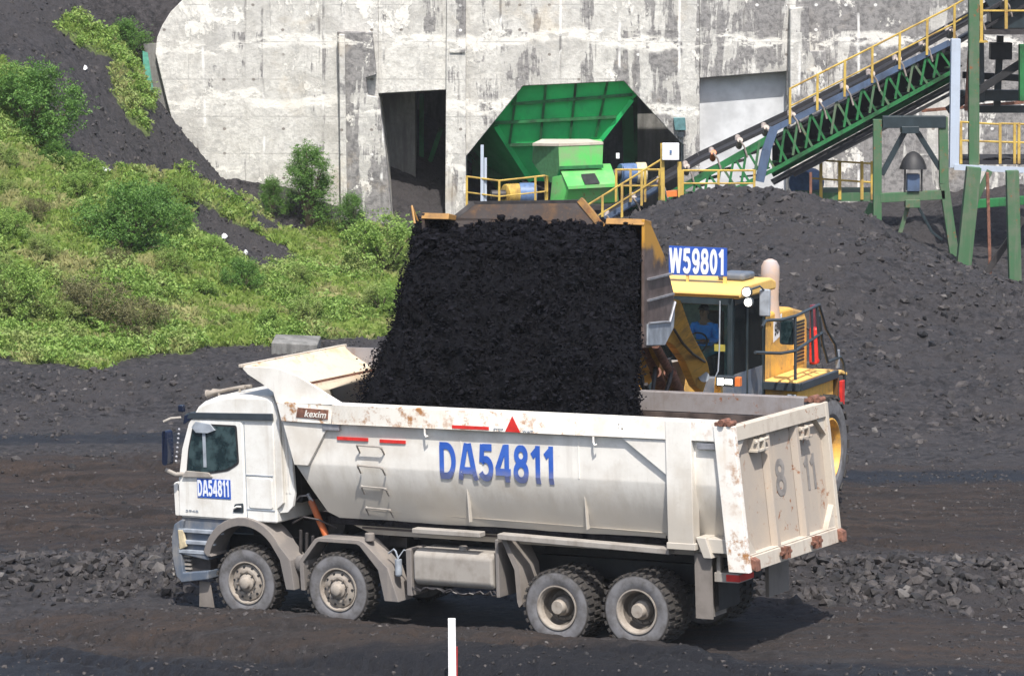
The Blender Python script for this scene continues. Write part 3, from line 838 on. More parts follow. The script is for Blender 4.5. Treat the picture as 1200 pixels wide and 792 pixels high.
def d_ridges(x, y):
    rl = np.exp(-((y - 62.6 - 0.05 * (x + 6)) / 1.35) ** 2) * (1 - sst(x, -5.7, -4.6))
    rr = np.exp(-((y - 60.8 + 0.12 * (x - 6)) / 1.7) ** 2) * sst(x, 2.9, 4.6)
    return np.clip(1.5 * (rl + rr), 0, 1) * (0.35 + 0.65 * (fbm(x, y, 0.5, 3, 3) > -0.25))
sprinkle('rubble_ridge', 30000, 56, 68, d_ridges, 0.025, 0.155, 2.5, 'broken coal lumps heaped in low ridges on either side of the white truck')
def d_heap(x, y):
    a = sst(y, 75, 79) * (1 - sst(y, 104, 108)) * sst(x - 0.02 * y, 0.2, 3.0)
    return a * (0.25 + 0.75 * sst(fbm(x, y, 0.28, 4, 8), -0.35, 0.3))
sprinkle('heap_rubble', 60000, 74, 108, d_heap, 0.015, 0.17, 6.0, 'loose coal lumps lying over the large heap in front of the conveyor')
def d_left(x, y):
    a = np.exp(-((y - 82.5) / 4.0) ** 2) * (1 - sst(x, -2.0, 1.0)) + 0.9 * np.exp(-((y - 74.2) / 0.8) ** 2) * (1 - sst(x, -6.0, -4.5))
    return a * (0.4 + 0.6 * sst(fbm(x, y, 0.4, 3, 18), -0.3, 0.3))
sprinkle('spoil_rubble', 26000, 72, 92, d_left, 0.015, 0.12, 4.5, 'small grey coal lumps on the low mounds at the foot of the green hill')
sprinkle('yard_grit', 26000, 52, 76, lambda x, y: 0.35 + 0.65 * sst(fbm(x, y * 2, 0.6, 3, 28), -0.1, 0.4), 0.010, 0.055, 2.6, 'scattered small coal chips on the brown haul road')
def d_hill(x, y):
    z = height(x, y); return (1 - cover(x, y, z)) * (y > 88) * (x < 1) * 0.8
sprinkle('hillside_rubble', 46000, 90, 126, d_hill, 0.018, 0.12, 5.0, 'coal rubble lying in the dark chutes between the green slopes')

# ------------------------------------------------------------------ green cover of the hill
def blade_unit(s, n=5, w=0.05, l=1.0):
    r = random.Random(s); vs = []; fs = []
    for i in range(n):
        a = r.uniform(0, 6.283); t = r.uniform(0.25, 0.9); L = l * r.uniform(0.6, 1.1); o = (r.uniform(-.25, .25), r.uniform(-.25, .25))
        dx, dy = math.cos(a), math.sin(a); k = len(vs)
        vs += [(o[0] - dy * w, o[1] + dx * w, 0), (o[0] + dy * w, o[1] - dx * w, 0), (o[0] + dx * t * L * .5 + dy * w * .7, o[1] + dy * t * L * .5 - dx * w * .7, L * .7), (o[0] + dx * t * L, o[1] + dy * t * L, L * (0.95 - 0.3 * t))]
        fs.append((k, k + 1, k + 2, k + 3))
    return np.array(vs, float), np.array(fs)
def leaf_unit(s, n=6, sp=0.8, lf=0.42):
    r = random.Random(s); vs = []; fs = []
    for i in range(n):
        c = Vector((r.uniform(-sp, sp), r.uniform(-sp, sp), r.uniform(0.1, sp * 1.2)))
        nrm = Vector((r.uniform(-1, 1), r.uniform(-1, 1) - 0.3, r.uniform(0.1, 1.3))).normalized()
        u = nrm.orthogonal().normalized(); u.rotate(Matrix.Rotation(r.uniform(0, 6.28), 3, nrm)); v = nrm.cross(u)
        L = lf * r.uniform(0.7, 1.2); k = len(vs)
        vs += [c - u * L, c + v * L * 0.42, c + u * L, c - v * L * 0.42]
        fs.append((k, k + 1, k + 2, k + 3))
    return np.array([tuple(q) for q in vs]), np.array(fs)
BL = [blade_unit(i, 6, 0.035) for i in range(6)]
LV = [leaf_unit(i, 7) for i in range(8)]
def hill_cover():
    x, y = fan_points(200000, 86, 127, 1.66)
    z = height(x, y); m = cover(x, y, z) > 0.5
    x, y, z = x[m], y[m], z[m]
    den = fbm(x, y, 0.45, 4, 61)
    short = rng.uniform(0, 1, len(x)) < 0.62 - den * 0.9
    P = np.stack([x, y, z], 1)
    a = short
    V, F = scatter(BL, P[a], rng.uniform(0.10, 0.30, a.sum()), 0.5)
    tag(fast_mesh('hillside_grass', V, F, 'grass'), 'bright green grass covering the slope on the left', 'grass', kind='stuff')
    b = ~short
    s = rng.uniform(0.07, 0.15, b.sum()) * (1 + 0.8 * np.clip(den[b], 0, 1))
    V, F = scatter(LV, P[b] + np.array([0, 0, 0.02]), s, 0.4)
    tag(fast_mesh('undergrowth', V, F, 'leafbright'), 'low leafy weeds mixed with the grass on the green slope', 'weeds', kind='stuff')
    # taller clumps of weeds where the cover is thick
    k = np.where((den > 0.12) & (rng.uniform(0, 1, len(x)) < 0.10))[0]
    Pk = P[k]; n = 16
    Q = np.repeat(Pk, n, 0); e = rng.normal(0, 1, Q.shape); e /= np.linalg.norm(e, axis=1)[:, None]; e[:, 2] = np.abs(e[:, 2])
    Rr = np.repeat(rng.uniform(0.15, 0.42, len(k)), n)[:, None]
    V, F = scatter(LV, Q + e * Rr * rng.uniform(0.6, 1.0, (len(Q), 1)), rng.uniform(0.08, 0.15, len(Q)), 0.8)
    tag(fast_mesh('weed_clumps', V, F, 'leafbright'), 'knee high leafy clumps dotted over the green slope', 'weeds', kind='stuff')
hill_cover()

def shrub_mesh(seed, nl, w, h, clumps, leaf, mat, upright=False):
    r = np.random.default_rng(seed)
    th = r.uniform(0, 2 * math.pi, clumps); rr = np.sqrt(r.uniform(0, 1, clumps)); zz = r.uniform(0.12, 1, clumps)
    prof = np.sqrt(np.clip(1 - (zz * 1.05 - 0.42) ** 2 / 0.42, 0.05, 1)) if not upright else (1.05 - zz * 0.7)
    c = np.stack([np.cos(th) * rr * w * prof, np.sin(th) * rr * w * prof, zz * h], 1)
    cs = r.uniform(0.14, 0.30, clumps) * w * 1.1
    k = r.integers(0, clumps, nl)
    e = r.normal(0, 1, (nl, 3)); e /= np.linalg.norm(e, axis=1)[:, None]
    p = c[k] + e * (cs[k] * np.minimum(1.9, np.abs(r.normal(0.75, 0.38, nl))))[:, None]
    p[:, 2] = np.maximum(p[:, 2], 0.02)
    V, F = scatter(LV, p, r.uniform(0.7, 1.25, nl) * leaf, 1.2)
    me_o = fast_mesh('foliage', V, F, mat); me = me_o.data; bpy.data.objects.remove(me_o)
    st = MB()
    for q in c[:: max(1, clumps // 14)]:
        st.path([(0, 0, -0.1), (q[0] * 0.3 + r.uniform(-.05, .05), q[1] * 0.3, q[2] * 0.45), tuple(q)], [0.035 * h, 0.02 * h, 0.008], 5)
    so = st.build('stem', 'stem', None, loc=(0, 0, 0)); sm = so.data; bpy.data.objects.remove(so)
    return me, sm
SHR = {
 'bright': shrub_mesh(1, 1900, 0.80, 1.05, 40, 0.070, 'leafbright'),
 'dark': shrub_mesh(2, 2600, 1.05, 1.4, 48, 0.075, 'leafdark'),
 'dry': shrub_mesh(3, 1500, 0.85, 1.0, 36, 0.060, 'leafdry'),
 'tall': shrub_mesh(4, 4200, 1.0, 2.4, 46, 0.062, 'leafdark', True),
 'palm': shrub_mesh(5, 1300, 0.65, 0.85, 26, 0.085, 'leafbright'),
}
def shrub(kind, px, py, Y, s, label, group=None, name='shrub', sz=None, cat='shrub'):
    g = at(px, py, Y)
    z = float(height(np.array([g.x]), np.array([g.y]))[0])
    # slide along the sight line onto the slope
    best = min(((abs(float(height(np.array([at(px, py, q).x]), np.array([q]))[0]) - at(px, py, q).z), q) for q in np.arange(86, 127, 0.25)), key=lambda a: a[0])
    g = at(px, py, best[1]); z = float(height(np.array([g.x]), np.array([g.y]))[0])
    t = thing(name, label, cat, (g.x, g.y, z - 0.05), random.uniform(0, 6.28), group)
    t.scale = (s, s, sz if sz else s)
    for nm, me in zip(('foliage', 'stem'), SHR[kind]):
        o = bpy.data.objects.new(nm, me); COL.objects.link(o); o.parent = t
shrub('dark', 40, 165, 100, 1.35, 'broad dark green shrub at the left edge beside the coal chute', name='shrub')
shrub('bright', 15, 130, 100, 1.2, 'yellow green shrub at the far left above the dark shrub')
shrub('dark', 150, 298, 100, 1.15, 'large dark bush in the middle of the green slope')
shrub('dark', 188, 280, 100, 0.9, 'dark bush right of the largest bush on the slope')
shrub('bright', 97, 222, 100, 0.8, 'bright leafed round bush below the white scrap on the hillside')
shrub('dry', 105, 378, 95, 1.1, 'brownish dry bush low on the slope in front of the green weeds')
shrub('dry', 160, 398, 95, 1.0, 'brownish dry bush close to the foot of the slope right of the other dry one')
shrub('tall', 362, 268, 118, 1.08, 'tall loose sapling in front of the pale concrete wall', name='sapling', cat='sapling')
shrub('tall', 318, 256, 118, 0.55, 'thin small sapling left of the tall one against the concrete wall', name='sapling', cat='sapling')
shrub('tall', 412, 280, 118, 0.62, 'short sapling at the foot of the dark concrete pier', name='sapling', cat='sapling')
shrub('bright', 452, 325, 112, 1.5, 'broad green shrub at the right end of the slope beside the falling coal')
shrub('dark', 150, 65, 116, 0.75, 'round dark shrub at the upper left corner of the concrete wall')
shrub('bright', 12, 375, 92, 1.2, 'bright bush at the left edge near the foot of the slope')
G_ = 'bushes scattered over the green slope'
rs = random.Random(5)
spots = []
for i in range(200):
    px, py = rs.uniform(0, 455), rs.uniform(185, 395)
    if not inpoly(np.array([float(px)]), np.array([float(py)]), GR_MAIN)[0] or inpoly(np.array([float(px)]), np.array([float(py)]), GR_HOLE)[0]: continue
    if px > 250 and py < 330: continue
    if any((px - a) ** 2 + ((py - b) * 1.6) ** 2 < 46 ** 2 for a, b in spots): continue
    spots.append((px, py))
for px, py in spots[:30]:
    k = rs.choice(['bright', 'bright', 'palm', 'bright', 'dark', 'palm', 'dry'])
    shrub(k, px, py, 98, rs.uniform(0.38, 0.75), {'bright': 'bright green bush among others like it on the weedy slope', 'palm': 'small round bright bush among others like it on the weedy slope', 'dark': 'darker green bush among others like it on the weedy slope', 'dry': 'faded brownish green bush among others like it on the weedy slope'}[k], G_)

# ================================================================== DUMP TRUCK (local: x rearwards from the front axle, y away from the camera, z up)
truck = thing('dump_truck', 'dusty white eight wheeled dump truck numbered DA54811 being loaded with coal', 'dump truck', mw=TM)
TW = 2.70                                              # overall width of the running gear

def lug_tyre(R, wd, nl, c=(0, 0, 0)):
    m = MB(); h = wd / 2
    m.lathe([(R * 0.56, -h * 0.80), (R * 0.66, -h * 0.97), (R * 0.80, -h), (R * 0.92, -h * 0.93), (R * 0.955, -h * 0.80), (R * 0.955, h * 0.80), (R * 0.92, h * 0.93), (R * 0.80, h), (R * 0.66, h * 0.97), (R * 0.56, h * 0.80)], 56, closed=True)
    for i in range(nl):
        a = 2 * math.pi * i / nl
        for sgn in (-1, 1):
            aa = a + (math.pi / nl if sgn > 0 else 0)
            u = Vector((math.cos(aa), 0, math.sin(aa))); w = Vector((-math.sin(aa), 0, math.cos(aa)))
            p = []
            for rr in (R * 0.945, R * 1.0):
                for (yy, ww) in ((sgn * h * 0.97, -1), (sgn * h * 0.97, 1), (sgn * h * 0.12, 1), (sgn * h * 0.12, -1)):
                    p.append(u * rr + w * (ww * math.pi * R / nl * (0.52 if abs(yy) > h * .5 else 0.40)) + Vector((0, yy, 0)))
            if sgn > 0: p = [p[3], p[2], p[1], p[0], p[7], p[6], p[5], p[4]]
            m.hexa(p)
    return m
RT = 0.575
M['tyre'] = mat_tyre(RT)
def disc_front():
    m = MB()
    m.lathe([(0.325, -0.15), (0.335, -0.165), (0.315, -0.165), (0.305, -0.12), (0.285, -0.085), (0.275, -0.115), (0.20, -0.15), (0.165, -0.15), (0.15, -0.135), (0.0, -0.135)], 40)
    m.lathe([(0.325, -0.15), (0.325, 0.13), (0.2, 0.13)], 40)
    return m
def disc_rear():
    m = MB()
    m.lathe([(0.325, -0.15), (0.335, -0.165), (0.315, -0.165), (0.290, -0.13), (0.278, -0.06)], 40)
    m.lathe([(0.325, -0.15), (0.325, 0.13), (0.2, 0.13)], 40)
    return m
tyre_me = lug_tyre(RT, 0.33, 30)
holes = MB(); nuts = MB(); hub_f = MB(); hub_r = MB(); nuts_r = MB(); holes_r = MB()
for i in range(10):
    a = 2 * math.pi * (i + 0.5) / 10
    holes.tube((0.243 * math.cos(a), -0.140, 0.243 * math.sin(a)), (0.243 * math.cos(a), -0.10, 0.243 * math.sin(a)), 0.020, n=10)
    a2 = 2 * math.pi * i / 10
    nuts.tube((0.168 * math.cos(a2), -0.185, 0.168 * math.sin(a2)), (0.168 * math.cos(a2), -0.13, 0.168 * math.sin(a2)), 0.016, n=6)
    nuts_r.tube((0.20 * math.cos(a2), 0.03, 0.20 * math.sin(a2)), (0.20 * math.cos(a2), 0.08, 0.20 * math.sin(a2)), 0.016, n=6)
nuts.lathe([(0.15, -0.148), (0.19, -0.148), (0.19, -0.14), (0.15, -0.14)], 30, closed=True); nuts_r.lathe([(0.18, 0.05), (0.22, 0.05), (0.22, 0.06), (0.18, 0.06)], 30, closed=True)
holes.lathe([(0.24, -0.112), (0.246, -0.112), (0.246, -0.108), (0.24, -0.108)], 30, closed=True)
hub_f.lathe([(0.135, -0.13), (0.130, -0.17), (0.10, -0.19), (0.085, -0.235), (0.06, -0.25), (0.0, -0.252)], 28)
hub_r.lathe([(0.15, 0.08), (0.14, -0.02), (0.115, -0.05), (0.11, -0.12), (0.095, -0.145), (0.0, -0.147)], 28)
def wheel(x, y, z, kind, flip=False, dual=False, proto={}):
    key = kind
    if key not in proto:
        ty = tyre_me.build('tyre', 'tyre', None, loc=(0, 0, 0), ang=25)
        if kind == 'front':
            r = disc_front().build('rim', 'rim', ty, ang=25); h = hub_f.build('hub', 'rim', ty, ang=30)
            n_ = nuts.build('wheel_nuts', 'nut', ty); k = holes.build('hand_holes', 'black', ty)
        else:
            r = disc_rear().build('rim', 'rim', ty, ang=25); dd = MB(); dd.lathe([(0.279, -0.06), (0.262, 0.05), (0.225, 0.09), (0.18, 0.095), (0.0, 0.095)], 40); dd.build('dish', 'nut', ty, ang=25); h = hub_r.build('hub', 'rim', ty, ang=30)  # dish takes the dark nut steel, painting the recess's shade into its colour
            n_ = nuts_r.build('wheel_nuts', 'nut', ty)
        proto[key] = ty
        ty['proto'] = 1
    src = proto[key]
    c = src.copy(); COL.objects.link(c); del c['proto']
    c.name = 'wheel'; c.parent = truck; c.location = (x, y, z)
    c.rotation_euler = (0, 0, math.pi if flip else 0)
    for ch in list(src.children):
        d = ch.copy(); COL.objects.link(d); d.parent = c
    c.rotation_euler[1] = random.uniform(0, 6)
    if dual:
        e = bpy.data.objects.new('inner_tyre', src.data); COL.objects.link(e); e.parent = c; e.location = (0, 0.35, 0)
    return c, proto
AX = [(0.0, 'front'), (1.70, 'front'), (5.56, 'rear'), (6.91, 'rear')]
DZ = {0: 0.0, 1: 0.0, 2: -0.03, 3: 0.0}
for i, (x, k) in enumerate(AX):
    y0 = 0.165 if k == 'front' else 0.175
    _, pr = wheel(x, y0, RT + DZ[i], k, False, k == 'rear')
    wheel(x, TW - y0, RT + DZ[i], k, True, k == 'rear')
for k in pr:
    for ch in list(pr[k].children): bpy.data.objects.remove(ch)
    bpy.data.objects.remove(pr[k])

# ---- chassis, axles, running gear
m = MB()
for y in (0.93, 1.69):
    m.bx(-0.95, 8.05, y, y + 0.09, 0.86, 1.16)
for x in (-0.5, 1.0, 2.4, 3.9, 5.0, 6.2, 7.4, 8.0): m.bx(x, x + 0.12, 1.02, 1.69, 0.92, 1.10)
m.build('chassis_frame', 'black', truck, bevel=0.01)
m = MB()
for x, k in AX:
    m.tube((x, 0.35, RT), (x, TW - 0.35, RT), 0.085, n=12)
    if k == 'rear': m.ball((x, TW / 2, RT), 0.24, 14)
    m.bx(x - 0.45, x + 0.45, 0.93, 1.00, RT + 0.14, RT + 0.20); m.bx(x - 0.45, x + 0.45, 1.70, 1.77, RT + 0.14, RT + 0.20)
m.tube((5.0, 1.35, 0.85), (0.6, 1.35, 0.95), 0.06, n=10)
m.bx(-0.5, 0.75, 0.95, 1.75, 0.75, 1.45)
m.build('axles', 'black', truck)
# fuel tank, battery box, air reservoirs, filter
m = MB()
m.prism([(0.02, 1.20), (0.10, 1.27), (0.62, 1.27), (0.68, 1.18), (0.68, 0.80), (0.60, 0.72), (0.10, 0.72), (0.02, 0.80)], 'x', 3.06, 4.46)
tk = m.build('fuel_tank', 'tank', truck, bevel=0.05, seg=3)
c = MB(); c.tube((3.84, 0.22, 1.26), (3.84, 0.22, 1.32), 0.06, n=16); c.tube((3.84, 0.22, 1.32), (3.84, 0.22, 1.335), 0.068, n=16); c.build('filler_cap', 'tank', tk)
m = MB()
L = [(3.0, 0.06, 0.70)]
for k in range(26): L.append((3.0 + (k + 1) * 0.058, 0.05 + random.uniform(-.03, .02), 0.69 + random.uniform(-0.055, 0.02)))
m.path(L, 0.013, 5); m.path([(p[0] + 0.03, p[1] + 0.05, p[2] - 0.02 * random.random()) for p in L[::2]], 0.018, 5)
m.build('torn_skirt_wiring', 'darksteel', truck)
m = MB(); m.tube((0.98, 0.10, 0.92), (0.98, 0.62, 0.92), 0.13, n=22); m.ball((0.98, 0.10, 0.92), 0.13, 16, (1, 0.4, 1)); m.build('air_reservoir', 'fender', truck)
m = MB(); m.tube((2.78, 0.06, 0.86), (2.78, 0.06, 1.10), 0.055, n=16); m.tube((2.78, 0.06, 0.84), (2.78, 0.06, 0.87), 0.042, n=16); m.path([(2.78, .06, 1.10), (2.74, .06, 1.22), (2.68, .1, 1.24), (2.55, .15, 1.16)], 0.016, 6); m.path([(2.78, .06, 1.12), (2.86, .1, 1.24), (3.0, .15, 1.2)], 0.012, 6)
m.build('air_dryer', 'mirror', truck, bevel=0.008)
m = MB(); m.bx(2.93, 3.03, 0.03, 0.5, 0.55, 1.27); m.build('splash_guard', 'fender', truck, bevel=0.02)
m = MB(); m.bx(4.50, 4.56, 0.05, 0.75, 0.62, 1.50); m.build('splash_guard', 'fender', truck, bevel=0.015)
m = MB(); m.prism([(4.62, 1.52), (4.70, 1.52), (4.92, 1.10), (4.95, 0.55), (4.90, 0.50), (4.87, 0.58), (4.84, 1.06)], 'y', 0.04, 0.62); m.build('mudflap', 'flap', truck)
m = MB()
m.tube((1.22, 0.75, 1.42), (1.22, 1.35, 1.42), 0.15, n=18); m.bx(0.95, 1.35, 0.9, 1.8, 1.2, 1.55); m.bx(1.6, 2.6, 0.6, 1.9, 1.18, 1.34)
for k in range(5): m.tube((0.80 + 0.11 * k, 0.35, 0.98 + 0.03 * k), (0.82 + 0.11 * k, 0.35, 1.40 - 0.04 * k), 0.028, n=8)
m.path([(0.7, .3, 1.5), (0.95, .25, 1.62), (1.2, .3, 1.58), (1.45, .4, 1.45)], 0.018, 6)
m.build('gearbox_pipework', 'darksteel', truck, bevel=0.01)
# orange lifting cylinder behind the cab
hy = MB(); hy.tube((0.99, 0.40, 1.86), (1.30, 0.40, 1.22), 0.052, n=16); hy = hy.build('lift_cylinder', 'hyd', truck)
r_ = MB(); r_.tube((0.99, 0.40, 1.86), (0.94, 0.40, 1.96), 0.03, n=12); r_.path([(0.72, .3, 1.80), (0.85, .3, 1.93), (1.0, .32, 1.95), (1.06, .36, 1.86)], 0.014, 6); r_.build('hose', 'steel', hy)

# ---- fenders
def arc(cx, cz, r, a0, a1, n): return [(cx + r * math.cos(rad(a0 + (a1 - a0) * i / n)), cz + r * math.sin(rad(a0 + (a1 - a0) * i / n))) for i in range(n + 1)]
def wheel_arch(outer, inner, y0, y1, mat, name='fender'):
    m = MB(); n = len(outer)
    vs = [(x, y0, z) for x, z in outer] + [(x, y0, z) for x, z in inner] + [(x, y1, z) for x, z in outer] + [(x, y1, z) for x, z in inner]
    fs = []
    for i in range(n - 1):
        fs += [(i, i + 1, n + i + 1, n + i), (2 * n + i, 3 * n + i, 3 * n + i + 1, 2 * n + i + 1), (i, 2 * n + i, 2 * n + i + 1, i + 1), (n + i, n + i + 1, 3 * n + i + 1, 3 * n + i)]
    fs += [(0, n, 3 * n, 2 * n), (n - 1, 3 * n - 1, 4 * n - 1, 2 * n - 1)]
    m.add(vs, fs)
    return m.build(name, mat, truck, bevel=0.012)
for side in (0, 1):
    y0, y1 = (0.0, 0.42) if side == 0 else (TW - 0.42, TW)
    ou = [(-0.70, 0.95)] + arc(-0.02, 0.82, 0.78, 165, 28, 14) + [(0.86, 0.98), (0.92, 0.52)]
    inn = [(-0.62, 0.95)] + arc(-0.02, 0.80, 0.665, 163, 30, 14) + [(0.66, 0.98), (0.76, 0.52)]
    wheel_arch(ou, inn, y0 - (0.03 if not side else 0), y1 + (0.03 if side else 0), 'fender', 'wheel_arch')
    ou = [(1.02, 0.52), (1.00, 0.98), (1.30, 1.33), (1.36, 1.36), (2.12, 1.36), (2.20, 1.33), (2.62, 0.96), (2.80, 0.45)]
    inn = [(1.09, 0.52), (1.08, 0.96), (1.34, 1.27), (1.38, 1.295), (2.06, 1.295), (2.12, 1.27), (2.44, 0.92), (2.54, 0.45)]
    wheel_arch(ou, inn, y0, y1, 'fender', 'fender')
m = MB(); m.tube((2.24, 0.12, 1.34), (2.24, 0.12, 1.46), 0.075, n=18); m.build('grease_pot', 'fender', truck, bevel=0.01)

# ---- cab
cab_prof = [(-1.27, 1.53), (-1.24, 2.15), (-1.16, 2.62), (-0.97, 3.12), (-0.86, 3.28), (-0.74, 3.37), (-0.46, 3.47), (0.0, 3.50), (0.52, 3.50), (0.60, 3.44), (0.60, 1.53)]
def shell(prof, y0, y1, ins=0.16):
    """body whose corners in plan are rounded: stations across the width with the nose drawn in at the sides"""
    m = MB(); st = [(y0, ins), (y0 + 0.06, ins * 0.35), (y0 + 0.22, 0.05), (y0 + 0.55, 0.0), (y1 - 0.55, 0.0), (y1 - 0.22, 0.05), (y1 - 0.06, ins * 0.35), (y1, ins)]
    n = len(prof); vs = []
    for yy, dx in st:
        edge = (yy in (y0, y1))
        for (x, z) in prof:
            xx = x + (dx if x < -0.4 else 0)
            zz = z - (0.035 if (edge and z > 3.3) else 0)
            vs.append((xx, yy, zz))
    k = len(st); fs = [tuple(range(n)), tuple((k - 1) * n + i for i in range(n - 1, -1, -1))]
    for j in range(k - 1):
        fs += [(j * n + i, (j + 1) * n + i, (j + 1) * n + (i + 1) % n, j * n + (i + 1) % n) for i in range(n)]
    return m.add(vs, fs)
cabo = shell(cab_prof, 0.03, TW - 0.03, 0.06).build('cab', 'cab', truck, bevel=0.035, seg=3, ang=40)
# side panel lines, door
d = MB(); d.prism([(-1.235, 1.56), (-1.215, 2.15), (-1.13, 2.62), (-0.985, 3.02), (-0.93, 3.09), (0.00, 3.09), (0.02, 3.05), (0.02, 1.56)], 'y', 0.006, 0.05)
door = d.build('door', 'cab', truck, bevel=0.012)
def rounded(pts, r, n=4):
    out = []; k = len(pts)
    for i in range(k):
        p0, p1, p2 = Vector(pts[i - 1]), Vector(pts[i]), Vector(pts[(i + 1) % k])
        a = p1 + (p0 - p1).normalized() * r; b = p1 + (p2 - p1).normalized() * r
        for j in range(n + 1):
            t_ = j / n; out.append(tuple(a * (1 - t_) ** 2 + p1 * 2 * t_ * (1 - t_) + b * t_ ** 2))
    return out
wp = [(-1.04, 2.20), (-0.98, 2.62), (-0.87, 3.00), (-0.10, 3.00), (-0.08, 2.45), (-0.28, 2.34)]
g = MB(); g.prism(rounded(wp, 0.05), 'y', -0.006, 0.03); gl = g.build('side_window', 'glass', door)
fr = MB(); wo = [(-1.07, 2.17), (-1.005, 2.63), (-0.89, 3.03), (-0.07, 3.03), (-0.05, 2.43), (-0.26, 2.31)]
fr.prism(rounded(wo, 0.05), 'y', -0.002, 0.03); fr.build('window_seal', 'black', door)
h = MB(); h.bx(-0.72, -0.66, -0.012, -0.008, 2.35, 2.98); h.prism([(-0.90, 2.97), (-0.82, 3.06), (-0.55, 3.03), (-0.46, 2.94), (-0.60, 2.89), (-0.82, 2.89)], 'y', -0.04, -0.008)
h.build('window_visor', 'mirror', door, bevel=0.01)
h = MB(); h.prism(rounded([(-0.20, 1.67), (-0.16, 1.80), (0.00, 1.82), (0.0, 1.67)], 0.03), 'y', -0.004, 0.02); hr = h.build('handle_recess', 'band', door)
h = MB(); h.path([(-0.17, -0.02, 1.73), (-0.10, -0.03, 1.765), (-0.03, -0.02, 1.765)], 0.016, 8); h.build('handle', 'cab', hr)
h = MB(); h.bx(-0.86, -0.23, -0.004, 0.01, 1.87, 2.17)
pl = h.build('number_plate', 'signblue', door)
lettering('plate_lettering', 'DA54811', 'signwhite', pl, (-0.85, -0.005, 1.89), (-0.25, -0.005, 1.905), (-0.85, -0.005, 2.15))
text('model_lettering', '3948', 'mirror', door, (-1.10, 0.004, 1.63), (-0.86, 0.004, 1.633), (-1.10, 0.004, 1.665), bold=0.01)
m = MB(); m.prism([(-1.0, 3.10), (-0.955, 3.195), (0.595, 3.235), (0.605, 3.13)], 'y', -0.012, 0.04); m.build('trim_band', 'band', truck, bevel=0.006)
m = MB()
m.bx(0.045, 0.057, 0.024, 0.032, 1.58, 3.08)
m.bx(0.06, 0.56, 0.02, 0.032, 2.255, 2.27); m.bx(0.045, 0.57, 0.02, 0.032, 1.72, 1.735)
m.build('panel_seams', 'mirror', truck)
m = MB(); m.prism(rounded([(0.10, 1.75), (0.11, 2.22), (0.54, 2.22), (0.54, 1.75)], 0.04), 'y', 0.012, 0.04); m.build('storage_hatch', 'cab', truck, bevel=0.008)
# rear side deflector, a curved grey-white blade behind the cab
m = MB()
prof = [(0.60, 3.45), (0.68, 3.42), (0.78, 3.20), (0.84, 2.9), (0.88, 2.5), (0.90, 2.0), (0.86, 1.80), (0.76, 1.70), (0.60, 1.68)]
m.prism(prof, 'y', 0.10, 0.16)
m.prism([(x, z) for x, z in prof[:1]] + [(0.66, 3.35), (0.70, 3.1), (0.72, 2.5), (0.72, 1.85), (0.60, 1.75)], 'y', 0.04, 0.10)
for x in (0.70, 0.76, 0.82): m.prism([(x - 0.008, 2.0), (x + 0.008, 2.0), (x - 0.03, 3.1), (x - 0.045, 3.1)], 'y', 0.085, 0.11)
m.build('side_deflector', 'cab', truck, bevel=0.02, seg=3)
m = MB(); m.bx(0.605, 0.80, 0.45, 2.25, 1.8, 3.3); m.build('cab_rear_wall', 'black', truck, bevel=0.03)
m = MB(); m.tube((0.68, 0.55, 3.1), (0.68, 0.55, 3.52), 0.085, n=18); m.build('air_intake', 'black', truck)
# windscreen, visor, roof fittings
ws = MB(); ws.hexa([(-1.20, 0.30, 2.20), (-1.20, 2.4, 2.20), (-1.17, 2.4, 2.20), (-1.17, 0.30, 2.20), (-1.03, 0.30, 3.08), (-1.03, 2.4, 3.08), (-0.98, 2.4, 3.08), (-0.98, 0.30, 3.08)])
for i in range(len(ws.v)): ws.v[i] = (ws.v[i][0] - 0.03, ws.v[i][1], ws.v[i][2])
ws.build('windscreen', 'glass', truck)
m = MB()
nn = 12; top = []; bot = []
for i in range(nn + 1):
    y = 0.10 + (TW - 0.2) * i / nn; k = 1 - abs(2 * i / nn - 1) ** 6
    top.append((y, k))
for (y, k) in top: m.v += [(-0.92, y, 3.20), (-1.13 - 0.16 * k, y, 3.13), (-1.16 - 0.22 * k, y, 2.99), (-1.13 - 0.20 * k, y, 2.99), (-1.0, y, 3.08)]
for i in range(nn):
    for j in range(5): m.f.append((i * 5 + j, (i + 1) * 5 + j, (i + 1) * 5 + (j + 1) % 5, i * 5 + (j + 1) % 5))
m.f += [tuple(range(5)), tuple(range(nn * 5 + 4, nn * 5 - 1, -1))]
m.build('sun_visor', 'navy', truck, bevel=0.01)
m = MB()
for y in (0.45, 0.62): m.path([(-0.92, y, 3.43), (-0.80, y, 3.46), (-0.35, y, 3.555), (-0.2, y, 3.56)], [0.07, 0.03, 0.022, 0.03], 12)
m.tube((-0.3, 0.45, 3.555), (-0.3, 0.45, 3.48), 0.02); m.tube((-0.7, 0.45, 3.46), (-0.7, 0.45, 3.38), 0.02)
m.build('air_horn', 'rim', truck)
m = MB(); m.bx(-1.24, -1.14, 0.08, 0.16, 3.18, 3.29); m.build('marker_lamp', 'navy', truck, bevel=0.02)
m = MB(); m.hexa([(-0.1, 1.2, 3.49), (0.5, 1.2, 3.49), (0.5, 2.3, 3.49), (-0.1, 2.3, 3.49), (0.0, 1.3, 3.64), (0.45, 1.3, 3.67), (0.45, 2.2, 3.67), (0.0, 2.2, 3.64)]); m.build('roof_hatch', 'mirror', truck, bevel=0.03)
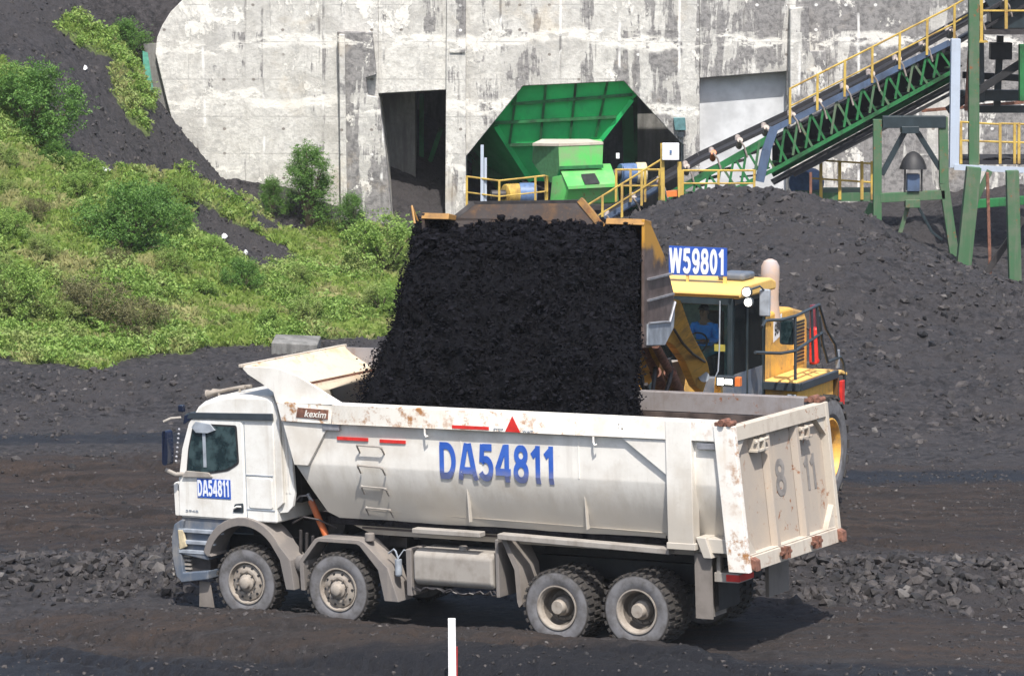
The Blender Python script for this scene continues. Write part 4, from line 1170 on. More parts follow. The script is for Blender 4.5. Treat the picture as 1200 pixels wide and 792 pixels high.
# mirror assembly on the near door post
m = MB(); m.prism(rounded([(-1.36, 2.38), (-1.34, 2.92), (-1.25, 2.92), (-1.24, 2.60), (-1.26, 2.38)], 0.05), 'y', -0.22, -0.06); mr = m.build('side_mirror', 'navy', truck, bevel=0.02)
b = MB(); b.path([(-1.16, 0.05, 3.10), (-1.26, -0.08, 3.10), (-1.36, -0.14, 3.05)], 0.022); b.build('mirror_arm', 'tank', mr); b = MB(); b.path([(-1.10, 0.05, 2.22), (-1.22, -0.06, 2.22), (-1.36, -0.14, 2.30)], 0.035); b.build('mirror_arm', 'tank', mr)
b = MB()
for k in range(8): b.ball((-1.235 + 0.012 * k, -0.02, 2.42 + 0.072 * k), 0.022, 8)
b.build('condensation_beads', 'steel', mr)
m = MB(); m.prism(rounded([(-1.13, 2.18), (-1.05, 2.28), (-0.62, 2.27), (-0.55, 2.20)], 0.02), 'y', -0.035, 0.0); m.build('door_ledge', 'tank', truck, bevel=0.008)
# lower front: steps, headlamp, bumper
m = MB(); m.prism([(-1.22, 1.53), (-0.2, 1.53), (-0.42, 1.40), (-0.60, 1.20), (-0.68, 1.02), (-1.24, 1.02)], 'y', 0.05, 0.5); m.build('step_panel', 'bluegrey', truck, bevel=0.015)
m = MB()
for z0, z1, w_ in ((1.30, 1.36, -0.42), (1.12, 1.18, -0.58), (0.97, 1.03, -0.66)): m.bx(-1.26, w_, -0.01, 0.06, z0, z1)
m.build('step_edge', 'mirror', truck, bevel=0.01)
m = MB(); m.prism([(-1.34, 1.42), (-1.20, 1.50), (-1.14, 1.50), (-1.26, 1.05), (-0.70, 0.98), (-0.70, 0.88), (-1.22, 0.95), (-1.20, 0.66), (-0.72, 0.72), (-0.72, 0.58), (-1.24, 0.50), (-1.34, 0.60), (-1.40, 0.9), (-1.40, 1.2)], 'y', 0.0, 0.5)
m.bx(-1.42, -1.20, 0.2, 2.5, 0.52, 1.30)
m.build('bumper', 'bluegrey', truck, bevel=0.02)
m = MB(); m.bx(-1.17, -0.74, 0.10, 0.3, 0.60, 0.98); m.build('entry_step_box', 'darksteel', truck)
m = MB()
for k in range(5): m.bx(-1.215, -1.09, 0.06, 0.12, 0.64 + k * 0.065, 0.67 + k * 0.065)
for k in range(8): m.bx(-1.435, -1.40, 0.05, 0.35, 0.60 + k * 0.085, 0.63 + k * 0.085)
m.build('lower_grille', 'tank', truck)
m = MB(); m.prism([(-1.24, 1.02), (-1.26, 1.34), (-1.16, 1.34), (-1.10, 1.08)], 'y', -0.02, 0.03); m.build('headlight', 'cream', truck, bevel=0.015)
m = MB(); m.prism(rounded([(-1.35, 1.55), (-1.36, 2.06), (-1.29, 2.09), (-1.26, 1.55)], 0.03), 'y', 0.06, 0.30); m.build('corner_deflector', 'cab', truck, bevel=0.03)
m = MB(); m.prism([(-0.98, 0.52), (-0.78, 0.52), (-0.72, 0.12), (-1.0, 0.12)], 'y', 0.12, 0.14); m.build('mudflap', 'flap', truck)

# ---- dump body
YB0, YB1 = -0.10, 2.83
YC = (YB0 + YB1) / 2
lv = [(1.40, 2.15, 8.50), (1.74, 1.45, 8.52), (2.10, 1.24, 8.49), (2.50, 1.03, 8.46), (3.14, 0.82, 8.40), (3.45, 0.72, 8.37), (3.46, 0.715, 1.90), (3.58, 0.68, 1.66), (3.70, 0.48, 1.42), (3.84, 0.22, 1.13), (3.95, 0.10, 0.74)]
def yoff(z):
    pts = [(1.40, 0.46), (1.54, 0.37), (1.74, 0.28), (2.48, 0.055), (3.14, 0.05), (4.0, 0.04)]
    for (a, b), (c_, d_) in zip(pts, pts[1:]):
        if z <= c_: return b + (d_ - b) * max(0, (z - a)) / (c_ - a)
    return pts[-1][1]
def side_panel(sgn):
    m = MB(); nc = 14; rows = []
    zs = [1.40, 1.54, 1.74, 2.10, 2.48, 2.52, 3.14, 3.45, 3.46, 3.58, 3.70, 3.84, 3.95]
    def lim(z):
        for a, b in zip(lv, lv[1:]):
            if z <= b[0] + 1e-6:
                t_ = max(0, (z - a[0]) / (b[0] - a[0])); return a[1] + (b[1] - a[1]) * t_, a[2] + (b[2] - a[2]) * t_
        return lv[-1][1:]
    for z in zs:
        x0, x1 = lim(z)
        for part in (0, 1):
            for i in range(nc + 1):
                x = x0 + (x1 - x0) * i / nc
                yy = yoff(z) + part * 0.05
                if 1.7 < z < 3.1 and part == 0: yy += 0.006 * math.sin(x * 2.7 + z) * (1 if 2 < x < 8 else 0)      # dents in the plate
                y = YB0 + yy if sgn > 0 else YB1 - yy
                rows.append((x, y, z))
    w = nc + 1; m.v = rows; nr = len(zs)
    I = lambda r, p, i: (r * 2 + p) * w + i
    for r in range(nr - 1):
        for i in range(nc):
            m.f += [(I(r, 0, i), I(r, 0, i + 1), I(r + 1, 0, i + 1), I(r + 1, 0, i)), (I(r, 1, i), I(r + 1, 1, i), I(r + 1, 1, i + 1), I(r, 1, i + 1))]
        m.f += [(I(r, 0, 0), I(r + 1, 0, 0), I(r + 1, 1, 0), I(r, 1, 0)), (I(r, 0, nc), I(r, 1, nc), I(r + 1, 1, nc), I(r + 1, 0, nc))]
    for i in range(nc):
        m.f += [(I(0, 0, i), I(0, 1, i), I(0, 1, i + 1), I(0, 0, i + 1)), (I(nr - 1, 0, i), I(nr - 1, 0, i + 1), I(nr - 1, 1, i + 1), I(nr - 1, 1, i))]
    return m.build('side_plate', 'white' if sgn > 0 else 'railfar', truck, ang=20)
sp1 = side_panel(1); sp2 = side_panel(-1)
sp1['label'] = 'white outer side plate of the dump body'
# paler strip covering the shallow rib marks
m = MB()
for x in (4.08, 6.10): m.prism([(x, 1.74), (x + 0.016, 1.74), (x - 0.03, 2.5), (x - 0.04, 2.5)], 'y', YB0 + 0.13, YB0 + 0.20)
for x in (4.02, 6.04): m.bx(x, x + 0.012, YB0 + 0.043, YB0 + 0.06, 2.5, 3.14)
m.hexa([(2.0, YB0 + 0.33, 1.795), (7.5, YB0 + 0.33, 1.715), (7.5, YB0 + 0.33, 1.715), (2.0, YB0 + 0.33, 1.795), (2.0, YB0 + 0.26, 1.812), (7.5, YB0 + 0.26, 1.732), (7.5, YB0 + 0.33, 1.732), (2.0, YB0 + 0.33, 1.812)])
m.build('weld_seam', 'white', truck)
m = MB(); m.bx(2.0, 8.46, YB0 + 0.38, YB1 - 0.38, 1.49, 1.545); m.build('body_floor', 'inner', truck)
m = MB()
for x in np.arange(2.3, 8.2, 0.55): m.bx(x, x + 0.1, YB0 + 0.5, YB1 - 0.5, 1.36, 1.485)
m.bx(2.0, 8.3, 0.93, 1.05, 1.18, 1.355); m.bx(2.0, 8.3, 1.66, 1.78, 1.18, 1.355)
m.build('body_crossmembers', 'black', truck)
# front wall with its canopy over the cab
fw = [(2.05, 1.50), (1.45, 1.74), (1.03, 2.50), (0.72, 3.45), (0.68, 3.58)]
def wall_sheet(name, pts, mat, parent, dx0, dx1, dy):
    m = MB()
    for (xa, za), (xb, zb) in zip(pts, pts[1:]):
        q = []
        for d in (dx0, dx1):
            q.append([(xa + d, YB0 + yoff(za) + dy, za + d * 0.15), (xb + d, YB0 + yoff(zb) + dy, zb + d * 0.15), (xb + d, YB1 - yoff(zb) - dy, zb + d * 0.15), (xa + d, YB1 - yoff(za) - dy, za + d * 0.15)])
        m.hexa(q[0] + q[1])
    return m.build(name, mat, parent, bevel=0)
fwall = wall_sheet('front_wall', fw, 'dusty', truck, 0.0, 0.05, 0.055)
wall_sheet('wall_liner', fw[1:], 'hopperin', fwall, 0.055, 0.065, 0.06)
m = MB()
cn = [(0.69, 3.575), (0.27, 3.80), (0.10, 3.94)]
m.prism(cn + [(x + 0.02, z + 0.05) for x, z in cn[::-1]], 'y', YB0 + 0.075, YB1 - 0.075); cnp = m.build('canopy', 'hopperin', truck, label=None) if False else m.build('canopy', 'hopperin', truck)
m = MB(); m.bar((0.11, YB0, 3.965), (0.11, YB1, 3.965), 0.07, 0.05, (0, 0, 1)); m.build('canopy_lip', 'dusty', cnp, bevel=0.01)
m = MB()
for y in (0.55, 1.35, 2.15): m.prism([(0.60, 3.55), (0.27, 3.76), (0.14, 3.90), (0.30, 3.66), (0.62, 3.30), (0.86, 2.6), (0.78, 2.6)], 'y', y, y + 0.05)
m.build('canopy_bracket', 'white', cnp)
m = MB(); m.bar((0.70, YB0 + 0.1, 3.60), (0.70, YB1 - 0.1, 3.60), 0.04, 0.03); m.build('fold_edge', 'rusty', cnp)
# top rails
m = MB(); m.bx(1.80, 8.34, YB0 - 0.035, YB0 + 0.10, 3.145, 3.445); m.prism([(0.86, 3.145), (0.78, 3.445), (1.80, 3.445), (1.80, 3.145)], 'y', YB0 - 0.035, YB0 + 0.06)
rail = m.build('top_rail', 'whiterust', truck, bevel=0.012)
rail['label'] = 'rust spotted near top rail of the dump body'
m = MB(); m.bx(1.95, 8.34, YB1 - 0.12, YB1 + 0.035, 3.145, 3.445); m.build('top_rail', 'railfar', truck, bevel=0.012)
m = MB(); m.bx(2.2, 8.3, YB1 - 0.16, YB1 - 0.13, 2.2, 3.14); m.build('inner_liner', 'inner', truck)
# lettering and markings
lettering('lettering', 'DA54811', 'blue', truck, (3.64, 0, 2.375), (5.64, 0, 2.385), (3.65, 0, 2.945), depth=0.004, ymap=lambda z: YB0 + yoff(z) - 0.007)
m = MB(); m.bx(1.83, 2.39, YB0 + 0.03, YB0 + 0.045, 2.895, 2.945); m.bx(2.60, 3.06, YB0 + 0.03, YB0 + 0.045, 2.885, 2.935); m.build('reflective_strip', 'red', truck)
m = MB(); m.bx(3.94, 4.58, YB0 - 0.041, YB0 - 0.033, 3.165, 3.215); m.build('reflective_strip', 'red', truck)
m = MB(); m.prism([(4.86, 3.155), (5.12, 3.15), (4.99, 3.39)], 'y', YB0 - 0.041, YB0 - 0.033); m.build('warning_triangle', 'red', truck)
text('small_lettering', 'STOP', 'mirror', truck, (4.66, YB0 - 0.036, 3.165), (4.83, YB0 - 0.036, 3.165), (4.66, YB0 - 0.036, 3.20), bold=0.02)
text('small_lettering', 'WAIT', 'mirror', truck, (5.16, YB0 - 0.036, 3.155), (5.34, YB0 - 0.036, 3.155), (5.16, YB0 - 0.036, 3.19), bold=0.02)
m = MB(); m.prism([(1.14, 3.22), (1.18, 3.37), (1.74, 3.355), (1.72, 3.21)], 'y', YB0 - 0.041, YB0 - 0.030); m.build('maker_plate', 'rusty', truck)
text('plate_lettering', 'kexim', 'white', truck, (1.30, YB0 - 0.043, 3.235), (1.70, YB0 - 0.043, 3.225), (1.30, YB0 - 0.043, 3.34), bold=0.02, lean=0.3)
# gussets, posts, hooks, rungs
m = MB(); m.prism([(6.80, 3.145), (7.55, 3.145), (7.55, 2.62)], 'y', YB0 - 0.01, YB0 + 0.05); m.build('gusset', 'white', truck, bevel=0.006)
m = MB(); m.prism([(0.86, 3.14), (1.72, 3.14), (1.30, 2.48), (1.05, 2.48)], 'y', YB0 + 0.0, YB0 + 0.06)
m.build('gusset', 'white', truck, bevel=0.006)
m = MB(); m.bx(7.55, 7.97, YB0 - 0.045, YB0 + 0.16, 1.62, 3.43); m.bx(7.53, 8.0, YB0 - 0.055, YB0 + 0.33, 1.56, 1.66); m.build('side_post', 'white', truck, bevel=0.012)
m = MB(); m.prism([(7.98, 1.75), (8.14, 1.75), (8.24, 1.45), (8.1, 1.45)], 'y', YB0 - 0.0, YB0 + 0.5); m.bx(8.0, 8.5, YB0 + 0.06, YB0 + 0.4, 1.52, 1.73); m.build('rear_skirt', 'white', truck, bevel=0.012)
m = MB()
for x in (3.45, 6.35):
    m = MB(); m.path([(x, YB0 - 0.03, 3.14), (x, YB0 - 0.03, 3.06), (x + 0.03, YB0 - 0.05, 3.02), (x + 0.06, YB0 - 0.03, 3.03)], 0.016, 8); m.build('tarp_hook', 'white', truck)
m = MB(); m.bx(1.60, 1.90, YB0 - 0.02, YB0 + 0.05, 3.04, 3.14); m.build('latch_block', 'steel', truck, bevel=0.008)
m = MB(); m.bx(8.05, 8.38, YB0 - 0.02, YB0 + 0.05, 3.03, 3.12); m.build('latch_block', 'steel', truck, bevel=0.008)
for z in (2.84, 2.53, 2.20, 1.86):
    m = MB(); yo = YB0 + yoff(z)
    m.path([(2.22, yo + 0.01, z - 0.13), (2.24, yo - 0.10, z - 0.02), (2.26, yo - 0.10, z), (2.66, yo - 0.10, z - 0.01), (2.68, yo - 0.10, z - 0.03), (2.66, yo + 0.01, z - 0.14)], 0.014, 8)
    m.ball((2.25, yo - 0.10, z), 0.024, 8); m.ball((2.67, yo - 0.10, z - 0.02), 0.024, 8)
    m.build('ladder_rung', 'tank', truck)
# rails under the body
m = MB(); m.bx(3.12, 4.32, -0.07, 0.10, 1.53, 1.61); m.build('underride_rail', 'tank', truck, bevel=0.015)
m = MB(); m.hexa([(4.62, -0.07, 1.52), (7.52, -0.07, 1.46), (7.52, 0.12, 1.46), (4.62, 0.12, 1.52), (4.62, -0.07, 1.61), (7.52, -0.07, 1.55), (7.52, 0.12, 1.55), (4.62, 0.12, 1.61)]); m.build('underride_rail', 'tank', truck, bevel=0.015)
# rear: mudflaps, lamps
m = MB(); m.hexa([(7.98, 0.02, 0.53), (8.04, 0.02, 0.53), (8.04, 0.68, 0.53), (7.98, 0.68, 0.53), (7.94, 0.02, 1.50), (8.0, 0.02, 1.50), (8.0, 0.68, 1.50), (7.94, 0.68, 1.50)]); m.bx(7.90, 8.18, 0.0, 0.02, 0.55, 1.50); m.build('mudflap', 'flap', truck)
m = MB(); m.bx(7.99, 8.05, 2.02, 2.68, 0.53, 1.50); m.build('mudflap', 'flap', truck)
m = MB(); m.bx(8.06, 8.12, 0.3, 0.95, 0.62, 1.1); m.build('mudflap', 'black', truck)
m = MB(); m.bx(8.20, 8.26, 0.10, 0.16, 1.20, 1.50); m.bx(8.16, 8.56, 0.10, 0.52, 1.08, 1.22); tl = m.build('tail_lamp_bracket', 'tank', truck, bevel=0.01)
m = MB(); m.bx(8.36, 8.58, 0.085, 0.54, 1.10, 1.20); m.build('tail_lamp', 'red', tl, bevel=0.01)

# ---- tailgate: a deep frame leaning slightly outwards at the bottom
tg = MB()
y0, y1 = YB0 - 0.05, YB1 + 0.05
tx = lambda z: 8.66 + (3.38 - z) / (3.38 - 1.28) * 0.20
def slab(m, ya, yb, za, zb, t0, t1):
    m.hexa([(tx(za) + t0, ya, za), (tx(za) + t1, ya, za), (tx(za) + t1, yb, za), (tx(za) + t0, yb, za), (tx(zb) + t0, ya, zb), (tx(zb) + t1, ya, zb), (tx(zb) + t1, yb, zb), (tx(zb) + t0, yb, zb)])
slab(tg, y0 + 0.09, y1 - 0.09, 1.32, 3.36, -0.20, -0.13)
tgo = tg.build('tailgate', 'tgpanel', truck); tgo['label'] = 'dusty beige tailgate with faded numbers'
m = MB(); slab(m, y0, y0 + 0.10, 1.28, 3.38, -0.33, 0.0); f1 = m.build('side_frame', 'whiterust', tgo, bevel=0.01)
m = MB(); slab(m, y1 - 0.10, y1, 1.28, 3.38, -0.33, 0.0); m.build('side_frame', 'dusty', tgo, bevel=0.01)
m = MB(); slab(m, y0 + 0.10, y1 - 0.10, 3.16, 3.375, -0.16, -0.004); m.build('top_bar', 'dusty', tgo, bevel=0.012)
m = MB(); slab(m, y0 + 0.10, y1 - 0.10, 1.285, 1.50, -0.16, -0.004); slab(m, y0 + 0.10, y1 - 0.10, 1.50, 1.525, -0.16, -0.03); bb = m.build('bottom_bar', 'dusty', tgo, bevel=0.012)
m = MB()
for y in (0.93, 1.86):
    m.hexa([(tx(1.5) - 0.13, y - 0.09, 1.52), (tx(1.5) - 0.03, y - 0.045, 1.52), (tx(1.5) - 0.03, y + 0.045, 1.52), (tx(1.5) - 0.13, y + 0.09, 1.52), (tx(3.16) - 0.13, y - 0.09, 3.17), (tx(3.16) - 0.03, y - 0.045, 3.17), (tx(3.16) - 0.03, y + 0.045, 3.17), (tx(3.16) - 0.13, y + 0.09, 3.17)])
m.build('stiffening_rib', 'tgpanel', tgo, bevel=0.01)
def trip(ya, za, yb, zb, yc, zc): MB().extr([(tx(za) - 0.13, ya, za), (tx(zb) - 0.13, yb, zb), (tx(zc) - 0.13, yc, zc)], (0.09, 0, 0)).build('corner_gusset', 'dusty', tgo)
trip(y0 + .1, 3.17, y0 + .38, 3.17, y0 + .1, 2.9); trip(y1 - .1, 3.17, y1 - .38, 3.17, y1 - .1, 2.9); trip(y0 + .1, 1.5, y0 + .38, 1.5, y0 + .1, 1.85); trip(y1 - .1, 1.5, y1 - .38, 1.5, y1 - .1, 1.85)
for y in (0.62, 2.05):
    m = MB(); m.bx(8.57, 8.72, y - 0.16, y + 0.2, 2.93, 2.97); m.bx(8.56, 8.73, y - 0.14, y - 0.10, 2.95, 3.12); m.bx(8.56, 8.73, y + 0.05, y + 0.09, 2.95, 3.12); m.tube((8.70, y - 0.18, 3.08), (8.70, y + 0.22, 3.10), 0.025)
    m.build('latch', 'dusty', tgo, bevel=0.006)
for y in (0.95, 1.95):
    m = MB(); m.bx(8.80, 8.93, y - 0.05, y - 0.01, 1.33, 1.50); m.bx(8.80, 8.93, y + 0.05, y + 0.09, 1.33, 1.50); m.tube((8.89, y - 0.14, 1.42), (8.89, y + 0.16, 1.42), 0.03); m.build('hinge', 'rusty', bb)
for y in (y0 + 0.10, y1 - 0.14):
    m = MB(); m.hexa([(8.82, y, 1.34), (8.93, y, 1.29), (8.93, y + 0.15, 1.29), (8.82, y + 0.15, 1.34), (8.81, y, 1.50), (8.92, y, 1.45), (8.92, y + 0.15, 1.45), (8.81, y + 0.15, 1.50)]); m.build('reflector_block', 'rusty', bb, bevel=0.012)
for y in (y0 + 0.06, y1 - 0.12):
    m = MB(); m.tube((8.48, y - 0.1, 3.43), (8.48, y + 0.14, 3.43), 0.05); m.bx(8.36, 8.62, y - 0.06, y + 0.08, 3.38, 3.43); m.tube((8.60, y - 0.08, 3.42), (8.60, y + 0.10, 3.42), 0.04); m.build('top_hinge', 'rusty', tgo)
def tgt(s, ya, yb, za, zb, mt='fade', b=0.03):
    lettering('faded_number', s, mt, tgo, (tx(za) - 0.126, ya, za), (tx(za) - 0.126, yb, za), (tx(zb) - 0.126, ya, zb), depth=0.003)
tgt('8', 1.20, 1.52, 2.18, 2.72); tgt('11', 2.12, 2.50, 2.14, 2.66); 
m = MB(); m.bx(8.39, 8.44, YB0 + 0.1, YB0 + 0.5, 1.55, 3.3); m.build('inner_post', 'white', truck)

# ================================================================== WHEEL LOADER (local: x towards the right of the picture, y towards its tail, z up)
LM = frame(24.0, 0, 0, (4.23, 69.13, 0.1)); LMi = LM.inverted()
loader = thing('wheel_loader', 'yellow wheel loader numbered W59801 tipping coal from its raised bucket', 'wheel loader', mw=LM)
RL = 1.02
M['ltyre'] = mat_tyre(RL)
lt = lug_tyre(RL, 0.80, 22)
lr = MB(); lr.lathe([(0.56, -0.34), (0.60, -0.37), (0.57, -0.38), (0.53, -0.30), (0.50, -0.15), (0.42, -0.05), (0.30, -0.02), (0.30, -0.12), (0.22, -0.16), (0.0, -0.16)], 36); lr.lathe([(0.56, -0.34), (0.56, 0.3), (0.3, 0.3)], 36)
ln = MB()
for i in range(16):
    a = 2 * math.pi * i / 16; ln.tube((0.37 * math.cos(a), -0.08, 0.37 * math.sin(a)), (0.37 * math.cos(a), -0.03, 0.37 * math.sin(a)), 0.022, n=6)
# the lathe axis is Y: turn wheels so that it runs along the loader's x
wp0 = None
FRP = Vector((0, -4.3, 0)); FANG = rad(-6)
for (x, y, flip, fr_) in ((1.24, 0.1, True, 0), (-1.24, 0.1, False, 0), (1.24, -4.45, True, 1), (-1.24, -4.45, False, 1)):
    if wp0 is None:
        w = lt.build('wheel', 'ltyre', loader, loc=(x, y, RL), ang=25)
        lr.build('rim', 'yellow', w, ang=25); ln.build('wheel_nuts', 'darksteel', w); wp0 = w
    else:
        w = wp0.copy(); COL.objects.link(w); w.location = (x, y, RL)
        for ch in list(wp0.children):
            d = ch.copy(); COL.objects.link(d); d.parent = w
    w.rotation_euler = (random.uniform(0, 1) * 0, 0, math.pi / 2 if flip else -math.pi / 2)
# rear frame, axles, counterweight
m = MB(); m.bx(-0.55, 0.55, -2.9, 2.3, 0.9, 1.75); m.tube((-1.2, 0, RL), (1.2, 0, RL), 0.2); m.build('rear_frame', 'darksteel', loader, bevel=0.03)
m = MB(); m.prism([(1.5, 0.8), (2.2, 0.95), (2.2, 1.9), (1.5, 2.1)], 'x', -0.95, 0.95); m.build('counterweight', 'yellow', loader, bevel=0.05)
# hood
m = MB()
prof = [(-1.05, 2.25), (-1.05, 3.50), (-0.6, 3.58), (0.4, 3.56), (1.1, 3.42), (1.28, 3.25), (1.32, 2.25)]
m.prism(prof, 'x', -0.74, 0.74)
hood = m.build('hood', 'yellow', loader, bevel=0.07, seg=3)
m = MB()
for k in range(12): m.bx(0.745, 0.765, 0.55, 1.05, 2.52 + k * 0.065, 2.555 + k * 0.065)
m.build('louvres', 'black', hood)
m = MB(); m.bx(0.742, 0.752, 0.50, 1.10, 2.48, 3.32); m.build('louvre_frame', 'yellowclean', hood)
m = MB(); m.hexa([(0.741, -0.55, 3.02), (0.747, -0.55, 3.02), (0.747, -0.12, 3.12), (0.741, -0.12, 3.12), (0.741, -0.55, 3.42), (0.747, -0.55, 3.42), (0.747, -0.12, 3.50), (0.741, -0.12, 3.50)]); m.build('badge', 'boxwhite', hood)
lettering('badge_lettering', '980', 'black', hood, (0.749, -0.50, 3.12), (0.749, -0.18, 3.19), (0.749, -0.50, 3.34), depth=0.003)
m = MB(); m.bx(0.75, 1.44, -1.15, 0.75, 1.75, 2.30); m.build('side_box', 'yellow', loader, bevel=0.03)
m = MB(); m.bx(-1.62, -0.75, -1.15, 0.75, 1.75, 2.30); m.build('side_box', 'yellow', loader, bevel=0.03)
m = MB(); m.bx(0.76, 1.40, -1.10, 0.70, 2.30, 2.42); m.build('step_block', 'yellowclean', loader, bevel=0.03)
m = MB(); m.bx(0.80, 1.50, -1.25, -1.16, 2.26, 2.40); m.bx(1.44, 1.52, -1.16, 0.8, 2.26, 2.40); m.build('walkway_edge', 'band', loader, bevel=0.01)
m = MB(); m.bx(1.25, 1.42, -1.22, -1.16, 1.80, 2.20); m.build('access_plate', 'mirror', loader, bevel=0.02)
# rear fender over the wheel
m = MB(); m.prism([(0.55, 2.32), (1.15, 2.36), (1.45, 2.28), (1.45, 2.22), (1.12, 2.30), (0.55, 2.26)], 'x', 0.90, 1.46); m.build('rear_fender', 'yellowclean', loader, bevel=0.015)
m = MB(); m.prism([(1.0, 2.30), (1.0, 1.45), (1.10, 1.40), (1.50, 1.40), (1.50, 2.25)], 'y', 0.78, 0.86); m.build('fender_face', plain('umber_fender_plate', (0.12, 0.06, 0.015), 0.6), loader)
m = MB(); m.bx(1.51, 1.57, 0.85, 1.0, 1.75, 2.20); m.build('marker_panel', 'red', loader, bevel=0.01)
m = MB(); m.bx(0.78, 0.95, 1.22, 1.40, 2.42, 3.10); m.build('fire_extinguisher', 'red', loader, bevel=0.05)
m = MB(); m.bx(0.76, 0.86, 1.34, 1.5, 2.4, 3.5); m.build('rear_panel', plain('rear_stripe', (0.16, 0.03, 0.05), 0.5), loader)
# handrails on the tail
m = MB(); R_ = 0.028
P = lambda px, py, v, ax=0: tuple(onl(LMi, px, py, ax, v))
rails = [
 [P(893, 383, 1.46), P(897, 376, 1.46), P(905, 375, 1.46), P(915, 375, 1.46), P(933, 370, 1.46), P(960, 357, 1.46)],
 [P(885, 413, 1.46), P(915, 414, 1.46), P(932, 411, 1.46), P(963, 390, 1.46)],
 [P(932, 370, 1.46), P(932, 445, 1.46)], [P(951, 362, 1.46), P(953, 424, 1.46)], [P(957, 357, 1.46), P(961, 420, 1.46)],
 [P(960, 357, 1.44), P(968, 385, 1.44), P(979, 404, 1.44), P(981, 420, 1.44)],
 [P(960, 370, 1.44), P(964, 402, 1.44), P(970, 424, 1.44), P(985, 418, 1.44), P(989, 426, 1.44), P(990, 455, 1.44)],
]
for r_ in rails:
    m = MB(); m.path(r_, R_, 8); m.build('handrail', 'band', loader)
m = MB(); m.bx(1.40, 1.46, 0.95, 1.02, 2.42, 2.75); m.build('rail_bracket', 'mirror', loader)
# exhaust stack with a rounded hood
m = MB(); sx, sy = -0.05, -0.35
c0 = onl(LMi, 903, 345, 1, sy); sx = c0.x
m.path([(sx, sy, 3.4), (sx, sy, 3.62), (sx, sy, 3.8), (sx - 0.01, sy, 4.2), (sx - 0.01, sy, 4.37), (sx - 0.01, sy, 4.46), (sx - 0.01, sy, 4.50)], [0.19, 0.16, 0.145, 0.17, 0.165, 0.12, 0.04], 20)
m.build('exhaust_stack', 'stack', loader)
# cab
CX0, CX1, CY0, CY1, CZ0, CZ1 = -0.82, 0.82, -2.85, -1.20, 1.95, 4.04
m = MB()
m.bx(CX0, CX1, CY0, CY1, CZ0 - 0.1, CZ0 + 0.10)
for x, y in ((CX0, CY0), (CX1 - 0.09, CY0), (CX0, CY1 - 0.09), (CX1 - 0.09, CY1 - 0.09)): m.bx(x, x + 0.09, y, y + 0.09, CZ0 + .1, CZ1)
m.bx(CX0, CX1, CY0, CY0 + 0.09, CZ1 - 0.12, CZ1); m.bx(CX0, CX1, CY1 - 0.09, CY1, CZ1 - 0.12, CZ1)
m.bx(CX1 - 0.07, CX1, CY0 + .1, CY1 - .1, CZ1 - 0.12, CZ1); m.bx(CX0, CX0 + 0.07, CY0 + .1, CY1 - .1, CZ1 - 0.12, CZ1)
m.bx(CX1 - 0.06, CX1, CY0 + 0.75, CY0 + 0.83, CZ0 + .1, CZ1)
m.bx(CX0, CX1, CY0 - 0.01, CY0 + 0.07, CZ0 + .1, CZ0 + 0.55)
m.bx(CX0 + .1, CX1 - .1, CY1 - 0.05, CY1 - 0.01, CZ0 + .1, CZ1 - .12)
cabl = m.build('cab', 'cabdark', loader, bevel=0.015)
m = MB(); m.bx(CX0 + 0.09, CX1 - 0.09, CY0 + 0.03, CY0 + 0.045, CZ0 + 0.55, CZ1 - 0.12); m.build('windscreen', 'clear', cabl)
m = MB(); m.bx(CX1 - 0.03, CX1 - 0.02, CY0 + 0.09, CY1 - 0.09, CZ0 + 0.75, CZ1 - 0.12); m.build('side_window', 'clear', cabl)
m = MB(); m.bx(CX0 + 0.02, CX0 + 0.03, CY0 + 0.09, CY1 - 0.09, CZ0 + 0.6, CZ1 - 0.12); m.build('side_window', 'clear', cabl)
m = MB(); m.bx(CX1 - 0.05, CX1 - 0.01, CY0 + 0.09, CY1 - 0.09, CZ0 + 0.1, CZ0 + 0.75); m.build('door_panel', 'bluegrey', cabl)
m = MB(); m.bx(CX0 + .12, CX1 - .12, CY1 - 0.10, CY1 - 0.06, CZ0 + 0.2, CZ1 - 0.2); m.build('rear_lining', plain('teal_cab_lining', (0.34, 0.50, 0.46), 0.7), cabl)
# arched dark screen surround
m = MB(); ax0, ax1 = -0.75, 0.52
xs = [ax0, ax0] + [ax0 + (ax1 - ax0) * (0.5 - 0.5 * math.cos(math.pi * i / 16)) for i in range(17)] + [ax1, ax1]
zs = [2.6, 3.55] + [3.55 + 0.42 * math.sin(math.pi * i / 16) for i in range(17)] + [3.55, 2.6]
m.path([(x, CY0 + 0.10, z) for x, z in zip(xs[1:-1], zs[1:-1])], 0.035, 6); m.build('roll_hoop', 'black', cabl)
m = MB(); m.path([(0.60, CY0 - 0.02, 4.0), (0.60, CY0 - 0.03, 3.2), (0.58, CY0 - 0.03, 2.78), (0.52, CY0 - 0.03, 2.65)], 0.013, 6); m.build('wiper', 'mirror', cabl)
m = MB(); m.bx(0.50, 0.70, CY0 - 0.016, CY0 - 0.011, 3.12, 3.24); m.build('warning_sticker', plain('olive_sticker', (0.32, 0.28, 0.05), 0.6), cabl)
m = MB(); m.prism([(-2.86, 4.04), (-2.88, 4.13), (-2.70, 4.27), (-1.3, 4.27), (-1.05, 4.19), (-1.05, 4.04)], 'x', -1.0, 0.98); m.build('roof', 'yellowclean', cabl, bevel=0.05, seg=3)
m = MB(); m.bx(0.25, 0.75, -2.1, -1.5, 4.27, 4.40); m.build('air_unit', 'bluegrey', cabl, bevel=0.05)
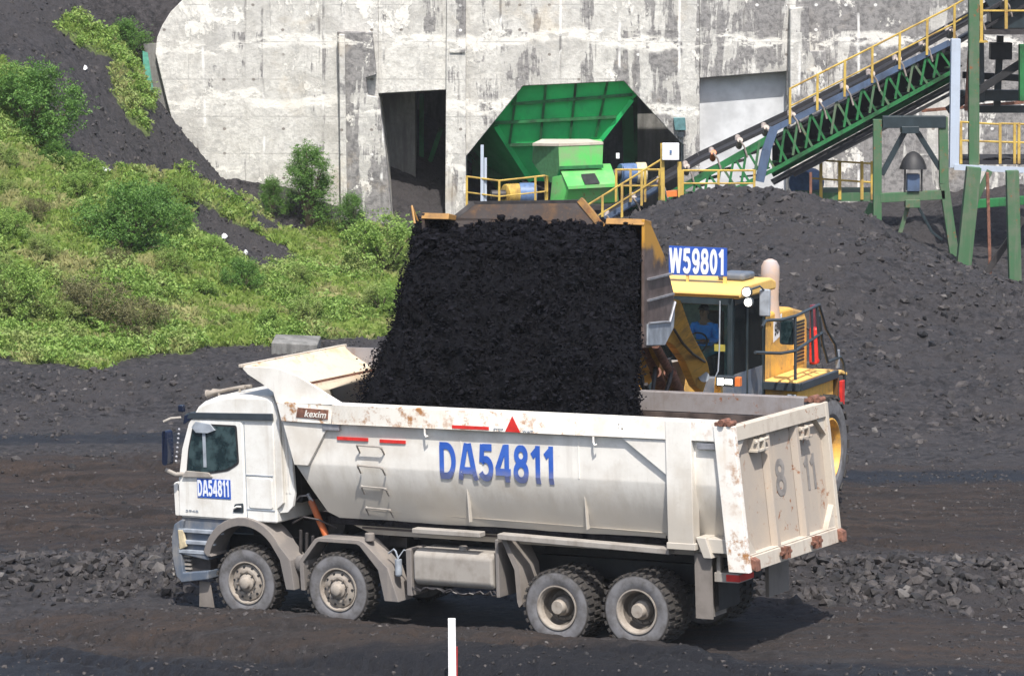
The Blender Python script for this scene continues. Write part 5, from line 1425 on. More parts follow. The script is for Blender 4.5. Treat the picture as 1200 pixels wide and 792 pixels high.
# seat and steering column
m = MB(); m.bx(-0.16, 0.34, -2.45, -1.90, 2.2, 2.98); m.bx(-0.14, 0.32, -1.98, -1.86, 2.90, 3.72); m.build('seat', 'black', cabl, bevel=0.05)
st = Vector((0.10, -2.70, 3.22))
m = MB(); n = 22
pts = [st + Vector((0.20 * math.cos(2 * math.pi * i / n), 0.10 * math.sin(2 * math.pi * i / n), 0.17 * math.sin(2 * math.pi * i / n))) for i in range(n + 1)]
m.path(pts, 0.016, 6); m.tube(st, st + Vector((0, -0.15, -0.45)), 0.03); m.bar(pts[0], pts[n // 2], 0.03, 0.02)
m.build('steering_wheel', 'black', cabl)
# number board
sb = [onl(LMi, 785, 288, 1, -2.55), onl(LMi, 851, 287, 1, -2.55), onl(LMi, 852, 320, 1, -2.55), onl(LMi, 785, 322, 1, -2.55)]
m = MB(); m.extr([(sb[3].x - .02, -2.55, 4.38), (sb[1].x + .01, -2.55, 4.40), (sb[1].x + .01, -2.55, 4.89), (sb[3].x - .02, -2.55, 4.89)], (0, 0.03, 0)); bd = m.build('number_board', 'signblue', loader)
lettering('board_lettering', 'W59801', 'signwhite', bd, (sb[3].x - 0.01, -2.554, 4.41), (sb[1].x - 0.03, -2.554, 4.42), (sb[3].x - 0.01, -2.554, 4.86), th=0.20)
m = MB(); m.bx(sb[1].x - 0.06, sb[1].x, -2.54, -2.50, 4.22, 4.86); m.bx(sb[3].x + .3, sb[3].x + .34, -2.54, -2.50, 4.22, 4.86); m.build('board_post', 'yellowclean', bd)
# work lamps, mirrors
for (px, py, r) in ((876, 342, 0.075), (878, 354, 0.07)):
    c = onl(LMi, px, py, 1, CY0 - 0.02)
    m = MB(); m.lathe([(r * 1.25, 0.0), (r * 1.3, -0.05), (r * 1.05, -0.065), (r * 1.05, -0.05), (0, -0.05)], 18, c); hb = m.build('work_lamp', 'band', loader)
    m = MB(); m.lathe([(0.0, -0.066), (r, -0.060), (r, -0.052), (0, -0.052)], 18, c); m.build('lamp_lens', 'lamp', hb)
c = onl(LMi, 896, 355, 1, -2.5)
m = MB(); m.bx(c.x - 0.10, c.x + 0.10, -2.52, -2.44, c.z - 0.24, c.z + 0.24); mm_ = m.build('mirror', 'mirror', loader, bevel=0.03)
m = MB(); m.path([(0.82, -2.75, 4.1), (c.x - 0.05, -2.6, c.z + 0.3), (c.x, -2.48, c.z + 0.2)], 0.02); m.build('mirror_arm', 'band', mm_)
c = onl(LMi, 923, 388, 1, -1.2)
m = MB(); m.prism(rounded([(c.x - 0.14, c.z - 0.24), (c.x - 0.14, c.z + 0.24), (c.x + 0.14, c.z + 0.24), (c.x + 0.14, c.z - 0.24)], 0.06), 'y', -1.24, -1.16); mm_ = m.build('mirror', 'band', loader, bevel=0.015)
m = MB(); m.prism(rounded([(c.x - 0.11, c.z - 0.21), (c.x - 0.11, c.z + 0.19), (c.x + 0.11, c.z + 0.19), (c.x + 0.11, c.z - 0.21)], 0.05), 'y', -1.246, -1.242); m.build('mirror_glass', 'glass', mm_)
# front frame with head lamps, lift arms, linkage
m = MB(); m.bx(-0.5, 0.5, -5.3, -3.2, 0.9, 1.9); m.prism([(-4.9, 1.8), (-3.6, 1.8), (-3.75, 2.9), (-4.2, 3.05), (-4.5, 2.9)], 'x', -0.62, -0.5); m.prism([(-4.9, 1.8), (-3.6, 1.8), (-3.75, 2.9), (-4.2, 3.05), (-4.5, 2.9)], 'x', 0.5, 0.62)
m.tube((-1.2, -4.55, RL), (1.2, -4.55, RL), 0.2); m.build('front_frame', 'yellow', loader, bevel=0.02)
c = onl(LMi, 852, 446, 1, -3.5)
m = MB(); m.bx(c.x - 0.17, c.x + 0.17, -3.62, -3.45, c.z - 0.09, c.z + 0.09); hb = m.build('headlamp', 'band', loader, bevel=0.015)
m = MB(); m.bx(c.x - 0.13, c.x - 0.02, -3.63, -3.615, c.z - 0.065, c.z + 0.055); m.bx(c.x + 0.01, c.x + 0.14, -3.63, -3.615, c.z - 0.045, c.z + 0.045); m.build('lamp_lens', 'lamp', hb)
m = MB(); m.bx(c.x + 0.175, c.x + 0.27, -3.6, -3.48, c.z - 0.08, c.z + 0.08); m.build('indicator', 'orange', hb, bevel=0.01)
m = MB(); m.prism([(c.x - 0.3, 1.5), (c.x - 0.05, 1.5), (c.x - 0.12, c.z - 0.1), (c.x - 0.22, c.z + 0.05)], 'y', -3.5, -3.4); m.build('lamp_bracket', 'yellow', hb)
m = MB(); m.bx(0.3, 0.95, -3.1, -2.9, 1.3, c.z - 0.02); m.build('steps_panel', 'bluegrey', loader, bevel=0.02)

# bucket: its own width axis, a little less turned than the rear frame
BW = frame(18.0, 0, 0, at(755, 330, 58.6))             # origin on the right front edge; x to the right, y backwards
BWi = BW.inverted(); BL_ = 3.62
def bz(px, py, r): return onl(BWi, px, py, 1, r).z
prof_b = [(0.0, bz(753, 257, 0)), (0.35, bz(764, 262, 0.35)), (1.15, bz(783, 300, 1.15)), (1.72, bz(795, 345, 1.72)), (1.62, bz(793, 384, 1.62)), (1.15, bz(780, 404, 1.15)), (0.0, bz(752, 408, 0))]
conv = LMi @ BW
def btr(m): m.v = [tuple(conv @ Vector(v)) for v in m.v]; return m
sm = MB(); sm.prism(prof_b, 'x', -0.05, 0.0)
bk = MB()
pr2 = prof_b[1:] ; inn2 = [(y - 0.07 if i > 0 else y, z - 0.05 if i < 2 else z + (0.05 if i > 3 else 0)) for i, (y, z) in enumerate(pr2)]
bk.prism(pr2 + inn2[::-1], 'x', -BL_ + 0.05, -0.05)
bko = btr(bk).build('bucket', 'bucketin', loader)
btr(sm).build('side_plate', 'bucketside', bko, bevel=0.012)
sm = MB(); sm.prism(prof_b, 'x', -BL_, -BL_ + 0.05); btr(sm).build('side_plate', 'bucketin', bko, bevel=0.012)
for xa, xb in ((-BL_, -BL_ + 0.45), (-0.62, 0.0)):
    m = MB(); m.prism([(-0.02, prof_b[0][1] - 0.09), (0.02, prof_b[0][1] + 0.0), (0.40, prof_b[1][1] + 0.03), (0.40, prof_b[1][1] - 0.05)], 'x', xa, xb); btr(m).build('top_edge', 'edgeworn', bko, bevel=0.01)
for xx in (0.0,):
    m = MB(); m.prism([(0.12, prof_b[6][1] + 0.03), (1.1, prof_b[5][1] - 0.0), (1.60, prof_b[4][1]), (1.70, prof_b[3][1] - 0.1), (1.35, prof_b[4][1] + 0.10), (1.1, prof_b[5][1] + 0.35), (0.12, prof_b[6][1] + 0.36)], 'x', 0.0, 0.03); btr(m).build('wear_plate', 'mirror', bko, bevel=0.01)
    m = MB(); m.bar((0.02, 0.15, prof_b[6][1] + 1.05), (0.02, 1.45, prof_b[3][1] + 0.35), 0.05, 0.03); m.bar((0.02, 0.15, prof_b[6][1] + 0.72), (0.02, 1.6, prof_b[3][1] + 0.02), 0.04, 0.03); btr(m).build('side_weld', 'steel', bko)
    m = MB(); m.path([(0.035, 0.15, prof_b[6][1] + 0.37), (0.035, 1.1, prof_b[5][1] + 0.37), (0.035, 1.35, prof_b[4][1] + 0.12), (0.035, 1.66, prof_b[3][1] - 0.12)], 0.018, 6); btr(m).build('wear_edge', 'steel', bko)
# spill guard above the top edge
q = [onl(BWi, 519, 266, 1, 0.30), onl(BWi, 555, 238, 1, 0.50), onl(BWi, 680, 236, 1, 0.50), onl(BWi, 708, 268, 1, 0.30)]
m = MB(); m.extr([tuple(v) for v in q], (0, 0.06, 0.0)); sg = btr(m).build('spill_guard', 'bucketin', bko)
m = MB(); m.bar(q[2] + Vector((0, 0.0, 0.02)), q[3], 0.10, 0.07, (0, 1, 0)); btr(m).build('guard_edge', 'edgeworn', sg)
m = MB(); m.bar(q[0], q[1], 0.07, 0.04, (0, 1, 0)); m.bar(q[1], q[2], 0.05, 0.03, (0, 1, 0)); btr(m).build('guard_rim', 'darksteel', sg)
m = MB(); e = onl(BWi, 486, 262, 1, 0.0); m.path([e, e + Vector((-0.08, 0.1, 0.26)), e + Vector((-0.02, 0.2, 0.02))], 0.018, 6); btr(m).build('corner_lug', 'edgeworn', bko)
# lift arms (flat plates) and tilt linkage
def arm_plate(pts, xl, th, mat, name):
    m = MB(); L = [onl(LMi, px, py, 0, xl) for px, py in pts]; m.extr([tuple(v) for v in L], (-th, 0, 0)); return m.build(name, mat, loader, bevel=0.015)
# the near arm lies in a slanting vertical plane: its points are sighted at growing depth
def arm_pts(pts): return [at(px, py, Y) for px, py, Y in pts]
m = MB(); A = arm_pts([(786, 350, 60.6), (798, 352, 60.6), (812, 392, 61.8), (829, 424, 63.3), (832, 436, 63.8), (824, 460, 64.4), (816, 452, 63.8), (803, 422, 62.8), (790, 404, 61.6), (778, 398, 60.8)])
m.extr([tuple(v) for v in A], Vector((-0.13, 0.03, 0))); ar = m.build('lift_arm', 'yellow', loader, world=True, bevel=0.012)
m = MB(); m.path(arm_pts([(790, 386, 60.9), (800, 402, 61.7), (812, 415, 62.4), (826, 424, 63.2)]), 0.022, 6); m.build('hydraulic_pipe', 'darksteel', ar, world=True)
m = MB(); p_ = at(825, 441, 63.7); m.tube(p_ + Vector((0, -0.05, 0)), p_ + Vector((-0.02, 0.1, 0)), 0.09, n=16); m.build('pivot_pin', 'mirror', ar, world=True)
m = MB(); A2 = [v + Vector((-1.5, 0.55, 0)) for v in A]; m.extr([tuple(v) for v in A2], Vector((-0.13, 0.03, 0))); m.build('lift_arm', 'yellow', loader, world=True, bevel=0.012)
m = MB(); m.tube(at(768, 404, 60.9), at(785, 436, 62.6), 0.07, n=14); m.tube(at(785, 436, 62.6), at(797, 465, 63.8), 0.105, n=16); m.build('tilt_cylinder', 'rusty', loader, world=True)
m = MB(); m.tube(at(752, 402, 61.2), at(770, 440, 62.8), 0.07, n=14); m.tube(at(768, 436, 62.6), at(778, 465, 63.8), 0.10, n=16); m.build('tilt_cylinder', 'rusty', loader, world=True)
m = MB(); A3 = arm_pts([(752, 425, 62.2), (760, 408, 61.4), (772, 405, 61.2), (776, 420, 62.0), (770, 440, 62.9), (760, 452, 63.4), (752, 448, 63.2)]); m.extr([tuple(v) for v in A3], Vector((-0.2, 0.05, 0))); m.build('bell_crank', 'yellow', loader, world=True, bevel=0.02)
m = MB(); A3 = arm_pts([(782, 425, 62.8), (800, 422, 63.0), (806, 436, 63.5), (802, 462, 64.4), (782, 462, 64.2)]); m.extr([tuple(v) for v in A3], Vector((-0.2, 0.05, 0))); m.build('frame_tower', 'tank', loader, world=True, bevel=0.03)
for pts in ([(757, 450, 61.5), (764, 470, 61.8), (776, 468, 62.2), (786, 440, 62.4), (784, 420, 62.4)], [(752, 440, 61.6), (756, 462, 61.8), (764, 460, 62.0), (768, 430, 62.2)]):
    m = MB()
    L = [at(*q_) for q_ in pts]
    sm_ = []
    for i in range(len(L) - 1):
        for k in range(5):
            t_ = k / 5; p0 = L[max(i - 1, 0)]; p1 = L[i]; p2 = L[i + 1]; p3 = L[min(i + 2, len(L) - 1)]
            sm_.append(0.5 * ((2 * p1) + (p2 - p0) * t_ + (2 * p0 - 5 * p1 + 4 * p2 - p3) * t_ ** 2 + (3 * p1 - p0 - 3 * p2 + p3) * t_ ** 3))
    m.path(sm_ + [L[-1]], 0.035, 8); m.build('hydraulic_hose', 'darksteel', loader, world=True)

# ------------------------------------------------------------------ the operator
def skin_body(name, verts, edges, radii, mat, parent, root=0, sub=2, world_m=None):
    me = bpy.data.meshes.new(name); me.from_pydata([tuple(v) for v in verts], edges, [])
    o = bpy.data.objects.new(name, me); COL.objects.link(o)
    o.modifiers.new('skin', 'SKIN'); 
    bpy.context.view_layer.update()
    if not me.skin_vertices:
        bm = bmesh.new(); bm.from_mesh(me); bm.verts.layers.skin.verify(); bm.to_mesh(me); bm.free()
    for i, r in enumerate(radii):
        sv = me.skin_vertices[0].data[i]; sv.radius = r if isinstance(r, tuple) else (r, r); sv.use_root = (i == root)
    s = o.modifiers.new('sub', 'SUBSURF'); s.levels = s.render_levels = sub
    bpy.context.view_layer.update()
    ev = o.evaluated_get(bpy.context.evaluated_depsgraph_get())
    nm = bpy.data.meshes.new_from_object(ev)
    bpy.data.objects.remove(o)
    nm.materials.clear(); nm.materials.append(M[mat])
    for p in nm.polygons: p.use_smooth = True; p.material_index = 0
    r = bpy.data.objects.new(name, nm); COL.objects.link(r); r.parent = parent
    return r
SEAT = Vector((0.08, -2.24, 2.93))
pers = thing('person', 'loader operator in a blue shirt and dark cap sitting behind the cab windscreen', 'person', mw=LM @ Matrix.Translation(SEAT))
# local: seat surface at the origin, facing -y
V = []; E_ = []; Rr_ = []
def nv(p, r, link=None):
    V.append(Vector(p)); Rr_.append(r)
    if link is not None: E_.append((link, len(V) - 1))
    return len(V) - 1
pel = nv((0, 0.02, 0.12), (0.17, 0.12)); wst = nv((0, 0.0, 0.28), (0.145, 0.105), pel); chs = nv((0, -0.02, 0.46), (0.17, 0.115), wst); shc = nv((0, -0.02, 0.57), (0.12, 0.09), chs)
nk = nv((0, -0.03, 0.66), 0.058, shc); hb0 = nv((0, -0.045, 0.72), (0.070, 0.078), nk); hb1 = nv((0, -0.05, 0.79), (0.080, 0.098), hb0); hb2 = nv((0, -0.045, 0.87), (0.070, 0.085), hb1)
hands = []
for s_ in (-1, 1):
    sh = nv((0.19 * s_, -0.02, 0.545), 0.062, shc); el = nv((0.27 * s_, -0.13, 0.31), 0.046, sh); wr = nv((0.17 * s_, -0.42, 0.33), 0.029, el); pm = nv((0.155 * s_, -0.49, 0.345), (0.042, 0.020), wr)
    for f in range(4):
        bx_ = 0.135 + 0.017 * f
        a = nv((bx_ * s_, -0.545, 0.37 - 0.003 * f), 0.0095, pm); b = nv((bx_ * s_, -0.575 + 0.003 * abs(f - 1), 0.352), 0.009, a); c_ = nv((bx_ * s_, -0.565, 0.322), 0.008, b)
    a = nv((0.118 * s_, -0.505, 0.362), 0.011, pm); b = nv((0.112 * s_, -0.54, 0.355), 0.009, a)
    kn = None
    hp = nv((0.10 * s_, 0.0, 0.09), 0.092, pel); kn = nv((0.14 * s_, -0.42, 0.11), 0.064, hp); an = nv((0.14 * s_, -0.50, -0.30), 0.042, kn); to = nv((0.14 * s_, -0.64, -0.36), 0.038, an)
body = skin_body('body', V, E_, Rr_, 'skin', pers)
# features of the face
m = MB(); m.ball((0, -0.148, 0.785), 0.017, 8, (0.8, 1.1, 1.3)); m.build('nose', 'skin', pers)
for s_ in (-1, 1):
    m = MB(); m.ball((0.030 * s_, -0.137, 0.812), 0.011, 8); m.build('eye', 'hair', pers)
    m = MB(); m.ball((0.080 * s_, -0.045, 0.79), 0.024, 8, (0.4, 0.7, 1.2)); m.build('ear', 'skin', pers)
m = MB(); m.ball((0, -0.135, 0.742), 0.022, 8, (1.1, 0.4, 0.25)); m.build('mouth', plain('lips', (0.22, 0.08, 0.06)), pers)
m = MB(); m.ball((0, -0.04, 0.865), 0.094, 16, (0.95, 1.12, 0.72)); m.prism(rounded([(-0.07, -0.13), (-0.06, -0.21), (0.06, -0.21), (0.07, -0.13)], 0.03), 'z', 0.855, 0.867); m.build('cap', 'hair', pers)
Vs, Es, Rs_ = [], [], []
def nv2(p, r, link=None):
    Vs.append(Vector(p)); Rs_.append(r)
    if link is not None: Es.append((link, len(Vs) - 1))
    return len(Vs) - 1
a = nv2((0, 0.02, 0.13), (0.185, 0.135)); b = nv2((0, 0.0, 0.28), (0.165, 0.125), a); c_ = nv2((0, -0.02, 0.46), (0.185, 0.13), b); d_ = nv2((0, -0.02, 0.575), (0.135, 0.10), c_); nv2((0, -0.03, 0.625), 0.074, d_)
for s_ in (-1, 1):
    q_ = nv2((0.19 * s_, -0.02, 0.545), 0.080, d_); r_ = nv2((0.27 * s_, -0.13, 0.31), 0.062, q_); nv2((0.19 * s_, -0.36, 0.325), 0.046, r_)
skin_body('shirt', Vs, Es, Rs_, 'shirt', pers)
m = MB(); m.path([(0.20 * math.cos(2 * math.pi * i / 20), -0.01 + 0.165 * math.sin(2 * math.pi * i / 20), 0.30) for i in range(21)], 0.018, 6); m.build('reflective_band', 'vest', pers)
Vs, Es, Rs_ = [], [], []
a = nv2((0, 0.02, 0.11), (0.18, 0.13))
for s_ in (-1, 1):
    q_ = nv2((0.10 * s_, 0.0, 0.095), 0.105, a); r_ = nv2((0.14 * s_, -0.42, 0.115), 0.080, q_); nv2((0.14 * s_, -0.49, -0.25), 0.062, r_)
skin_body('trousers', Vs, Es, Rs_, 'trousers', pers)

# ================================================================== COAL pouring from the bucket and lying in the bed
def falling():
    nr, nc = 90, 110
    front = np.zeros((nr, nc, 3)); back = np.zeros((nr, nc, 3))
    LX = [(262, 492), (300, 483), (340, 474), (380, 461), (420, 445), (455, 432), (500, 424)]
    RX = [(262, 744), (300, 745), (400, 745), (440, 743), (480, 740), (500, 744)]
    for i in range(nr):
        py = 262 + (504 - 262) * i / (nr - 1); t_ = i / (nr - 1)
        xl = np.interp(py, [a for a, _ in LX], [b for _, b in LX]); xr = np.interp(py, [a for a, _ in RX], [b for _, b in RX])
        for j in range(nc):
            u = j / (nc - 1); px = xl + (xr - xl) * u
            top = BW @ Vector((-BL_ * (1 - u), 0.12 + 0.4 * (1 - min(1, i / 8)), 0))
            tl_ = TM @ Vector((1.9 + 4.9 * u, 0.15, 0))
            Y = top.y * (1 - t_ ** 0.8) + tl_.y * t_ ** 0.8 - 0.32 * math.sin(math.pi * t_) * math.sin(math.pi * u) ** 0.5
            e = min(u, 1 - u) * 2; rnd_ = (1 - min(1, e / 0.12)) ** 2
            p = at(px, py, Y + 0.38 * rnd_)
            front[i, j] = p
            q_ = at(px, py, Y + 0.6 + 0.8 * (1 - rnd_ * 0.6) * (1 - 0.3 * t_)); back[i, j] = q_
    x, y, z = front[..., 0], front[..., 1], front[..., 2]
    dn = fbm(x + y * .3, z + y * 0.7, 1.1, 5, 71) * 0.30 + fbm(x, z * 0.55, 3.0, 5, 73) * 0.26 + fbm(x, z, 11, 3, 75) * 0.07
    dn += 0.16 * np.abs(fbm(x * 1.0 + 0.25 * fbm(x, z, 0.8, 3, 79), z * 0.22, 2.4, 4, 81)) * 1.6 + 0.12 * np.abs(fbm(x, z, 5.5, 3, 83, 0.7))
    front[..., 1] -= dn; front[..., 2] += dn * 0.25
    front[..., 0] += fbm(z, y, 1.6, 5, 77) * 0.12
    # heap mounds above the bucket lip
    V_ = np.concatenate([front.reshape(-1, 3), back.reshape(-1, 3)]); n = nr * nc
    I = np.arange(n).reshape(nr, nc); F = [np.stack([I[:-1, :-1], I[:-1, 1:], I[1:, 1:], I[1:, :-1]], -1).reshape(-1, 4), n + np.stack([I[:-1, :-1], I[1:, :-1], I[1:, 1:], I[:-1, 1:]], -1).reshape(-1, 4)]
    for a, b in ((I[0, :-1], I[0, 1:]), (I[-1, 1:], I[-1, :-1]), (I[1:, 0], I[:-1, 0]), (I[:-1, -1], I[1:, -1])):
        F.append(np.stack([a, a + n, b + n, b], -1))
    o = fast_mesh('falling_coal', V_, np.concatenate(F), 'coalmass', True)
    tag(o, 'mass of black coal sliding out of the raised bucket into the truck', 'coal', kind='stuff')
    # lumps riding on the surface and spraying off the edges
    k = 30000
    ii = rng.integers(0, nr, k); jj = rng.integers(0, nc, k)
    P = front[ii, jj] + np.stack([rng.normal(0, .03, k), -rng.uniform(-0.02, 0.05, k), rng.normal(0, .03, k)], 1)
    S = 0.005 + 0.042 * rng.uniform(0, 1, k) ** 6.0
    up = ii < 16; S[up] *= 1.9
    ke = 9000
    ie = rng.integers(0, nr, ke); side = rng.integers(0, 2, ke)
    Pe = front[ie, np.where(side == 0, 1, nc - 2)]
    sp = np.abs(rng.normal(0, 1, ke)) * (0.04 + 0.06 * (ie / nr)) * np.where(side == 0, 1.0, 0.55)
    Pe = Pe + np.stack([np.where(side == 0, -sp, sp), rng.normal(0.2, 0.25, ke), rng.normal(0, .05, ke)], 1)
    V_, F_ = scatter(UNITS, np.concatenate([P, Pe]), np.concatenate([S, 0.006 + 0.020 * rng.uniform(0, 1, ke) ** 3]))
    o = fast_mesh('coal_lumps', V_, F_, 'coal')
    tag(o, 'black lumps tumbling down the face of the falling coal', 'coal', kind='stuff')
falling()
# load already lying in the bed
def load():
    nx, ny = 90, 40
    xs = np.linspace(1.45, 8.2, nx); ys = np.linspace(YB0 + 0.32, YB1 - 0.30, ny)
    Xg, Yg = np.meshgrid(xs, ys, indexing='ij')
    zt = 1.7 + 1.55 * np.exp(-((Xg - 4.2) / 2.6) ** 4) - 0.25 * ((Yg - 1.3) / 1.3) ** 2 + 0.12 * fbm(Xg, Yg, 1.3, 5, 91)
    zt = np.minimum(zt, 3.3); zt += 0.20 * np.exp(-((Xg - 1.9) / 0.45) ** 2 - ((Yg - 1.6) / 0.5) ** 2) * 2
    zt = np.maximum(zt, 1.56)
    P = np.stack([Xg, Yg, zt], -1).reshape(-1, 3); B = P.copy(); B[:, 2] = 1.55
    n = nx * ny; I = np.arange(n).reshape(nx, ny)
    F = [np.stack([I[:-1, :-1], I[1:, :-1], I[1:, 1:], I[:-1, 1:]], -1).reshape(-1, 4)]
    for a, b in ((I[0, :-1], I[0, 1:]), (I[-1, 1:], I[-1, :-1]), (I[1:, 0], I[:-1, 0]), (I[:-1, -1], I[1:, -1])): F.append(np.stack([a, a + n, b + n, b], -1))
    V_ = np.concatenate([P, B]); Mw = np.array(TM); V_ = V_ @ Mw[:3, :3].T + Mw[:3, 3]
    tag(fast_mesh('coal_load', V_, np.concatenate(F), 'coalmass', True), 'coal already lying inside the bed of the white dump truck', 'coal', kind='stuff')
    k = rng.integers(0, n, 4000); Q = V_[:n][k] + rng.normal(0, .03, (4000, 3))
    v, f = scatter(UNITS, Q, 0.015 + 0.06 * rng.uniform(0, 1, 4000) ** 3); tag(fast_mesh('coal_load_lumps', v, f, 'coal'), 'loose lumps on top of the coal inside the truck bed', 'coal', kind='stuff')
load()

# ================================================================== CONCRETE WALL with its openings (front face 126 m away)
YW = 126.0
def slabp(m, pts, Y, depth):
    L = [at(px, py, Y) for px, py in pts]
    m.extr([tuple(v) for v in L], (0, depth, 0)); return m
gb = at(640, 270, YW)
wall = thing('concrete_wall', 'huge weather stained concrete wall behind the coal yard with angled openings', 'wall', (gb.x, gb.y + 2, -1.0))
def wpart(name, pts, Y, depth, mat='conc', bevel=0.03, label=None):
    o = slabp(MB(), pts, Y, depth).build(name, mat, wall, world=True, bevel=bevel)
    if label: o['label'] = label
    return o
# left block; its upper left corner curves away
curve = [(182, 62), (184, 44), (190, 30), (200, 14), (214, 0), (232, -14), (260, -30), (300, -44), (360, -52), (443, -54)]
wpart('wall_block', curve + [(443.5, 110), (452, 180), (468, 320), (300, 320), (250, 280), (212, 180), (196, 120)], YW, 6.0)
wpart('lintel', [(443.2, -54), (524, -54), (524, 105.5), (443.2, 110)], YW + 0.02, 5.0)
wpart('column', [(523.8, -54), (546, -54), (546, 320), (521, 320)], YW - 0.22, 5.2)
wpart('wall_block', [(545.8, -54), (820, -54), (820, 320), (801, 320), (801, 170), (795, 165), (731, 95.5), (613, 101), (545.8, 184)], YW + 0.03, 2.2)
wpart('lintel', [(819.8, -54), (926, -54), (922, 84), (820, 92)], YW, 3.0)
wpart('wall_block', [(924, -54), (1420, -54), (1420, 330), (922, 330), (922, 84)], YW + 0.04, 5.0)
wpart('recess_back', [(815, 60), (930, 60), (930, 300), (815, 300)], YW + 0.55, 0.4, 'gconc', 0)
# piers that stand proud of the face
wpart('pier', [(395, 37), (436, 38), (441, 88), (429, 92), (431, 112), (444, 114), (452, 180), (466, 320), (400, 320), (398, 150)], YW - 0.45, 0.6, 'pier', 0.04, 'broad mottled grey battered pier left of the first opening')
wpart('pier_fin', [(397, 40), (404, 41), (408, 320), (400, 320)], YW - 0.60, 0.3, 'conc', 0.03)
wpart('pier', [(926, 10), (948, 8), (949, 60), (968, 60), (984, 330), (926, 330)], YW - 0.45, 0.6, 'conc', 0.04)
wpart('ledge', [(527, 50), (545, 50), (545, 62), (527, 62)], YW - 0.27, 0.05, 'conc', 0)
# left return face with brickwork strip and net
m = MB(); a = at(170, 55, YW + 0.4); 
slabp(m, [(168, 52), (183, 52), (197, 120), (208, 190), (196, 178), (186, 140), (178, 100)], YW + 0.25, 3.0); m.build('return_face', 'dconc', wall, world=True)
# inner walls of the openings
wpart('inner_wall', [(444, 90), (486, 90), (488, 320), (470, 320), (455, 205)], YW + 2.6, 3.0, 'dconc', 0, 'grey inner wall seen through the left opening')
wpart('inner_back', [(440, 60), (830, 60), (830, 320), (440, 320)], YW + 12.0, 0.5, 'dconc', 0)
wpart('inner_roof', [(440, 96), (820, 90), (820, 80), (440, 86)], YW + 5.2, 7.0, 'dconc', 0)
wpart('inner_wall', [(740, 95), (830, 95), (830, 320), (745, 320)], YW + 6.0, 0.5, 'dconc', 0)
m = MB()
for p0, p1 in (((517, 150), (493, 222)), ((493, 222), (519, 208)), ((494, 110), (494, 290)), ((486, 240), (520, 240))):
    m.bar(at(*p0, YW + 4.2), at(*p1, YW + 4.2), 0.16, 0.16)
m.build('brace', 'trussgreen', wall, world=True)
for px in (560, 740):
    m = MB(); m.bar(at(px, 270, YW + 5), at(px, 100, YW + 5), 0.4, 0.4); m.build('inner_post', 'trussgreen', wall, world=True)
# green netting hung at the corner
m = MB(); L = [at(167, 60, YW - 0.35), at(173, 62, YW - 0.35), at(182, 120, YW - 0.35), at(183, 150, YW - 0.35), at(176, 134, YW - 0.35), at(169, 100, YW - 0.35)]
m.extr([tuple(v) for v in L], (0, 0.04, 0)); tag(m.build('safety_net', 'netgreen'), 'strip of green netting hanging at the left corner of the concrete wall', 'netting')
m = MB(); slabp(m, [(789, 138), (803, 138), (804, 153), (791, 153)], YW - 0.12, 0.10); w_ = m.build('wall_box', 'teal', bevel=0.02); tag(w_, 'small teal box fixed to the wall above the white switch box', 'wall box')
m = MB(); slabp(m, [(795, 155), (802, 155), (801, 162), (794, 160)], YW - 0.16, 0.14); tag(m.build('wall_lamp', 'band'), 'small dark lamp under the teal box on the concrete wall', 'lamp')

# ---- hopper and crusher inside the wide opening
YH = YW + 3.2
hp = at(690, 250, YH)
hopper = thing('hopper', 'big green ribbed steel hopper inside the wide opening of the wall', 'hopper', (hp.x, hp.y, 0))
def quadp(name, pts, mat, parent, th=(0, 0.06, 0)):
    m = MB(); m.extr([tuple(at(*p)) for p in pts], th); return m.build(name, mat, parent, world=True)
front = quadp('front_plate', [(570, 90, YH - 2.9), (775, 88, YH - 2.9), (741, 117, YH - 2.6), (703, 166, YH - 2.0), (597, 170, YH - 2.0), (581, 148, YH - 2.25)], 'green', hopper)
quadp('side_plate', [(570, 90, YH - 2.85), (581, 148, YH - 2.2), (597, 170, YH - 1.95), (622, 210, YH - 1.2), (580, 215, YH + 2.6), (545, 185, YH + 2.0), (545, 120, YH + 1)], 'green', hopper)
quadp('lower_chute', [(597, 170, YH - 2.0), (703, 166, YH - 2.0), (700, 215, YH - 1.2), (620, 212, YH - 1.2)], 'green', hopper)
for a, b in (((600, 122, YH - 2.5), (741, 111, YH - 2.65)), ((580, 144, YH - 2.28), (722, 137, YH - 2.34)), ((597, 170, YH - 2.0), (703, 166, YH - 2.0))):
    m = MB(); m.bar(at(*a) + Vector((0, -0.08, 0)), at(*b) + Vector((0, -0.08, 0)), 0.12, 0.10); m.build('rib', 'trussgreen', front, world=True)
for a, b in (((606, 102, YH - 2.77), (597, 168, YH - 2.05)), ((640, 98, YH - 2.8), (633, 166, YH - 2.05)), ((675, 96, YH - 2.8), (668, 165, YH - 2.05)), ((712, 95, YH - 2.8), (698, 160, YH - 2.1))):
    m = MB(); m.bar(at(*a) + Vector((0, -0.06, 0)), at(*b) + Vector((0, -0.06, 0)), 0.08, 0.07, (0, 1, 0)); m.build('rib', 'trussgreen', front, world=True)
m = MB(); m.bar(at(741, 117, YH - 2.65), at(703, 166, YH - 2.05), 0.14, 0.10, (0, 1, 0)); m.build('edge_angle', 'green', hopper, world=True)
m = MB(); m.bar(at(581, 148, YH - 2.3), at(622, 212, YH - 1.25), 0.16, 0.12, (0, 1, 0)); m.build('edge_angle', 'green', hopper, world=True)
for p0, p1 in (((735, 125), (739, 240)), ((552, 170), (600, 235)), ((590, 165), (612, 235))):
    m = MB(); m.bar(at(*p0, YH + 1.2), at(*p1, YH + 1.2), 0.38, 0.38); m.build('leg', 'trussgreen', hopper, world=True)

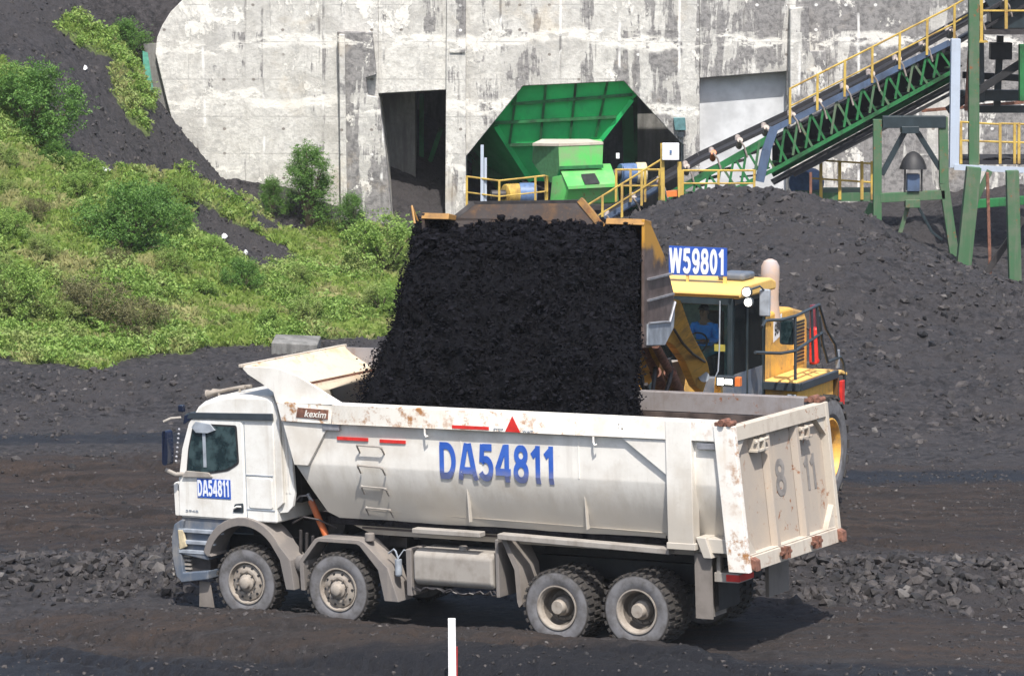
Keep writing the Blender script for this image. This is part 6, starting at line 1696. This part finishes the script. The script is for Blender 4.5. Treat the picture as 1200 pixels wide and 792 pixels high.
YC_ = 122.5
def boxat(m, px0, px1, pyb, pyt, Y, d):
    a, b = at(px0, pyb, Y), at(px1, pyt, Y); m.bx(a.x, b.x, Y, Y + d, a.z, b.z); return m
cp = at(680, 245, YC_)
crush = thing('crusher', 'bright green crusher housing with a dark hatch below the hopper', 'crusher', (cp.x, YC_ + 1, cp.z))
m = MB(); L = [at(654, 171, YC_), at(707, 169, YC_), at(706, 194, YC_), at(655, 196, YC_)]; m.extr([tuple(v) for v in L], (-0.0, 2.2, 0)); m.build('upper_housing', 'lime', crush, world=True, bevel=0.03)
m = MB(); L = [at(625, 170, YC_ + 1.2), at(654, 171, YC_ - 0.0), at(655, 200, YC_ - 0.0), at(650, 214, YC_ + 0.2), at(640, 214, YC_ + 0.8), at(624, 190, YC_ + 1.2)]; m.extr([tuple(v) for v in L], (0, 1.0, 0)); m.build('side_chute', plain('shaded_green', (0.06, 0.20, 0.08), 0.7), crush, world=True)  # left face in a darker green, its shade put into the colour
m = MB(); a0, a1 = at(655, 197, YC_ - 0.1), at(707, 195, YC_ - 0.1); m.bar(a0, a1, 0.1, 0.10); m.build('flange', 'trussgreen', crush, world=True)
m = MB(); P3 = [at(657, 201, YC_ - 0.1), at(718, 199, YC_ - 0.1), at(724, 216, YC_ - 0.9), at(666, 220, YC_ - 0.9)]; Q3 = [at(666, 220, YC_ - 0.9), at(724, 216, YC_ - 0.9), at(725, 238, YC_ - 0.6), at(660, 240, YC_ - 0.6)]
bk_ = [v + Vector((0, 2.6, 0)) for v in (P3[0], P3[1], Q3[2], Q3[3])]
m.add([tuple(v) for v in P3 + Q3[2:] + bk_], [(0, 1, 2, 3), (3, 2, 4, 5), (0, 3, 5, 9, 6), (1, 7, 8, 4, 2), (0, 6, 7, 1), (5, 4, 8, 9), (6, 9, 8, 7)]); lower = m.build('lower_housing', 'lime', crush, world=True, bevel=0.03)
m = MB(); L = [at(681, 205, YC_ - 0.42), at(697, 204, YC_ - 0.40), at(703, 215, YC_ - 0.92), at(686, 216.5, YC_ - 0.95)]; m.extr([tuple(v) for v in L], (0, 0.05, 0.02)); m.build('hatch', 'black', lower, world=True)
m = MB(); a0, a1 = at(666, 220, YC_ - 0.95), at(724, 217, YC_ - 0.95); m.bar(a0, a1, 0.06, 0.10); m.build('flange', 'lime', lower, world=True)
m = MB(); L = [at(648, 208, YC_ + 0.2), at(660, 205, YC_ - 0.2), at(668, 222, YC_ - 0.85), at(662, 240, YC_ - 0.5), at(645, 240, YC_)]; m.extr([tuple(v) for v in L], (-0.02, 0.12, 0)); m.build('side_cheek', 'lime', crush, world=True)
m = MB(); boxat(m, 624, 640, 171, 167, YC_ + 0.6, 1.5); a = at(626, 172, YC_ + 1); 
m = MB(); L = [at(624, 171, YC_ + 0.8), at(655, 171.5, YC_ - 0.02), at(707, 169.5, YC_ - 0.02), at(690, 166, YC_ + 2.4), at(635, 166, YC_ + 2.4)]; m.extr([tuple(v) for v in L], (0, 0, 0.08)); m.build('top_plate', 'dusty', crush, world=True)
# motors
mp = at(722, 205, 122.4)
def motor(name, label, px, py, Y, r, ln, mats, ln2):
    c = at(px, py, Y); t = thing(name, label, 'motor', (c.x, c.y, c.z - r))
    m = MB(); m.tube(c, c + Vector((ln, 0.25, 0)), r, n=22); b = m.build('casing', mats[0], t, world=True, bevel=0.03)
    m = MB()
    for k in range(7): m.tube(c + Vector((ln * (0.12 + 0.12 * k), 0.03 * k, 0)), c + Vector((ln * (0.15 + 0.12 * k), 0.03 * k, 0)), r * 1.06, n=22)
    m.build('cooling_fins', mats[0], b, world=True)
    m = MB(); m.tube(c + Vector((ln, 0.25, 0)), c + Vector((ln + ln2, 0.3, 0)), r * 1.08, n=22); m.build('end_cover', mats[1], t, world=True, bevel=0.03)
    m = MB(); m.tube(c + Vector((-0.45, -0.1, 0)), c, r * 0.45, n=14); m.bx(c.x, c.x + ln, c.y - r * .6, c.y + r * .6, c.z - r * 1.1, c.z - r * 0.9); m.build('mount', 'darksteel', t, world=True)
motor('electric_motor', 'blue motor with a cream drum end to the right of the green crusher', 727, 204, 122.8, 0.33, 0.5, ('motorblue', 'cream'), 0.33)
motor('electric_motor', 'yellow and blue motor behind the low railing left of the crusher', 592, 228, 122.8, 0.33, 0.45, ('railyellow', 'motorblue'), 0.55)
m = MB(); boxat(m, 722, 726, 186, 180, 122.6, 0.2); tag(m.build('floodlight', 'boxwhite'), 'small white light above the motor in the wall opening', 'light')

# ---- helpers for steelwork
def rail_run(name, label, pts, Y, hh, posts, group=None, mid=True, mat='railyellow', r=0.032):
    """handrail along sighted points (top rail), posts drop down by hh"""
    P_ = [at(px, py, Y if len(q) == 0 else q[0]) for px, py, *q in pts]
    base = P_[0] - Vector((0, 0, hh))
    t = thing(name, label, 'railing', tuple(base), 0, group)
    m = MB(); m.path(P_, r, 6); m.build('top_rail', mat, t, world=True)
    if mid:
        m = MB(); m.path([p - Vector((0, 0, hh * 0.5)) for p in P_], r * 0.8, 6); m.build('mid_rail', mat, t, world=True)
    # posts spaced evenly
    L = [0]
    for a, b in zip(P_, P_[1:]): L.append(L[-1] + (b - a).length)
    for k in range(posts):
        d = L[-1] * k / max(1, posts - 1)
        for i in range(len(P_) - 1):
            if d <= L[i + 1] + 1e-6:
                p = P_[i].lerp(P_[i + 1], (d - L[i]) / (L[i + 1] - L[i])); break
        m = MB(); m.bar(p + Vector((0, 0, 0.02)), p - Vector((0, 0, hh)), 0.07, 0.07); m.build('post', mat, t, world=True)
    return t
rail_run('railing', 'pale yellow railing in front of the left motor under the hopper', [(547, 207, 121.5), (585, 212, 121), (638, 206, 121), (641, 207, 123)], 121, 1.0, 5)
m = MB(); m.bar(at(565, 236, 121.3), at(565, 170, 121.3), 0.10, 0.10); m.bar(at(569, 236, 121.3), at(569, 185, 121.3), 0.08, 0.08); tag(m.build('steel_post', 'galv'), 'thin grey upright post at the left inside the wide opening', 'post')
m = MB(); m.bar(at(547, 241, 122), at(725, 241, 122), 1.6, 0.15); tag(m.build('machine_deck', 'darksteel'), 'narrow steel deck under the crusher and motors', 'deck')

# ================================================================== BELT CONVEYOR rising to the right
YB = 113.0
b0 = at(700, 262, YB)
conv_t = thing('belt_conveyor', 'long inclined belt conveyor with green truss and troughed rollers climbing to the right', 'conveyor', tuple(b0))
BLN = [(690, 268), (760, 222), (820, 187), (920, 140), (1010, 94), (1110, 38), (1230, -30)]
def bly(px): return float(np.interp(px, [a for a, _ in BLN], [b for _, b in BLN]))
m = MB()
for (a, b) in zip(BLN, BLN[1:]):
    m.bar(at(*a, YB + 0.8), at(*b, YB + 0.8), 1.1, 0.10, (0, 0, 1))
m.build('belt', 'belt', conv_t, world=True)
m = MB()
for (a, b) in zip(BLN, BLN[1:]):
    m.bar(at(a[0], a[1] - 3, YB + 1.3), at(b[0], b[1] - 3, YB + 1.3), 0.06, 0.30, (0, 0, 1))
m.build('skirt_board', 'belt', conv_t, world=True)
m = MB()
for (a, b) in zip(BLN[2:], BLN[3:]):
    m.bar(at(a[0], a[1] + 18, YB + 0.9), at(b[0], b[1] + 18, YB + 0.9), 1.0, 0.08, (0, 0, 1))
m.build('return_belt', 'belt', conv_t, world=True)
k = 0
for px in np.arange(712, 1190, 31.0):
    py = bly(px) + 4.5; c = at(px, py, YB - 0.05); orange = 770 < px < 890 and k % 2 == 0; k += 1
    m = MB(); m.tube(c + Vector((0, -0.1, 0.14)), c + Vector((0, 0.32, -0.08)), 0.085, n=12)
    o = m.build('roller', 'rollerorange' if orange else 'roller', conv_t, world=True)
    m = MB(); m.tube(c + Vector((0, 0.34, -0.09)), c + Vector((0, 0.78, -0.09)), 0.085, n=10); m.tube(c + Vector((0, 0.80, -0.08)), c + Vector((0, 1.2, 0.14)), 0.085, n=10); m.build('inner_roller', 'roller', o, world=True)
    m = MB(); m.path([c + Vector((-0.02, -0.16, 0.14)), c + Vector((0.12, -0.14, -0.05)), c + Vector((0.22, -0.12, -0.38))], 0.028, 6); m.build('roller_bracket', 'roller', o, world=True)
# stringers
def beam(name, mat, pts, Y, w=0.12, h=0.2, parent=None):
    m = MB()
    for (a, b) in zip(pts, pts[1:]): m.bar(at(*a[:2], a[2] if len(a) > 2 else Y), at(*b[:2], b[2] if len(b) > 2 else Y), w, h)
    return m.build(name, mat, parent if parent is not None else conv_t, world=True)
beam('stringer', 'stringer', [(906, 152), (1113, 50)], YB - 0.15, 0.10, 0.17)
beam('stringer', 'stringer', [(700, 262), (772, 220)], YB - 0.15, 0.10, 0.17)
beam('stringer', 'trussgreen', [(772, 236), (905, 160)], YB - 0.10, 0.10, 0.20)
beam('kinked_leg', 'stringer', [(907, 150), (898, 176), (890, 213)], YB - 0.15, 0.16, 0.26)
lo = beam('lower_chord', 'trussgreen', [(780, 262), (905, 200), (1120, 82)], YB - 0.12, 0.10, 0.11)
beam('lower_chord', 'trussgreen', [(905, 205), (1120, 90)], YB + 1.5, 0.12, 0.14)
for i, px in enumerate(np.arange(800, 1112, 15.0)):
    yt = np.interp(px, [772, 905, 1113], [240, 156, 52]); yb_ = np.interp(px + 8, [780, 905, 1120], [262, 200, 82])
    m = MB(); m.bar(at(px, yt, YB - 0.12), at(px - 6, yb_ + 3, YB - 0.12), 0.07, 0.07); m.bar(at(px, yt, YB - 0.10), at(px + 18, yb_ - 5, YB - 0.10), 0.07, 0.07); m.build('web_bar', 'trussgreen' if i % 3 else 'postgreen', conv_t, world=True)
    m = MB(); m.bar(at(px, yt + 6, YB), at(px + 12, yt + 6 - 3, YB + 1.6), 0.08, 0.08); m.bar(at(px + 8, (yt + yb_) / 2 + 6, YB), at(px + 26, (yt + yb_) / 2 + 4, YB + 1.5), 0.07, 0.05); m.build('cross_member', 'cabdark' if i % 3 == 1 else ('postgreen' if i % 3 else 'trussgreen'), conv_t, world=True)
m = MB()
for (a, b) in (((905, 214), (1020, 152)), ((1020, 152), (1120, 98))): m.bar(at(*a, YB + 0.8), at(*b, YB + 0.8), 1.3, 0.06)
m.build('belly_plate', 'belt', conv_t, world=True)
m = MB(); L = [at(905, 160, YB + 1.75), at(1113, 56, YB + 1.75), at(1118, 92, YB + 1.75), at(1000, 152, YB + 1.75), at(905, 200, YB + 1.75)]; m.extr([tuple(v) for v in L], (0, 0.05, 0)); m.build('shade_backing', 'belt', conv_t, world=True)  # added dark sheet that stands in for the shade behind the truss
beam('tension_rod', 'black', [(930, 206), (1118, 108)], YB + 0.2, 0.06, 0.10)
# walkway grating behind the belt
m = MB(); m.bar(at(925, 152, YB + 2.0), at(1140, 36, YB + 2.0), 0.8, 0.05); m.build('walkway', 'darksteel', conv_t, world=True)
rail_run('conveyor_railing', 'long yellow handrail climbing alongside the upper conveyor', [(926, 104), (1112, 10), (1150, -12)], YB - 0.2, 1.05, 8, mid=True)
rail_run('conveyor_railing', 'short yellow handrail along the bottom end of the conveyor', [(683, 244), (775, 187)], YB - 0.8, 1.0, 5, mid=True)
rail_run('railing', 'yellow railing beside the two yellow posts above the coal heap', [(800, 200), (884, 200)], 111.5, 0.75, 3, mid=True)
rail_run('railing', 'thin yellow railing left of the two yellow posts', [(722, 199), (773, 199)], 112.6, 0.95, 4, mid=True)
# gate posts with the switch box
gp = at(777, 232, 111.4)
m = MB(); m.bar(at(777, 235, 111.4), at(776, 168, 111.4), 0.11, 0.11); tag(m.build('yellow_post', 'railyellow'), 'yellow upright post left of the white switch box', 'post')
m = MB(); m.bar(at(797, 232, 111.4), at(796, 190, 111.4), 0.12, 0.12); tag(m.build('yellow_post', 'railyellow'), 'shorter yellow post under the right edge of the white switch box', 'post')
m = MB(); boxat(m, 776, 796, 188, 168, 111.2, 0.16); sb_ = m.build('switch_box', 'boxwhite', bevel=0.02); tag(sb_, 'white switch box mounted on the yellow posts beside the conveyor', 'switch box')
m = MB(); c = at(784, 178, 111.15); m.bx(-0.03, 0.03, -0.12, -0.09, -0.05 + 0.25, 0.05 + 0.25); m.build('handle', 'motorblue', sb_, loc=(0, 0, 0))
m = MB(); slabp(m, [(781, 225), (796, 223), (797, 230), (782, 231)], 111.5, 0.3); tag(m.build('rusty_plate', 'orange'), 'rusty orange plate between the foot of the yellow posts', 'plate')
# light column and platform at the right edge
m = MB(); a, b = at(1113, 197, YB - 1.2), at(1126, 46, YB - 1.2)
m.bx(a.x, b.x, YB - 1.2, YB - 0.9, a.z, b.z); tag(m.build('light_column', 'galv', bevel=0.01), 'pale blue grey steel column at the head of the stringer', 'column')
pl = thing('access_platform', 'hanging steel platform with yellow rails at the right edge', 'platform', tuple(at(1165, 196, YB - 1)))
m = MB(); m.bar(at(1118, 196, YB - 1.2), at(1260, 202, YB - 1.2), 0.12, 0.16); m.build('edge_beam', 'galv', pl, world=True)
m = MB(); a, b = at(1126, 193, YB - 1.1), at(1260, 186, YB - 1.1); m.bx(a.x, b.x, YB - 1.1, YB + 1.4, a.z, a.z + 0.12); m.build('deck', 'belt', pl, world=True)
m = MB()
for k in range(40):
    px = 1128 + k * 3.2; c = at(px, 190 + random.uniform(-3, 1), YB - 1.0 + random.uniform(0, .5)); m.ball(c, random.uniform(.05, .12), 6, (1.5, 1, .6))
m.build('coal_spill', 'coalmass', pl, world=True)
m = MB(); m.path([at(1125, 143, YB - 1.1), at(1172, 146, YB - 1.1), at(1173, 145, YB - 1.1), at(1250, 147, YB - 1.1)], 0.03, 6); m.build('top_rail', 'railyellow', pl, world=True)
m = MB(); m.path([at(1125, 165, YB - 1.1), at(1250, 169, YB - 1.1)], 0.03, 6); m.build('mid_rail', 'railyellow', pl, world=True)
for px in (1126, 1146, 1172, 1189, 1194, 1222, 1250):
    m = MB(); m.bar(at(px, 192, YB - 1.1), at(px, 144, YB - 1.1), 0.08, 0.08); m.build('post', 'railyellow', pl, world=True)
ph = thing('head_platform', 'upper drive platform with yellow rails in the top right corner', 'platform', tuple(at(1170, 38, YB)))
m = MB(); a, b = at(1148, 40, YB - 0.6), at(1300, 34, YB - 0.6); m.bx(a.x, b.x, YB - 0.6, YB + 2.0, a.z - 0.02, a.z + 0.10); m.build('deck', 'darksteel', ph, world=True)
m = MB(); m.path([at(1148, 13, YB - 0.6), at(1300, 13, YB - 0.6)], 0.03, 6); m.build('mid_rail', 'railyellow', ph, world=True)
m = MB(); m.path([at(1148, -14, YB - 0.6), at(1300, -14, YB - 0.6)], 0.03, 6); m.build('top_rail', 'railyellow', ph, world=True)
for px in (1150, 1179, 1208, 1240): 
    m = MB(); m.bar(at(px, 34 if px > 1155 else 48, YB - 0.6), at(px, -16, YB - 0.6), 0.09, 0.09); m.build('post', 'railyellow', ph, world=True)
m = MB(); m.bx(*sorted((at(1143, 49, YB - .6).x, at(1157, 49, YB - .6).x)), YB - 0.75, YB - 0.3, at(1150, 50, YB - .6).z, at(1150, 48, YB - .6).z); m.build('foot_plate', 'railyellow', ph, world=True)
m = MB(); m.tube(at(1182, -10, YB + 0.6), at(1182, -10, YB + 2.0), 0.75, n=28); m.bx(at(1165, 0, YB).x, at(1220, 0, YB).x, YB + 0.6, YB + 1.8, at(0, 34, YB + .6).z, at(0, 8, YB + .6).z); m.build('drive_pulley', 'cabdark', ph, world=True, bevel=0.03)
for (p0, p1, w_, mt, Y_, nm, lb, ct) in (
    ((1134, 128), (1200, 128), 0.22, 'cabdark', 115, 'cross_beam', 'dark beam below the rusty pipe at the right edge', 'beam'),
    ((1128, 88), (1200, 92), 0.20, 'black', 115.5, 'cross_beam', 'black beam under the head platform at the right edge', 'beam'),
    ((1168, 128), (1172, 42), 0.20, 'cabdark', 115, 'steel_column', 'thin dark column under the head platform', 'column'),
    ((1160, 60), (1185, 60), 0.5, 'black', 114, 'drive_box', 'black drive housing hanging under the head platform', 'housing'),
    ((1136, 60), (1132, 130), 0.10, 'rusty', 113, 'brace_pipe', 'thin rusty pipe beside the pale blue grey column', 'pipe')):
    m = MB(); m.bar(at(*p0, Y_), at(*p1, Y_), w_, w_); tag(m.build(nm, mt, bevel=0.01), lb, ct)
# steel trestles
def post_thing(name, label, pts, w, mat, Y, parts=None, cat='post', group=None):
    m = MB()
    for a, b in zip(pts, pts[1:]): m.bar(at(*a[:2], a[2] if len(a) > 2 else Y), at(*b[:2], b[2] if len(b) > 2 else Y), w, w)
    return tag(m.build(name, mat, bevel=0.01), label, cat, group)
post_thing('steel_column', 'tall green pipe column rising behind the light blue one', [(1141, 196, 112), (1141, -30, 112)], 0.30, 'postgreen', 112, cat='column')
post_thing('steel_column', 'dark steel column behind the pale blue grey one', [(1146, 120, 113.5), (1145, 40, 113.5)], 0.36, 'cabdark', 113.5, cat='column')
post_thing('steel_column', 'bright green flat column cut by the right edge of the photo', [(1201, 118, 112.5), (1201, 52, 112.5)], 0.34, 'trussgreen', 112.5, cat='column')
post_thing('cross_beam', 'dark cross beam between the columns at the right edge', [(1120, 112, 114), (1200, 112, 114)], 0.32, 'cabdark', 114, cat='beam')
post_thing('cross_beam', 'rusty pipe running behind the columns at the right edge', [(1080, 130, 117), (1200, 120, 117)], 0.10, 'rusty', 117, cat='pipe')
post_thing('cross_beam', 'dark diagonal beam under the head platform', [(1110, 130, 113.2), (1200, 72, 113.2)], 0.22, 'black', 113.2, cat='beam')
tr = thing('support_trestle', 'green steel trestle with sloping legs under the conveyor', 'trestle', tuple(at(1075, 225, 110)))
def tpart(name, pts, w, mat, Y, par=tr): 
    m = MB()
    for a, b in zip(pts, pts[1:]): m.bar(at(*a[:2], Y), at(*b[:2], Y), w, w)
    return m.build(name, mat, par, world=True, bevel=0.01)
tpart('leg', [(1028, 270), (1028, 140)], 0.24, 'postgreen', 110)
tpart('leg', [(1122, 325), (1106, 215), (1105, 137)], 0.26, 'postgreen', 110)
tpart('top_beam', [(1034, 143), (1108, 143)], 0.34, 'cabdark', 110)
tpart('gusset_plate', [(1066, 148), (1066, 156)], 0.5, 'cabdark', 109.95)
tpart('brace', [(1060, 155), (1033, 205)], 0.15, 'cabdark', 110.1)
tpart('brace', [(1075, 155), (1102, 198)], 0.15, 'cabdark', 110.1)
tpart('lower_beam', [(1031, 232), (1107, 228)], 0.26, 'postgreen', 110)
tpart('gusset_plate', [(1069, 234), (1069, 243)], 0.42, 'postgreen', 109.9)
tpart('stub_brace', [(1064, 242), (1052, 282)], 0.12, 'postgreen', 110)
tpart('stub_brace', [(1076, 242), (1092, 272), (1104, 281)], 0.08, 'cabdark', 110)
# hooded chimney standing on the beam
bt = thing('hooded_vent', 'dark bell shaped hood on a grey box standing on the trestle beam', 'vent', tuple(at(1070, 226, 110)))
c = at(1070, 198, 110); m = MB()
hood_p = [(0.40, 0.0), (0.385, 0.06), (0.30, 0.28), (0.18, 0.43), (0.05, 0.50), (0.0, 0.505), (0.0, 0.46), (0.26, 0.26), (0.36, 0.0)]
vs = []; n = 24
for r_, z in hood_p: vs += [c + Vector((r_ * math.cos(2 * math.pi * i / n), r_ * math.sin(2 * math.pi * i / n), z)) for i in range(n)]
m.add(vs, [(j * n + i, j * n + (i + 1) % n, ((j + 1) % len(hood_p)) * n + (i + 1) % n, ((j + 1) % len(hood_p)) * n + i) for j in range(len(hood_p)) for i in range(n)]); m.build('hood', 'black', bt, world=True)
m = MB(); m.bx(c.x - 0.18, c.x + 0.18, c.y - 0.2, c.y + 0.2, at(0, 224, 110).z, at(0, 204, 110).z); m.build('box', 'stringer', bt, world=True, bevel=0.02)
for sx_ in (-0.24, 0.24):
    m = MB(); m.bar((c.x + sx_, c.y - 0.1, at(0, 226, 110).z), (c.x + sx_, c.y - 0.1, c.z + 0.02), 0.05, 0.05); m.build('leg', 'black', bt, world=True)
# big legs on the right
l1 = post_thing('platform_leg', 'pale green platform leg leaning beside the trestle, its foot in the coal', [(1127, 332), (1141, 196)], 0.40, 'postgreen', 107.5, cat='leg column')
post_thing('platform_leg', 'dark green platform leg at the right edge of the photo', [(1190, 352), (1186, 200)], 0.34, 'postgreen', 106, cat='leg column')
post_thing('brace_pipe', 'thin rusty red upright pipe between the two platform legs', [(1161, 345), (1157, 202)], 0.09, 'rusty', 107.5, cat='pipe')
post_thing('brace_pipe', 'dark sloping brace between the platform legs at the right edge', [(1145, 336), (1200, 255)], 0.16, 'darksteel', 107, cat='brace')
post_thing('cross_beam', 'dark green beam low behind the platform legs', [(1130, 240, 110), (1210, 234, 110)], 0.24, 'trussgreen', 110, cat='beam')
post_thing('brace_pipe', 'short green brace under the hanging platform', [(1142, 238), (1160, 200)], 0.16, 'postgreen', 108, cat='brace')
# small platform under the conveyor
sp_ = thing('service_platform', 'small platform with yellow rails under the conveyor left of the trestle', 'platform', tuple(at(990, 236, 114)))
m = MB(); a, b = at(935, 236, 114), at(1030, 232, 114); m.bx(a.x, b.x, 114, 116, a.z, a.z + 0.25); m.build('deck', 'postgreen', sp_, world=True)
m = MB(); m.path([at(960, 188, 114), at(1024, 192, 114)], 0.03, 6); m.build('top_rail', 'railyellow', sp_, world=True)
m = MB(); m.path([at(950, 209, 114), at(1024, 214, 114)], 0.03, 6); m.build('mid_rail', 'railyellow', sp_, world=True)
for px in (962, 984, 1010, 1022):
    m = MB(); m.bar(at(px, 234, 114), at(px, 189, 114), 0.09, 0.09); m.build('post', 'railyellow', sp_, world=True)
m = MB(); m.tube(at(938, 215, 115), at(952, 213, 115.6), 0.42, n=20); m.build('drive_motor', 'motorblue', sp_, world=True, bevel=0.03)
post_thing('brace_pipe', 'rusty thin pipe left of the small platform under the conveyor', [(950, 240), (950, 202)], 0.08, 'rusty', 112.5, cat='pipe')
post_thing('pale_slab', 'pale green tilted plate at the crest of the coal heap', [(1015, 262), (1026, 240)], 0.35, 'postgreen', 111, cat='plate')

# ================================================================== foreground marker post, kerb block, litter
g = at(531, 792, 53.6)
t = thing('marker_post', 'slim white marker post in the foreground with a red strip on its edge', 'marker post', (g.x, 53.6, g.z - 0.45))
a, b = at(525.5, 792, 53.6), at(535, 725, 53.6)
m = MB(); m.hexa([(a.x, 53.6, g.z - 0.45), (b.x, 53.6, g.z - 0.45), (b.x, 53.68, g.z - 0.45), (a.x, 53.68, g.z - 0.45), (a.x - 0.005, 53.6, b.z), (b.x - 0.015, 53.6, b.z), (b.x - 0.015, 53.68, b.z), (a.x - 0.005, 53.68, b.z)]); m.build('post', 'post', t, world=True, bevel=0.006)
m = MB(); c = at(535, 758, 53.6); m.bx(c.x, c.x + 0.012, 53.6, 53.67, g.z - 0.4, c.z); m.build('red_strip', 'red', t, world=True)
def on_hill(px, py, y0=86, y1=126):
    bst = min(((abs(float(height(np.array([at(px, py, q).x]), np.array([q]))[0]) - at(px, py, q).z), q) for q in np.arange(y0, y1, 0.25)), key=lambda a: a[0])
    return at(px, py, bst[1])
kY = on_hill(345, 415, 80, 110).y - 0.2
m = MB(); a, b = at(318, 418, kY), at(370, 412, kY)
m.hexa([(a.x, kY, a.z - .4), (b.x, kY + 0.8, a.z - .4), (b.x, kY + 2.6, a.z - .4), (a.x, kY + 1.6, a.z - .4), (a.x, kY, at(0, 401, kY).z), (b.x, kY + 0.8, at(0, 404, kY + .8).z), (b.x, kY + 2.6, at(0, 404, kY + .8).z), (a.x, kY + 1.6, at(0, 401, kY).z)])
tag(m.build('concrete_block', 'dconc', bevel=0.03), 'low dark concrete block at the foot of the hill behind the truck canopy', 'concrete block')
for i, (px, py, s_, lb) in enumerate(((121, 201, 0.20, 'white plastic scrap lying at the edge of the coal chute'), (263, 279, 0.09, 'small white scrap on the lower dark patch of the slope'), (100, 82, 0.06, 'tiny pale scrap high on the coal slope'), (330, 338, 0.07, 'tiny pale stone in the grass above the truck cab'), (288, 298, 0.06, 'tiny white chip on the lower dark patch of the slope'))):
    g = on_hill(px, py); m = MB()
    vs = [(g.x - s_, g.y, g.z + .05), (g.x - s_ * .3, g.y - .06, g.z + .12), (g.x + s_ * .5, g.y, g.z + .09), (g.x + s_, g.y + .05, g.z + .03), (g.x + s_ * .4, g.y - .15, g.z + .0), (g.x - s_ * .7, g.y - .12, g.z + .01)]
    m.extr(vs, (0, 0.03, 0.03)); tag(m.build('litter', 'litter', flat=True), lb, 'litter')

# ================================================================== thin dusty air over the yard
m = MB(); m.bx(-580, 580, -320, 1020, -4.0, 16.5)
hz = m.build('haze', 'black', loc=(0, 0, 0), flat=True)
t = NT('haze_air'); t.t.nodes.remove(t.b)
pv = t.n('VolumePrincipled'); pv.inputs['Color'].default_value = (0.92, 0.92, 0.93, 1); pv.inputs['Density'].default_value = 0.00022; pv.inputs['Anisotropy'].default_value = 0.2
t.l(pv.outputs[0], t.out.inputs['Volume'])
hz.data.materials.clear(); hz.data.materials.append(t.m); tag(hz, 'thin dusty air hanging over the yard', 'haze', kind='stuff')
